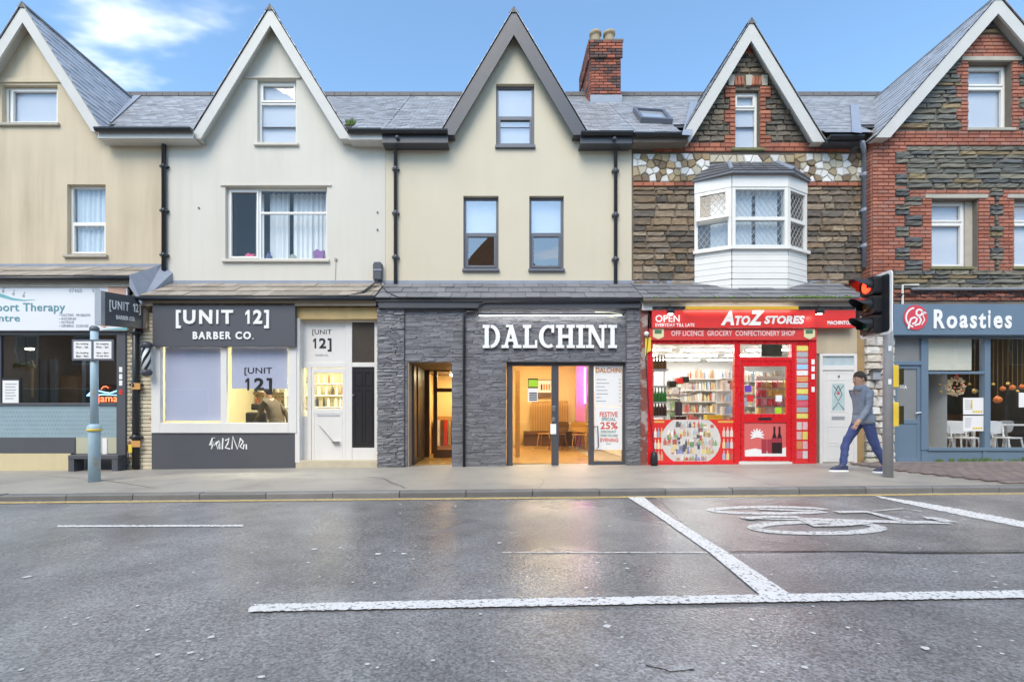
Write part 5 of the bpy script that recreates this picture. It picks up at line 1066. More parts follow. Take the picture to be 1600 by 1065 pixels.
for k in range(9): a = rad(-20+k*28); b.ribbon([(wx(1183, .018), wz(680, .018)), (wx(1183+11*math.cos(a), .018), wz(680-11*math.sin(a), .018))], [.07, .02], .0195-.0004*k, .002)
b.build('splash_print', m_paper, t); b = MB()
for px in (1210, 1218): flat_bottle(b, px, 666, 708, 8, .0155)
b.build('cola_print', M('cola_dark', (.03, .012, .012), .4), t); b = MB()
for px in (1190, 1199): b.pbox(px, 686, px+8, 708, .0155, .002)
for px in (1206, 1214): b.pbox(px, 684, px+8, 691, .0125, .002)
b.build('can_print', M('wine_print', (.35, .04, .06), .4), t)
# stickers column
t = thing('sticker_board', 'tall narrow board of sweet packet stickers beside the red door', 'board', (wx(1253, 0), 0, wz(722, 0)))
pb('board', m_redsign, t, 1243, 537, 1264, 722, .0, .02)
m_st = M('sticker_print', (0, 0, 0), .4, .3, 22, rnd=.2, ramp=[(.65, .6, .56), (.60, .12, .16), (.70, .68, .66), (.28, .5, .68), (.65, .3, .12), (.4, .42, .44), (.7, .45, .45), (.65, .6, .14)])
for k in range(12): pb('sticker', m_st, t, 1245, 540+k*9.6, 1262.5, 547.8+k*9.6, -.005, .004)
for k in range(4):
    for j in range(2): pb('sticker', m_st, t, 1245+j*9.2, 659+k*15, 1252.8+j*9.2, 671+k*15, -.005, .004)
for i, py in enumerate((565, 576, 588, 608)): tag(pb('sticker', m_wlet, None, 1268, py-4, 1273, py+4, -.034, .003), 'small white sticker on the red end post', 'sticker', 'white stickers on the red post')
t = thing('notice', 'yellow bent notice hung on the weathered red pilaster', 'notice', (wx(1013, -.06), -.06, wz(556, -.06))); MB().prism([(wx(a, -.06), wz(c, -.06)) for a, c in ((1008, 527), (1017, 527), (1017, 548), (1012, 550), (1008, 557))], -.063, -.055).build('sheet', m_yelpl, t)
MB().tube([(wx(1008, -.05), -.05, wz(470, -.05)), (wx(1016, -.08), -.08, wz(500, -.05)), (wx(1009, -.06), -.06, wz(560, -.05)), (wx(1014, -.07), -.07, wz(640, -.05)), (wx(1022, -.08), -.08, wz(700, -.05)), (wx(1024, -.08), -.08, wz(722, -.05))], .008, 5).build('cable', m_black, h4)
MB().lathe([(0, -.05), (.04, -.03), (.05, 0), (.04, .03), (0, .05)], (wx(1010, -.1), -.1, wz(521, -.1)), 12).build('camera_dome', m_wlet, h4, smooth=True)
tag(MB().lathe([(.06, 0), (.075, .04), (.07, .2), (.05, .26), (.03, .28)], (wx(1022, -.15), -.15, gz(3.1)), 12).build('black_bag', m_blk, smooth=True), 'small black bag at the foot of the weathered red pilaster', 'bag')
# store interior: shelf units, goods
def shelf_unit(x0, x1, y, z0, z1, n, label, mat, depth=.3, group='store shelf units'):
    t = thing('shelf_unit', label, 'shelf', ((x0+x1)/2, y, z0), group); bx('back_panel', m_ww, t, x0, x1, y+depth, y+depth+.02, z0, z1); b = MB()
    for k in range(n):
        z = z0+(z1-z0)*k/n+.06; bx('shelf_board', m_wpaint, t, x0, x1, y, y+depth, z-.025, z); x = x0+.02
        while x < x1-.08:
            w_ = R.uniform(.03, .075); h_ = (z1-z0)/n*R.uniform(.5, .85)
            if R.random() < .5: b.box(x, x+w_, y+.02, y+.14, z, z+h_)
            else: b.lathe([(w_*.45, 0), (w_*.45, h_*.65), (w_*.2, h_*.8), (w_*.2, h_)], (x+w_/2, y+.07, z), 8)
            x += w_+R.uniform(.004, .02)
    b.build('goods', mat, t, kind='stuff')
sx = lambda px, Y: wx(px, Y)
shelf_unit(sx(1070, 3.6), sx(1134, 3.6), 3.6, .1, 2.3, 7, 'long white shelf unit of groceries at the back of the store', m_prodl)
shelf_unit(sx(1044, 4.9), sx(1110, 4.9), 4.9, .1, 2.2, 6, 'far shelf unit of groceries against the store back wall', m_prod)
shelf_unit(sx(1160, 5.0), sx(1260, 5.0), 5.0, .1, 2.4, 6, 'far shelf unit of groceries behind the snack rack', m_prodl)
t = thing('snack_rack', 'white rack of hanging snack packets behind the red door glass', 'rack', (sx(1206, 1.5), 1.5, .05))
bx('back_board', m_ww, t, sx(1182, 1.6), sx(1240, 1.6), 1.62, 1.66, .05, 1.95); m_crisp = M('crisp_packet', (0, 0, 0), .3, .25, 25, rnd=.2, ramp=[(.72, .55, .10), (.65, .10, .14), (.72, .70, .66), (.62, .30, .40), (.75, .62, .20), (.70, .45, .30)])
for row, py in enumerate((600, 614, 628, 642)):
    bx('rail', m_galv, t, sx(1182, 1.5), sx(1240, 1.5), 1.55, 1.57, wz(py-7, 1.5), wz(py-7, 1.5)+.015)
    for k in range(6):
        x_, z_ = sx(1186+k*8.3, 1.48), wz(py, 1.48); w_, h_ = .058, .085; b = MB(); b.add([(x_-w_, 1.5, z_-h_), (x_+w_, 1.5, z_-h_), (x_+w_, 1.5, z_+h_), (x_-w_, 1.5, z_+h_), (x_-w_*.6, 1.465, z_-h_*.6), (x_+w_*.6, 1.465, z_-h_*.6), (x_+w_*.6, 1.465, z_+h_*.6), (x_-w_*.6, 1.465, z_+h_*.6), (x_, 1.54, z_)], [(4, 5, 6, 7), (0, 1, 5, 4), (1, 2, 6, 5), (2, 3, 7, 6), (3, 0, 4, 7), (1, 0, 8), (2, 1, 8), (3, 2, 8), (0, 3, 8)])
        b.xf(Matrix.Translation((x_, 1.5, z_)) @ Matrix.Rotation(R.uniform(-.2, .2), 4, 'Y') @ Matrix.Translation((-x_, -1.5, -z_)))
        tag(b.build('snack_packet', m_crisp), 'snack packet hanging in the %s row of the rack behind the red door' % ('top', 'second', 'third', 'bottom')[row], 'packet', 'snack packets on the rack')
shelf_unit(sx(1128, 2.2), sx(1152, 2.2), 2.2, .1, 2.2, 7, 'shelf unit of small packets beside the window mullion', m_prodl)
t = thing('window_shelf', 'grey window shelves holding bottles beside the red pilaster', 'shelf', (sx(1032, .5), .45, 1.0))
for k, py in enumerate((577, 603, 628, 650)): bx('shelf_board', m_galv, t, sx(1020, .4), sx(1044-k, .4), .38, .6, wz(py, .4)-.02, wz(py, .4)+.01)
bx('upright', m_galv, t, sx(1019, .6), sx(1021, .6), .58, .61, .3, 2.3)
cols = [M('green_bottle', (.03, .16, .03), .1), M('amber_bottle', (.22, .12, .04), .15), M('dark_bottle', (.05, .03, .025), .12)]
for row, (py, m_, lab) in enumerate(((577, cols[1], 'amber bottle on the top window shelf of the store'), (628, cols[0], 'green glass bottle on the third window shelf of the store'), (650, cols[2], 'dark bottle on the bottom window shelf of the store'))):
    for k in range(4): tag(MB().lathe([(.034, 0), (.036, .01), (.036, .17), (.014, .23), (.013, .29), (.015, .30)], (sx(1024+k*5, .48), .48, wz(py, .4)+.012), 10).build('bottle', m_, smooth=True), lab, 'bottle', lab.replace('bottle', 'bottles'))
t = thing('counter', 'store counter with till behind the window poster', 'counter', (sx(1080, 1.2), 1.2, 0)); bx('cabinet', m_ww, t, sx(1046, 1.2), sx(1140, 1.2), 1.2, 1.8, .05, .85); bx('top', m_galv, t, sx(1044, 1.2), sx(1142, 1.2), 1.15, 1.85, .85, .9, bevel=.008)
bx('till_base', m_black, t, sx(1056, 1.3), sx(1072, 1.3), 1.3, 1.6, .9, 1.0); MB().box(sx(1057, 1.3), sx(1068, 1.3), 1.38, 1.41, 1.02, 1.34).xf(Matrix.Identity(4)).build('till_screen', m_dkgrey, t); bx('sweet_box', m_yelpl, t, sx(1104, 1.25), sx(1128, 1.25), 1.22, 1.42, .9, 1.04); bx('bottle_rack', M('blue_crate', (.04, .18, .5), .4), t, sx(1060, 1.1), sx(1078, 1.1), 1.1, 1.15, .72, .84)
for i, (px, py, m_) in enumerate(((1046, 595, m_blk), (1058, 590, m_redsign), (1066, 588, m_blk), (1050, 606, m_ww))): tag(MB().pbox(px, py, px+11, py+9, 2.0, .2).build('carton', m_, bevel=.01), ['black carton stacked beside the window bottles in the store', 'red carton between two black cartons in the store', 'black carton right of the red carton in the store', 'white carton under the black and red cartons in the store'][i], 'carton', 'cartons on the store rack')
bx('carton_rack', m_galv, h4, sx(1042, 2), sx(1082, 2), 1.98, 2.25, wz(616, 2)-.03, wz(616, 2)); bx('rack_post', m_galv, h4, sx(1042, 2), sx(1043.5, 2), 2.2, 2.25, 0, 2.4)
t = thing('wall_screen', 'dark teal screen hung behind the store transom light', 'screen', (sx(1205, 1.0), 1.0, 2.3)); pb('panel', M('teal_screen', (.05, .13, .14), .25, .4, 8), t, 1190, 538, 1222, 556, 1.0, .06); bx('hanger', m_galv, t, sx(1205, 1.0), sx(1206, 1.0), 1.03, 1.05, wz(538, 1), 2.78)
for i, (px, py, m_) in enumerate(((1168, 607, M('purple_print', (.13, .05, .4), .5)), (1171, 622, m_redsign), (1216, 622, m_paper), (1215, 641, MATS['lime_print']))): tag(pb('door_sticker', m_, None, px-4, py-5, px+6, py+5, .02, .003), ['purple sticker on the red door glass', 'red sticker on the red door glass', 'white sheet stuck on the red door glass', 'lime sticker at the corner of the red door glass'][i], 'sticker')
# ---------------------------------------------------------------- white house door and rubble pier
m_beige = M('beige_render_panel', (.50, .42, .29), .8, .12, 4, .2, 60, streak=.4)
pb('beige_panel', m_beige, h4, 1276, 512, 1341, 552, .06, .2); pb('side_strip', M('stained_timber', (.34, .22, .09), .8, .3, 4, streak=.5), h4, 1340, 512, 1350, 735, .05, .2); pb('side_strip', m_mortar, h4, 1276, 552, 1282, 735, .08, .2)
b = MB(); b.pbox(1281, 551, 1286, 724, .06, .08); b.pbox(1335, 551, 1340, 724, .06, .08); b.pbox(1286, 551, 1335, 556, .061, .078); b.pbox(1286, 571, 1335, 578, .061, .078)
b.build('door_surround', m_wpaint, h4, bevel=.005); pb('fanlight', M('frosted_pale_glass', (.42, .50, .52), .3, .2, 9), h4, 1286, 556, 1335, 571, .09, .01)
d = pb('white_door', m_wpaint, h4, 1286, 578, 1335, 721, .08, .045, bevel=.004, label='white front door with stained glass panel')
b = MB(); frame_rect(b, 1298, 597, 1322, 643, .074, 2, .01); frame_rect(b, 1293, 665, 1327, 692, .074, 1.2, .008); frame_rect(b, 1293, 695, 1327, 717, .074, 1.2, .008); frame_rect(b, 1290, 582, 1331, 594, .074, 1.0, .006); b.build('door_moulding', m_wpaint, d)
pb('stained_glass', M('pale_leaded_glass', (.45, .56, .55), .2, .15, 8), d, 1300, 599, 1320, 641, .076, .004); b = MB(); Z = lambda pts: [(wx(x, .073), wz(y, .073)) for x, y in pts]
for pts in ([(1301, 640), (1310, 628), (1319, 640)], [(1310, 602), (1304, 616), (1310, 626), (1316, 616), (1310, 602)], [(1302, 602), (1310, 612), (1318, 602)]): b.ribbon(Z(pts), .012, .0755, .002)
b.build('leading', m_blk, d); MB().disc(wx(1310, .07), wz(614, .07), .035, .03, .0745, .002, 10).build('rose', M('rose_glass', (.5, .12, .12), .3), d)
pb('letter_plate', m_galv, d, 1300, 650, 1320, 655, .072, .006); lettering('8', (1309, 586, 1312, 590), .079, m_blk, d, .0)
wp = thing('rubble_pier', 'whitewashed rubble pier between the white door and the cafe', 'wall', (wx(1372, .1), .1, gz(8)))
m_wr = M('whitewashed_rubble', (0, 0, 0), .85, .18, 8, .9, 40, rnd=.15, ramp=[(.60, .58, .53), (.52, .49, .44), (.66, .64, .60), (.45, .42, .37), (.56, .50, .42)])
bx('core', m_mortar2, wp, wx(1350, .12), wx(1397, .12), .12, .4, -.1, 3.3); st_ = courses(-.02, 3.25, .16, (.14, .36), lambda a, c, e: [(wx(1350, .12), wx(1397, .12))], .12, .06, R, .015, .3)
pieces('stone', [rough_block('stone', m_wr, .3, 140+i) for i in range(5)], st_, m_wr, wp, 200)
t = thing('utility_box', 'small rusty grey box fixed on the whitewashed rubble pier', 'box', (wx(1372, 0), 0, wz(593, 0))); pb('case', m_galv, t, 1365, 579, 1377, 593, -.02, .1, bevel=.01); pb('lid', m_dkgrey, t, 1364, 577, 1378, 580, -.04, .13)
for i in range(7): tag(MB().lathe([(.0, 0), (.05, .005), (.075, .04), (.06, .08), (.0, .1)], (wx(1352+i*6, -.1)+R.uniform(-.02, .02), -.1+R.uniform(-.14, .04), gz(7.4)+R.uniform(0, .0)), 9).xf(Matrix.Identity(4)).build('pebble', m_lint), 'rounded pale stone at the foot of the rubble pier', 'stone', 'pale stones at the foot of the rubble pier')
# ---------------------------------------------------------------- cafe
Yk = .14
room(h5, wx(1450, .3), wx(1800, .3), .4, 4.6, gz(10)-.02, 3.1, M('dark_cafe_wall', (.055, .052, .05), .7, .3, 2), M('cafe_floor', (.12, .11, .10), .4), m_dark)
lamp(9.6, 10.4, 1.6, 1.8, 3.08, e_soft, 'soft ceiling light over the cafe tables', 'cafe ceiling lights'); lamp(11.2, 12, 1.6, 1.8, 3.08, e_soft, 'soft ceiling light over the cafe tables', 'cafe ceiling lights')
b = MB(); b.pbox(1397, 521, 1800, 528, Yk, .12)
for a, c in ((1440, 1451), (1539, 1548), (1636, 1645)): b.pbox(a, 528, c, 703, Yk, .12)
b.pbox(1451, 699, 1800, 704, Yk-.02, .14); b.pbox(1392, 528, 1398, 724, Yk, .12); b.pbox(1398, 564, 1440, 570, Yk, .11); b.pbox(1451, 580, 1539, 584, Yk+.01, .08)
b.build('shopfront_frame', m_blue, h5, bevel=.006)
pb('stall_riser', m_blue, h5, 1440, 704, 1800, 745, Yk+.01, .12); pb('riser_strip', m_blue, h5, 1536, 704, 1542, 726, Yk-.005, .02)
for a, c, e, f in ((1451, 584, 1539, 699), (1451, 528, 1539, 580), (1548, 528, 1636, 699), (1645, 528, 1800, 699)): pb('pane', GLS, h5, a, c, e, f, Yk+.05, .006)
pb('fanlight', M('grey_obscure_glass', (.22, .235, .24), .2, .1, 4), h5, 1398, 528, 1440, 564, Yk+.05, .01)
d = MB(); d.pbox(1398, 570, 1440, 576, Yk+.03, .05); d.pbox(1398, 576, 1402, 722, Yk+.03, .05); d.pbox(1433, 576, 1440, 722, Yk+.03, .05); d.pbox(1402, 655, 1433, 662, Yk+.031, .048); d.pbox(1402, 662, 1433, 722, Yk+.04, .03); d.pbox(1402, 716, 1433, 722, Yk+.02, .05)
dk = d.build('blue_door', m_blue, h5, bevel=.005); pb('pane', MATS['grey_obscure_glass'], dk, 1402, 576, 1433, 655, Yk+.05, .008); MB().tube([(wx(1431, Yk), Yk, wz(645, Yk)), (wx(1439, Yk), Yk, wz(644, Yk))], .012, 6).build('handle', m_wlet, dk); lettering('11A', (1407, 602, 1417, 607), Yk+.048, m_wlet, dk, .02)
s = thing('shop_sign', 'blue-grey cafe fascia sign with brush lettering and round red bird logo', 'sign', (wx(1500, 0), -.02, wz(523, 0)))
pb('board', m_blue, s, 1397, 475, 1800, 523, -.04, .16, bevel=.006); pb('side_cap', m_black, s, 1393, 477, 1397, 522, -.02, .14)
letters('Roasties', (1458, 483, 1580, 513), -.041, m_wlet, s, .03, .05, .012, .02)
lx, lz, lr = wx(1430, -.042), wz(496, -.042), wx(1448.5, -.042)-wx(1430, -.042); MB().disc(lx, lz, lr, lr*1.05, -.041, .012, 40).build('logo_disc', M('logo_red', (.62, .06, .08), .4), s)
b = MB(); L_ = lambda pts: [(lx+a*lr, lz+c*lr) for a, c in pts]; A = lambda cx, cz, r, a0, a1, n=14: [(cx+r*math.cos(rad(a0+(a1-a0)*i/n)), cz+r*math.sin(rad(a0+(a1-a0)*i/n))) for i in range(n+1)]
b.ribbon(L_(A(0, 0, .82, 100, 255)), .03, -.0535); b.ribbon(L_([(-.62, -.95), (-.55, -.5), (-.4, -.1), (-.1, .02), (.1, -.1), (.0, -.4), (-.3, -.55)]), .035, -.0535); b.ribbon(L_(A(.3, .42, .25, -120, 160)+[(.05, .3), (.3, .05), (.45, -.2), (.3, -.55), (-.1, -.65)]), .035, -.0535); b.ribbon(L_([(.5, .5), (.9, .38), (.55, .28)]), .03, -.0535); b.ribbon(L_([(.6, .2), (.75, -.2), (.5, -.6)]), .02, -.0535)
b.build('logo_bird', m_wlet, s)
tag(pb('roller_blind', M('cream_blind', (.62, .61, .52), .7), None, 1451, 529, 1518, 578, Yk+.1, .01), 'cream roller blind lowered in the upper cafe window', 'blind')
# cafe furniture
m_cw = M('white_chair_paint', (.75, .76, .78), .35, .04)
for i, (px, y, r_) in enumerate(((1466, 1.25, math.pi), (1507, 1.1, math.pi*.94), (1494, 2.3, .3), (1463, 2.6, .2), (1573, 1.1, math.pi*1.04), (1553, 2.4, .1))):
    lab = ['white cafe chair with its back to the first pane by the blue door', 'white cafe chair with its back to the glass under the pinned menus', 'white cafe chair facing the window behind the pinned menus', 'white cafe chair facing the window behind the first table', 'white cafe chair with its back to the second cafe pane', 'white cafe chair facing the window behind the cafe mullion'][i]
    chair(wx(px, y), y, gz(10)-.02, r_+math.pi, m_cw, lab, 'white cafe chairs')
for i, (px, y) in enumerate(((1480, 1.85), (1562, 1.8))): table(wx(px, y), y, gz(10)-.02, .9, .6, ['white cafe table behind the first pane', 'white cafe table behind the second cafe pane'][i], 'white cafe tables', m_cw)
bx('cafe_counter', M('walnut_counter', (.10, .05, .03), .4), h5, wx(1460, 4), wx(1700, 4), 3.8, 4.3, 0, 1.05)
for i, (py0, py1) in enumerate(((621, 647), (649, 673))):
    t = thing('menu_sheet', ['white menu sheet with yellow pictures pinned higher in the cafe window', 'white menu sheet pinned lower in the cafe window'][i], 'menu', (wx(1521, .15), .15, wz(py1, .15)), 'menus in the cafe window'); pb('sheet', m_paper, t, 1505, py0, 1537, py1, Yk+.03, .004)
    for k in range(5): pb('text_line', m_gp, t, 1508, py0+4+k*3.2, 1516+R.randint(0, 3), py0+5+k*3.2, Yk+.027, .002)
    for k in range(4): pb('food_picture', m_yelpl, t, 1520+k*4, py1-6, 1523+k*4, py1-3, Yk+.027, .002)
    if i == 0: pb('picture_column', m_yelpl, t, 1517, py0+3, 1519.5, py1-8, Yk+.027, .002)
tag(pb('menu_sheet', m_paper, None, 1592, 613, 1620, 636, Yk+.03, .004), 'white menu sheet beyond the cafe mullion', 'menu', 'menus in the cafe window')
# wreath and hanging baubles
wr = thing('wreath', 'straw wreath with red berries hanging in the cafe window', 'wreath', (wx(1493, .3), .3, wz(622, .3))); cxw, czw = wx(1493, .3), wz(604, .3); b = MB()
for i in range(260):
    a = R.uniform(0, 2*math.pi); rr = .155+R.uniform(-.04, .04); p = Vector((cxw+rr*math.cos(a), .3+R.uniform(-.03, .03), czw+rr*math.sin(a))); q = p+Vector((R.uniform(-.05, .05), R.uniform(-.02, .02), R.uniform(-.05, .05))); b.tube([p, (p+q)/2, q], [.006, .014, .004], 4)
b.build('straw', M('straw', (.55, .43, .27), .7, .3, 20), wr, kind='stuff')
for i in range(6): a = i*1.05; MB().lathe([(0, -.02), (.018, -.01), (.02, .0), (.012, .016), (0, .02)], (cxw+.10*math.cos(a)+.04, .26, czw+.08*math.sin(a)-.02), 8).build('berry', m_redsign if i % 2 else m_wood, wr)
MB().ribbon([(cxw, czw+.16), (cxw, czw+.30)], .05, .28, .01).build('ribbon', m_redsign, wr)
MB().tube([(cxw, .3, czw+.28), (cxw, .3, 2.9)], .003, 4).build('string', m_blk, wr)
m_or = M('orange_bauble', (.60, .16, .04), .2); m_gold = M('gold_bauble', (.62, .42, .12), .2, metal=.4)
for i, (px, py, r_, m_) in enumerate(((1468, 601, .025, m_gold), (1470, 612, .03, m_gold), (1515, 600, .03, m_gold), (1523, 611, .05, m_gold), (1533, 610, .04, m_gold), (1559, 624, .075, m_or), (1567, 607, .05, m_or), (1575, 599, .035, m_gold), (1582, 605, .055, m_or), (1590, 611, .03, m_gold), (1597, 604, .05, m_or), (1552, 600, .03, m_gold))):
    k = thing('bauble', ('orange' if m_ is m_or else 'gold')+' bauble hung on a string in the '+('first' if px < 1545 else 'second')+' cafe pane', 'bauble', (wx(px, .4), .4, wz(py, .4)), 'baubles in the cafe window'); c_ = Vector((wx(px, .4), .4, wz(py, .4)))
    MB().lathe([(0, -r_), (r_*.5, -r_*.86), (r_*.87, -r_*.5), (r_, 0), (r_*.87, r_*.5), (r_*.5, r_*.86), (r_*.15, r_), (r_*.15, r_*1.2), (0, r_*1.2)], c_, 14).build('ball', m_, k, smooth=True); MB().tube([c_+Vector((0, 0, r_)), Vector((c_.x, c_.y, 2.9))], .003, 4).build('string', m_gold, k)
bx('bauble_rail', m_blk, h5, wx(1451, .4), wx(1700, .4), .395, .405, 2.9, 2.92)
# ================================================================ street
def asphalt(name, dark, lite, r0, r1, big):
    m = bpy.data.materials.new(name); m.use_nodes = True; N = m.node_tree.nodes; L = m.node_tree.links; b = N['Principled BSDF']; g = N.new('ShaderNodeNewGeometry')
    def tex(t, s, **k):
        n = N.new(t); n.inputs['Scale'].default_value = s; L.new(g.outputs['Position'], n.inputs['Vector'])
        for a, v in k.items(): n.inputs[a].default_value = v
        return n
    def mr(src, a, c, d, e):
        n = N.new('ShaderNodeMapRange'); n.inputs[1].default_value = a; n.inputs[2].default_value = c; n.inputs[3].default_value = d; n.inputs[4].default_value = e; L.new(src, n.inputs[0]); return n.outputs[0]
    def mul(a, c):
        n = N.new('ShaderNodeMath'); n.operation = 'MULTIPLY'; L.new(a, n.inputs[0]); L.new(c, n.inputs[1]); return n.outputs[0]
    v = tex('ShaderNodeTexVoronoi', 85); v2 = tex('ShaderNodeTexVoronoi', 48); n1 = tex('ShaderNodeTexNoise', 60, Detail=4); nb = tex('ShaderNodeTexNoise', big, Detail=5); nm = tex('ShaderNodeTexNoise', 3.0, Detail=6); nw = tex('ShaderNodeTexNoise', .42, Detail=3)
    sp = N.new('ShaderNodeSeparateColor'); L.new(v.outputs['Color'], sp.inputs[0])
    val = mul(mul(mr(sp.outputs[0], 0, 1, .62, 1.45), mr(n1.outputs[0], .3, .7, .78, 1.22)), mul(mr(nb.outputs[0], .3, .7, .72, 1.3), mr(nm.outputs[0], .3, .7, .82, 1.18)))
    h = N.new('ShaderNodeHueSaturation'); h.inputs['Color'].default_value = (*dark, 1); L.new(val, h.inputs['Value']); L.new(h.outputs[0], b.inputs['Base Color'])
    L.new(mr(nw.outputs[0], .32, .68, r0, r1), b.inputs['Roughness']); b.inputs['Specular IOR Level'].default_value = .65
    bp = N.new('ShaderNodeBump'); bp.inputs['Strength'].default_value = .30; bp.inputs['Distance'].default_value = .006; L.new(v2.outputs['Distance'], bp.inputs['Height']); L.new(bp.outputs[0], b.inputs['Normal'])
    MATS[name] = m; return m
m_asph = asphalt('wet_asphalt', (.195, .193, .192), 0, .20, .44, .5)
m_asph2 = asphalt('worn_asphalt_patch', (.20, .19, .182), 0, .24, .45, .8)
m_pave = M('damp_concrete', (.34, .315, .27), .5, .2, .9, .4, 60, fine=.25, streak=0, worn=(1.4, (.27, .25, .225)), wornlim=(.5, .7))
m_kerb = M('kerb_stone', (.17, .165, .155), .6, .25, 5, .4, 60, rnd=.15)
m_line = M('worn_white_road_paint', (.72, .71, .68), .5, .1, 8, .5, 110, worn=(42, (.14, .14, .14)), wornlim=(.56, .66))
m_line2 = M('faded_white_road_paint', (.64, .63, .60), .5, .1, 8, .5, 110, worn=(30, (.16, .16, .155)), wornlim=(.53, .66))
m_yline = M('faded_yellow_road_paint', (.58, .42, .16), .5, .1, 6, .4, 90, worn=(18, (.26, .22, .15)), wornlim=(.5, .7))
YK = -3.1; ZRD = -.08
def sheet(x0, x1, y0, y1, off, nx=1): return MB().add([(x0, y0, off+SL*x0), (x1, y0, off+SL*x1), (x1, y1, off+SL*x1), (x0, y1, off+SL*x0)], [(0, 1, 2, 3)])
MB().add([(-900, -900, -1.2), (900, -900, -1.2), (900, 900, -1.2), (-900, 900, -1.2)], [(0, 1, 2, 3)]).build('ground', M('far_ground', (.12, .12, .1), .9), kind='structure')
road = sheet(-60, 60, -10.7, YK, ZRD).build('road', m_asph, kind='structure')
sheet(-60, 60, YK+.124, 6, 0).build('pavement', m_pave, kind='structure'); pav = bpy.data.objects['pavement']
kb = bpy.data.meshes.new('kerb_stone'); c = .012
kb.from_pydata([(-.5, 0, -.3), (.5, 0, -.3), (.5, 0, -.02), (-.5, 0, -.02), (.5, .02, .0), (-.5, .02, .0), (.5, .13, .0), (-.5, .13, .0), (-.5, .13, -.3), (.5, .13, -.3)], [], [(0, 1, 2, 3), (3, 2, 4, 5), (5, 4, 6, 7), (0, 3, 5, 7, 8), (1, 9, 6, 4, 2)]); kb.materials.append(m_kerb); kb.update()
for i in range(-14, 16):
    x = i*.915; o = bpy.data.objects.new('kerb_stone', kb); link(o, pav); o.location = Vector((x, YK, SL*x+.003+R.uniform(-.006, .004)))-ORG[pav.name]; o.scale = (.905, 1, 1); o.rotation_euler = (0, -SL, R.uniform(-.004, .004))
for s_ in (-1, 1): MB().add([(s_*14.2, YK, -.3+SL*s_*14.2), (s_*60, YK, -.3+SL*s_*60), (s_*60, YK, SL*s_*60), (s_*14.2, YK, SL*s_*14.2), (s_*60, YK+.13, SL*s_*60), (s_*14.2, YK+.13, SL*s_*14.2)], [(0, 1, 2, 3), (3, 2, 4, 5)]).build('kerb_run', m_kerb, pav)
# opposite side of the street, behind the camera: seen in the window glass
sheet(-60, 60, -24, -10.7, .0).build('pavement', m_pave, kind='structure')
for i in range(-3, 8):
    x = -16.5+i*6.6; yo = -18.5; big = 1.18 if i == 2 else 1.0; t = thing('opposite_house', ['brown brick gabled house across the street, second right of the camera axis', 'brown brick gabled house across the street'][1], 'house', (x+3.3, yo, 0), 'houses across the street')
    zw_ = 9.4 if i == 2 else 7; b = MB(); b.box(x, x+6.55, yo-.3, yo, -.3, zw_); b.prism([(x+.6, zw_), (x+5.9, zw_), (x+3.3, zw_+3.0)], yo-.3, yo); b.build('wall', M('opposite_brick', (.42, .20, .10), .8, .3, 6), t)
    MB().add([(x, yo+.1, 6.9), (x+6.55, yo+.1, 6.9), (x+6.55, yo-3.5, 10), (x, yo-3.5, 10)], [(0, 1, 2, 3)]).build('roof', m_slate, t)
    for (a, c, z0, z1) in ((1, 2.2, 4, 5.7), (4.3, 5.5, 4, 5.7), (2.7, 3.9, 7.2, 8.6), (.8, 5.8, .6, 2.6)): bx('window', m_white, t, x+a, x+c, yo, yo+.04, z0, z1); bx('pane', M('dim_pane', (.08, .09, .1), .1), t, x+a+.08, x+c-.08, yo+.04, yo+.045, z0+.08, z1-.08)
# asphalt patch, seams, markings (sheets 4 mm apart)
def rpoly(pts, h, name, mat, label=None, kind='structure'):
    P_ = [onground(px, py, ZRD)+Vector((0, 0, h)) for px, py in pts]; return MB().quad(*P_).build(name, mat, road)
def rstrip(left, right, h, name, mat, n=1):
    b = MB(); L0, R0 = [], []
    for i in range(len(left)-1):
        m_ = max(1, int(math.hypot(left[i+1][0]-left[i][0], left[i+1][1]-left[i][1])/3)); jt = min(.7, abs(left[i][1]-right[i][1])*.1)
        for k in range(m_): f = k/m_; L0.append((left[i][0]+(left[i+1][0]-left[i][0])*f, left[i][1]+(left[i+1][1]-left[i][1])*f+R.uniform(-jt, jt))); R0.append((right[i][0]+(right[i+1][0]-right[i][0])*f, right[i][1]+(right[i+1][1]-right[i][1])*f+R.uniform(-jt, jt)))
    left, right = L0+[left[-1]], R0+[right[-1]]
    for i in range(len(left)-1):
        q = [onground(*left[i], ZRD), onground(*left[i+1], ZRD), onground(*right[i+1], ZRD), onground(*right[i], ZRD)]; b.quad(*[p+Vector((0, 0, h)) for p in q])
    return b.build(name, mat, road)
yo = onground(1300, 862, ZRD).y
MB().add([(onground(1000, 780, ZRD).x+.3, YK-.02, 0), (25, YK-.02, 0), (25, yo, 0), (onground(1110, 862, ZRD).x, yo, 0)], [(0, 1, 2, 3)]).xf(Matrix(((1, 0, 0, 0), (0, 1, 0, 0), (SL, 0, 1, ZRD+.003), (0, 0, 0, 1)))).build('asphalt_patch', m_asph2, road)
rstrip([(785, 862.5), (1105, 862.5)], [(785, 864), (1105, 864)], .005, 'pale_seam', m_line2)
rstrip([(1140, 861), (1350, 861), (1420, 863), (1600, 862), (1700, 862)], [(1140, 862), (1350, 862), (1420, 865), (1600, 864), (1700, 864)], .0065, 'tar_seam', M('tar_seam', (.02, .02, .022), .3))
yl = sheet(-25, 13, YK-.20, YK-.08, ZRD+.006).build('yellow_line', m_yline, road)
rstrip([(388, 953), (398, 946), (800, 937.5), (1235, 930), (1600, 924), (2150, 914)], [(388, 958), (410, 957.5), (800, 949.5), (1235, 942), (1600, 936), (2150, 926)], .012, 'centre_line', m_line)
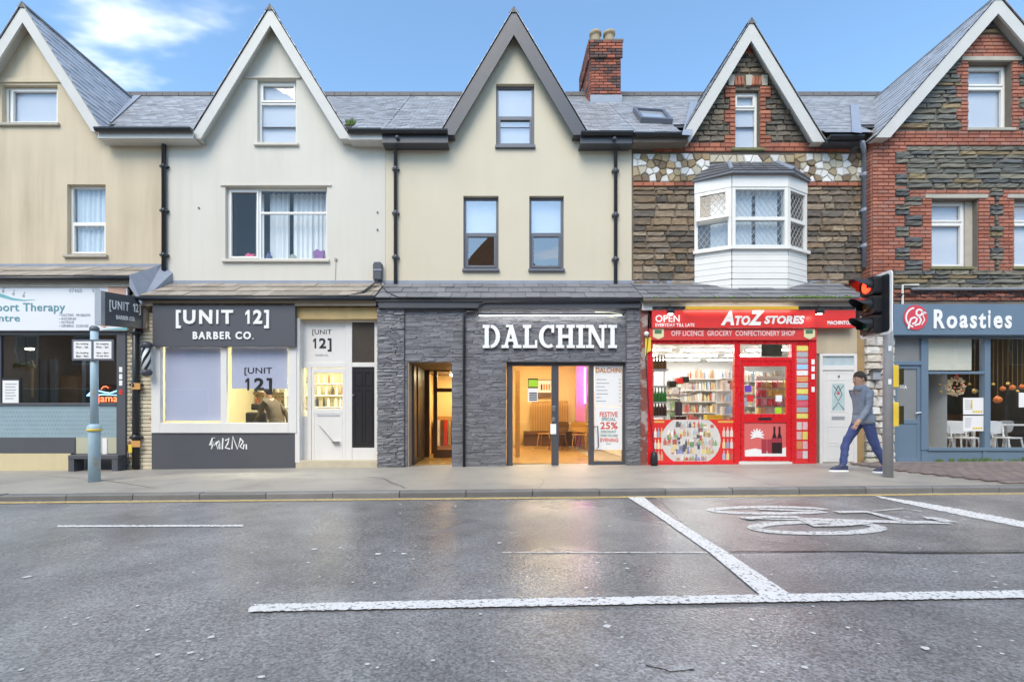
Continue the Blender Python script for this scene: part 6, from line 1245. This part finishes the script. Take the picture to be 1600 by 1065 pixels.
rstrip([(981, 777.5), (1025, 805), (1110, 865), (1188, 931)], [(1005, 776.5), (1035, 800), (1135, 862.5), (1237, 931)], .009, 'stop_line', m_line)
rstrip([(90, 821.0), (380, 820.0)], [(90, 823.5), (380, 822.5)], .006, 'lane_mark', m_line)
rstrip([(1365, 774.5), (1450, 787), (1600, 815), (1900, 869)], [(1378, 779), (1450, 795), (1600, 825), (1900, 885)], .009, 'stop_line', m_line)
def rstroke(pts, w, mat=m_line2, h=.012):
    P_ = [onground(*p, ZRD) for p in pts]; b = MB(); k = len(P_)
    L2, R2 = [], []
    for i in range(k):
        d = P_[min(i+1, k-1)]-P_[max(i-1, 0)]; n = Vector((-d.y, d.x, 0)).normalized()*w/2; L2.append(P_[i]+n); R2.append(P_[i]-n)
    for i in range(k-1): b.quad(*[p+Vector((0, 0, h+.0006*(i % 2))) for p in (L2[i], L2[i+1], R2[i+1], R2[i])])
    return b
cyc = MB(); ell = lambda cx, cy, rx, ry, a0=0, a1=360, n=26: [(cx+rx*math.cos(rad(a0+(a1-a0)*i/n)), cy+ry*math.sin(rad(a0+(a1-a0)*i/n))) for i in range(n+1)]
zc = lambda pts: [(1060+x*.3375, 770+y*.3377) for x, y in pts]
hh = .0075
for pts, w in ((zc(ell(420, 81, 265, 15, 20, 350)), .13), (zc(ell(640, 163, 290, 26)), .13), (zc([(290, 118), (540, 122), (700, 128), (1060, 138), (1150, 138), (1255, 141)]), .13), (zc([(370, 78), (650, 86)]), .08), (zc([(730, 92), (870, 90), (960, 112), (1060, 138)]), .12), (zc([(560, 120), (640, 158), (760, 152), (880, 140)]), .11), (zc([(1140, 120), (1195, 124), (1258, 141)]), .15), (zc([(310, 124), (420, 116), (560, 118)]), .11), (zc([(900, 90), (1040, 78), (1130, 92)]), .03)):
    s_ = rstroke(pts, w, h=hh); hh += .0016; cyc.add(s_.v, s_.f)
cyc.build('bicycle_marking', m_line2, road)
# cracks and stains with their own outlines
def crack(pts, w, h, mat, parent, off):
    P_ = [];
    for i in range(len(pts)-1):
        for k in range(6): f = k/6; P_.append((pts[i][0]+(pts[i+1][0]-pts[i][0])*f+R.uniform(-2, 2), pts[i][1]+(pts[i+1][1]-pts[i][1])*f+R.uniform(-.7, .7)))
    P_ = [onground(*p, off)+Vector((0, 0, h)) for p in P_]; b = MB()
    for i in range(len(P_)-1):
        d = P_[i+1]-P_[i]; n = Vector((-d.y, d.x, 0)).normalized()*w*R.uniform(.3, 1); b.quad(P_[i]+n, P_[i+1]+n, P_[i+1]-n, P_[i]-n)
    b.build('crack', mat, parent)
m_crk = M('dark_crack', (.03, .03, .03), .8)
crack([(1010, 1040), (1050, 1050), (1090, 1046)], .006, .004, m_crk, road, ZRD)
for pts in ([(60, 742), (180, 752), (260, 766)], [(520, 738), (600, 748), (640, 765)], [(820, 735), (850, 750), (840, 764)], [(1120, 735), (1180, 748), (1210, 760)], [(330, 745), (420, 741), (520, 744)]): crack(pts, .008, .004, MATS['tar_seam'], pav, 0)
# paving blocks in front of the cafe
pvb = []
for j in range(26):
    x = 6.9+(.1 if j % 2 else 0)+max(0, (13-j)*.02)
    while x < 12.5: pvb.append(((x+.1, -2.85+j*.105, SL*x+.012), (.194, .02, .099), (-math.pi/2, 0, 0))); x += .2
pieces('paving_block', [brick_mesh('paving_block', M('red_brown_paver', (0, 0, 0), .55, .15, 8, .3, 80, rnd=.15, ramp=[(.19, .145, .13), (.16, .125, .115), (.21, .165, .145), (.17, .14, .13)]), .03, .05)], pvb, MATS['red_brown_paver'], pav, 300)
# chewing gum spots, litter flecks
b = MB()
for i in range(190):
    x = R.uniform(-6, 6); d = 2.05+4.2*R.random()**1.3; px = R.uniform(0, 1600); x = (px-PX)*d/F; r_ = R.uniform(.004, .017)*(1 if R.random() < .85 else 1.7); y = CY+d; a0 = R.uniform(0, 6)
    if y > YK-.3 or 840 < 0: continue
    pts = [(x+r_*R.uniform(.6, 1.2)*math.cos(a0+k*1.047), y+r_*R.uniform(.5, 1.1)*math.sin(a0+k*1.047)) for k in range(6)]; b.add([(p[0], p[1], ZRD+SL*p[0]+.0055) for p in pts], [tuple(range(6))])
b.build('gum_spots', M('pale_gum', (.62, .61, .58), .7, .2, 9), road, kind='stuff'); b = MB()
for i in range(60):
    x, y, r_ = R.uniform(-10, 11), R.uniform(-2.9, -.1), R.uniform(.01, .03); a0 = R.uniform(0, 6); pts = [(x+r_*math.cos(a0+k*1.047), y+r_*math.sin(a0+k*1.047)*R.uniform(.6, 1)) for k in range(6)]; b.add([(p[0], p[1], SL*p[0]+.004) for p in pts], [tuple(range(6))])
b.build('gum_spots', M('dull_gum', (.32, .31, .29), .7), pav, kind='stuff')
# weeds at the foot of the cafe front and moss along the store gutter
def tuft(b, x, y, z, n, h):
    for i in range(n):
        a = R.uniform(0, 6.28); l = h*R.uniform(.5, 1.2); w = .008; dx_, dy_ = math.cos(a)*l*.6, math.sin(a)*l*.4; p = Vector((x+R.uniform(-.05, .05), y+R.uniform(-.02, .02), z)); b.add([p+Vector((-w, 0, 0)), p+Vector((w, 0, 0)), p+Vector((dx_*.5+w, dy_*.5, l*.7)), p+Vector((dx_, dy_, l)), p+Vector((dx_*.5-w, dy_*.5, l*.7))], [(0, 1, 2, 3, 4)])
m_grass = M('weed_green', (.10, .17, .035), .7, .3, 9); b = MB()
for i in range(34): x = R.uniform(wx(1445, .1), wx(1640, .1)); tuft(b, x, .1+R.uniform(-.05, .03), SL*x, R.randint(4, 14), R.uniform(.03, .09))
for i in range(14): x = R.uniform(wx(1350, 0), wx(1382, 0)); tuft(b, x, -.05, SL*x, 12, .1)
tag(b.build('weeds', m_grass, kind='stuff'), 'low green weeds along the foot of the cafe front', 'weeds'); b = MB()
for i in range(150):
    x = wx(R.choice([R.uniform(1225, 1330), R.uniform(1225, 1330), R.uniform(1010, 1330)]), -.16); b.lathe([(.0, -.01), (.03*R.uniform(.4, 1.3), .0), (.02, .02), (0, .035*R.uniform(.5, 1.4))], (x, -.17+R.uniform(-.02, .04), wz(465.5, -.16)), 6)
for i in range(25): tuft(b, wx(R.uniform(1230, 1330), -.16), -.17, wz(466, -.16), 6, .06)
tag(b.build('gutter_moss', m_grass, kind='stuff'), 'moss growing along the gutter above the red store sign', 'moss')
b = MB(); x, y, z = wx(546, .4), .42, wz(198, .42)
for i in range(12): tuft(b, x+i*.012-.03, .36, z+.0, 5, .12)
tag(b.build('gutter_weed', m_grass, kind='stuff'), 'green weed sprouting from the gutter at the white gable foot', 'weed')
# ---------------------------------------------------------------- blue sign post
p0 = onground(147.5, 752, 0); s0 = (p0.y-CY)/F
t = thing('sign_post', 'pale blue post carrying two small white parking notices', 'sign post', p0)
m_pb = M('pale_blue_post', (.36, .50, .58), .5, .12, 5, streak=.3, worn=(7, (.42, .38, .30)), wornlim=(.58, .68)); Zp = lambda py: wz(py, p0.y)
MB().lathe([(.082, p0.z-.02), (.082, Zp(672)), (.078, Zp(669))], (p0.x, p0.y, 0), 20).build('lower_shaft', m_pb, t, smooth=True)
MB().lathe([(.055, Zp(672)), (.055, Zp(516))], (p0.x, p0.y, 0), 18).build('upper_shaft', m_pb, t, smooth=True)
MB().lathe([(.085, Zp(674)), (.10, Zp(671)), (.10, Zp(668)), (.085, Zp(664)), (.06, Zp(662))], (p0.x, p0.y, 0), 20).build('collar', m_pb, t, smooth=True); MB().lathe([(.101, Zp(673)), (.103, Zp(671)), (.101, Zp(669.5))], (p0.x, p0.y, 0), 20).build('yellow_band', m_yelpl, t, smooth=True)
MB().lathe([(.06, Zp(517)), (.068, Zp(515)), (.068, Zp(512)), (.04, Zp(509)), (0, Zp(508.5))], (p0.x, p0.y, 0), 18).build('finial', m_framegrey, t, smooth=True)
ys = p0.y-.075
sb = MB().pbox(112, 530, 177, 563, ys, .02).build('sign_plate', m_framegrey, t, bevel=.006)
for a, rows in ((115, ('No waiting', 'Mon - Sat', '', 'No loading', '8am - 9am')), (146.5, ('No stopping', 'Mon - Sat', '', '4pm - 6pm', 'At any time'))):
    pb('notice_panel', m_paper, sb, a, 533, a+27.5, 560, ys-.003, .003)
    for k, tx in enumerate(rows):
        if tx: lettering(tx, (a+4, 535.5+k*4.7, a+23, 538.8+k*4.7), ys-.004, m_blk, sb, 0, depth=.002)
# ---------------------------------------------------------------- traffic signal
q0 = onground(1387.5, 745, 0); Yt = q0.y; Zq = lambda py: wz(py, Yt)
t = thing('traffic_signal', 'traffic signal showing red on a grey pole by the cafe', 'traffic light', q0)
MB().lathe([(.068, q0.z-.02), (.068, Zq(520)), (.062, Zq(500)), (.062, Zq(429))], (q0.x, q0.y, 0), 20).build('pole', m_galv, t, smooth=True)
hx = wx(1366, Yt); hc = Vector((hx, Yt-.02, (Zq(435)+Zq(522))/2)); H_ = Zq(431)-Zq(522)
ang = rad(-92)   # head faces left along the street, turned a little towards the camera
hm = Matrix.Translation(hc) @ Matrix.Rotation(ang, 4, 'Z')     # local -Y is the facing side
def rr(w, h, r, n=5):
    out = []
    for cx, cz, a0 in ((w-r, h-r, 0), (-w+r, h-r, 90), (-w+r, -h+r, 180), (w-r, -h+r, 270)): out += [(cx+r*math.cos(rad(a0+90*i/n)), cz+r*math.sin(rad(a0+90*i/n))) for i in range(n+1)]
    return out
MB().prism(rr(.33, H_/2+.02, .06), .0, .018).xf(hm).build('backboard_border', m_wlet, t); MB().prism(rr(.29, H_/2-.02, .05), -.006, .0).xf(hm).build('backboard', m_black, t)
for k in range(3):
    zc_ = H_/2*.66-k*H_/2*.66; hb = MB().prism(rr(.15, H_/6-.012, .04), -.13, -.007).xf(hm).build('signal_housing', m_black, t)
    n = 20; b = MB(); r0 = .115
    for i in range(n):
        a, c = rad(-25+230*i/n), rad(-25+230*(i+1)/n); f = lambda q, y, r: (r*math.cos(q), y, zc_+r*math.sin(q))
        dep = lambda q: -.13-.26*(.35+.65*max(0, math.sin(q))**.7)
        b.quad(f(a, -.13, r0+.012), f(c, -.13, r0+.012), f(c, dep(c), r0), f(a, dep(a), r0))
    b.xf(hm)
    for v in range(len(hb.data.vertices)): pass
    hb.location = (hm.to_3x3() @ Vector((0, 0, zc_)))
    b.build('visor', m_black, hb).location = -hb.location
    b = MB(); b.lathe([(.0, 0), (.06, .004), (.105, .018)], (0, 0, 0), 22); b.xf(hm @ Matrix.Translation((0, -.155, zc_)) @ Matrix.Rotation(rad(-90), 4, 'X'))
    ln = b.build('lens', [emit('red_signal', (1, .035, .012), 2.6), M('dark_amber_lens', (.10, .05, .01), .2), M('dark_green_lens', (.01, .06, .04), .2)][k], hb, smooth=True); ln.location = -hb.location
for zz in (Zq(452), Zq(505)): MB().tube([hc+Vector((.05, .05, zz-hc.z)), (q0.x, q0.y, zz)], .022, 6).build('arm', m_black, t)
for py0, py1 in ((570, 605), (628, 666)): b = pb('push_button_box', m_yelpl, t, 1394.5, py0, 1405, py1, Yt-.05, .12, bevel=.012); bx('button_face', m_black, b, q0.x+.135, q0.x+.15, Yt-.12, Yt-.051, Zq(py1-4), Zq(py0+6))
for py in (592, 540): pb('pole_sticker', m_paper if py > 550 else m_wlet, t, 1388, py, 1393, py+8, Yt-.07, .003)
# ---------------------------------------------------------------- people
def person(label, loc, rot, J, mats, hairmat, group=None):
    t = thing('person', label, 'person', loc, group); m = Matrix.Translation(loc) @ Matrix.Rotation(rot, 4, 'Z')
    names = list(J); idx = {n: i for i, n in enumerate(names)}
    edges = [('pelvis', 'spine'), ('spine', 'chest'), ('chest', 'neck'), ('neck', 'jaw'), ('jaw', 'head'), ('head', 'crown')]
    for s in 'lr': edges += [('chest', 'sho_'+s), ('sho_'+s, 'elb_'+s), ('elb_'+s, 'wri_'+s), ('wri_'+s, 'pal_'+s), ('pelvis', 'hip_'+s), ('hip_'+s, 'kne_'+s), ('kne_'+s, 'ank_'+s), ('ank_'+s, 'toe_'+s)]
    V = [Vector(J[n][0]) for n in names]; E_ = [(idx[a], idx[b]) for a, b in edges]; rad_ = [J[n][1] for n in names]; reg = [J[n][2] for n in names]
    for s in 'lr':
        p, w = V[idx['pal_'+s]], V[idx['wri_'+s]]; d = (p-w).normalized(); side = Vector((0, 1, 0)) if abs(d.y) < .8 else Vector((0, 0, 1)); side = (side-d*side.dot(d)).normalized(); nrm_ = d.cross(side)
        for k, (o, l) in enumerate(((-.03, .065), (-.01, .08), (.01, .085), (.03, .075), (.042, .05))):
            st = p-d*.035 if k == 4 else p; a = st+side*o*1.0+d*(.03 if k < 4 else .01); c = a+d*l*.5+side*o*.15; e = c+d*l*.4+nrm_*.02
            b0 = len(V); V += [a, c, e]; rad_ += [(.009, .009), (.0085, .0085), (.007, .007)]; reg += [2, 2, 2]; E_ += [(idx['pal_'+s], b0), (b0, b0+1), (b0+1, b0+2)]
    me = bpy.data.meshes.new('body'); me.from_pydata(V, E_, []); o = bpy.data.objects.new('body', me); COL.objects.link(o)
    o.modifiers.new('skin', 'SKIN'); sub = o.modifiers.new('sub', 'SUBSURF'); sub.levels = 2
    for i, sv in enumerate(me.skin_vertices[0].data): sv.radius = rad_[i]; sv.use_root = i == 0
    dg = bpy.context.evaluated_depsgraph_get(); ev = bpy.data.meshes.new_from_object(o.evaluated_get(dg)); bpy.data.objects.remove(o)
    segs = [(V[a], V[b], max(reg[a], reg[b]) if 2 in (reg[a], reg[b]) else (reg[b] if reg[b] == 3 else reg[a] if reg[a] == reg[b] else max(reg[a], reg[b]))) for a, b in E_]
    ev.materials.clear()
    for mm in mats: ev.materials.append(mm)
    for f in ev.polygons:
        c = f.center; best = None
        for a, b, r in segs:
            ab = b-a; k = max(0, min(1, (c-a).dot(ab)/max(ab.length_squared, 1e-9))); d = (a+ab*k-c).length
            if best is None or d < best[0]: best = (d, r)
        r = best[1]
        if r == 1 and c.z < J['pelvis'][0][2]-.04 and abs(c.x) < .2: r = 0
        f.material_index = r
    from mathutils import noise as mnoise
    reg_of = {}
    for f in ev.polygons:
        for vi in f.vertices: reg_of[vi] = max(reg_of.get(vi, 0), f.material_index)
    for v in ev.vertices:
        if reg_of.get(v.index, 2) in (0, 1) and v.co.z > .12: v.co += v.normal*(mnoise.noise(Vector((v.co.x*9, v.co.y*9, v.co.z*16)))*.014+.004)
    ev.transform(Matrix.Translation(-Vector(loc)) @ m); ev.shade_smooth(); ev.name = 'body'; o = bpy.data.objects.new('body', ev); link(o, t)
    hc_ = Vector(J['head'][0]); n = 14; b = MB(); rows = 7     # hair cap
    for i in range(rows+1):
        th = math.pi*.60*i/rows
        for j in range(n): a = 2*math.pi*j/n; b.v.append(hc_+Vector((.093*math.sin(th)*math.cos(a), -.018+.105*math.sin(th)*math.sin(a), .02+.115*math.cos(th)-(.03 if math.sin(a) < -.2 else -.02)*i/rows)))
    for i in range(rows):
        for j in range(n): b.f.append((i*n+j, i*n+(j+1) % n, (i+1)*n+(j+1) % n, (i+1)*n+j))
    b.xf(m).build('hair', hairmat, t, smooth=True)
    nk = Vector(J['neck'][0]); MB().lathe([(.11, -.055), (.10, .0), (.085, .035), (.075, .03)], nk, 16).xf(m).build('collar', mats[1], t, smooth=True)
    pv = Vector(J['pelvis'][0]); MB().lathe([(.185, -.10), (.19, -.06), (.18, .06)], (0, 0, 0), 18).xf(m @ Matrix.Translation(pv) @ Matrix.Diagonal((1, .78, 1, 1))).build('jacket_hem', mats[1], t, smooth=True)
    for s in 'lr':
        a_, t_ = Vector(J['ank_'+s][0]), Vector(J['toe_'+s][0]); cx_ = a_.x
        for nm, z0_, z1_, mm, g_ in (('shoe_sole', 0, .03, m_wlet, .052), ('shoe', .03, .10, mats[3], .046)):
            out = [(g_*.9, a_.y-.07), (g_, a_.y), (g_*1.1, t_.y-.02), (g_*.8, t_.y+.05), (0, t_.y+.075), (-g_*.8, t_.y+.05), (-g_*1.1, t_.y-.02), (-g_, a_.y), (-g_*.9, a_.y-.07)]; n_ = len(out)
            top = [(x_*.75, min(y_, t_.y+.0) if nm == 'shoe' else y_, z1_ if (nm != 'shoe' or y_ < t_.y-.04) else z1_-.025) for x_, y_ in out]
            MB().add([(cx_+x_, y_, z0_) for x_, y_ in out]+[(cx_+x_, y_, z_) for x_, y_, z_ in top], [tuple(range(n_))[::-1], tuple(range(n_, 2*n_))]+[(i, (i+1) % n_, (i+1) % n_+n_, i+n_) for i in range(n_)]).xf(m).build(nm, mm, t)
    MB().box(-.025, .025, .098, .106, -.062, -.056).xf(m @ Matrix.Translation(hc_)).build('mouth', m_rp, t)
    MB().add([(hc_+Vector(q)) for q in ((-.012, .085, -.03), (.012, .085, -.03), (0, .112, -.028), (0, .085, .012))], [(0, 1, 2), (1, 3, 2), (3, 0, 2)]).xf(m).build('nose', mats[2], t)
    for s in (-1, 1): MB().lathe([(0, -.008), (.009, 0), (0, .008)], hc_+Vector((s*.032, .085, .004)), 8).xf(m).build('eye', m_blk, t); MB().lathe([(0, -.03), (.014, 0), (0, .03)], hc_+Vector((s*.088, -.005, -.01)), 8).xf(m).build('ear', mats[2], t)
    return t
def joints(stride, arm, lean=0):
    J = {'pelvis': ((0, 0, .93), (.15, .11), 1), 'spine': ((0, lean*.3, 1.14), (.145, .105), 1), 'chest': ((0, lean*.7, 1.34), (.165, .115), 1), 'neck': ((0, lean, 1.46), (.066, .066), 2), 'jaw': ((0, lean+.025, 1.535), (.078, .085), 2), 'head': ((0, lean+.025, 1.61), (.095, .112), 2), 'crown': ((0, lean+.005, 1.68), (.075, .085), 2)}
    for s, sg_ in (('l', -1), ('r', 1)):
        k = stride*sg_; x = sg_*.1; a = -arm*sg_
        J['hip_'+s] = ((x, 0, .88), (.095, .095), 0); J['kne_'+s] = ((x, k*.22+.06, .48), (.066, .066), 0); J['ank_'+s] = ((x, k*.38-.02, .085), (.05, .05), 0); J['toe_'+s] = ((x, k*.38+.15, .045), (.042, .035), 3)
        J['sho_'+s] = ((sg_*.185, lean*.7, 1.38), (.062, .062), 1); J['elb_'+s] = ((sg_*.235, lean*.5+a*.16-.03, 1.12), (.05, .05), 1); J['wri_'+s] = ((sg_*.235, lean*.4+a*.3+.06, .9), (.036, .036), 1); J['pal_'+s] = ((sg_*.23, lean*.4+a*.34+.08, .83), (.034, .022), 2)
    return J
m_skin = M('skin', (.50, .30, .21), .5, .08)
pp = onground(1322, 737, 0)
person('person in blue jeans and grey-blue jacket walking past the rubble pier', (pp.x+.30, pp.y, gz(pp.x)), rad(90), joints(.8, .55, .05), [M('blue_denim', (.06, .085, .22), .85, .35, 14, .6, 22, fine=.2), M('blue_grey_jacket', (.20, .24, .30), .8, .25, 9, .7, 18), m_skin, M('navy_shoe', (.04, .05, .10), .5)], M('brown_hair', (.05, .03, .02), .6))
person('person in dark tunic leaning over inside the barber window', (wx(432, 1.3), 1.3, gz(-5)), rad(62), joints(.1, .9, .28), [M('black_trousers', (.02, .02, .022), .8), M('dark_brown_tunic', (.09, .07, .05), .8), m_skin, m_blk], M('dark_hair', (.015, .012, .01), .6))
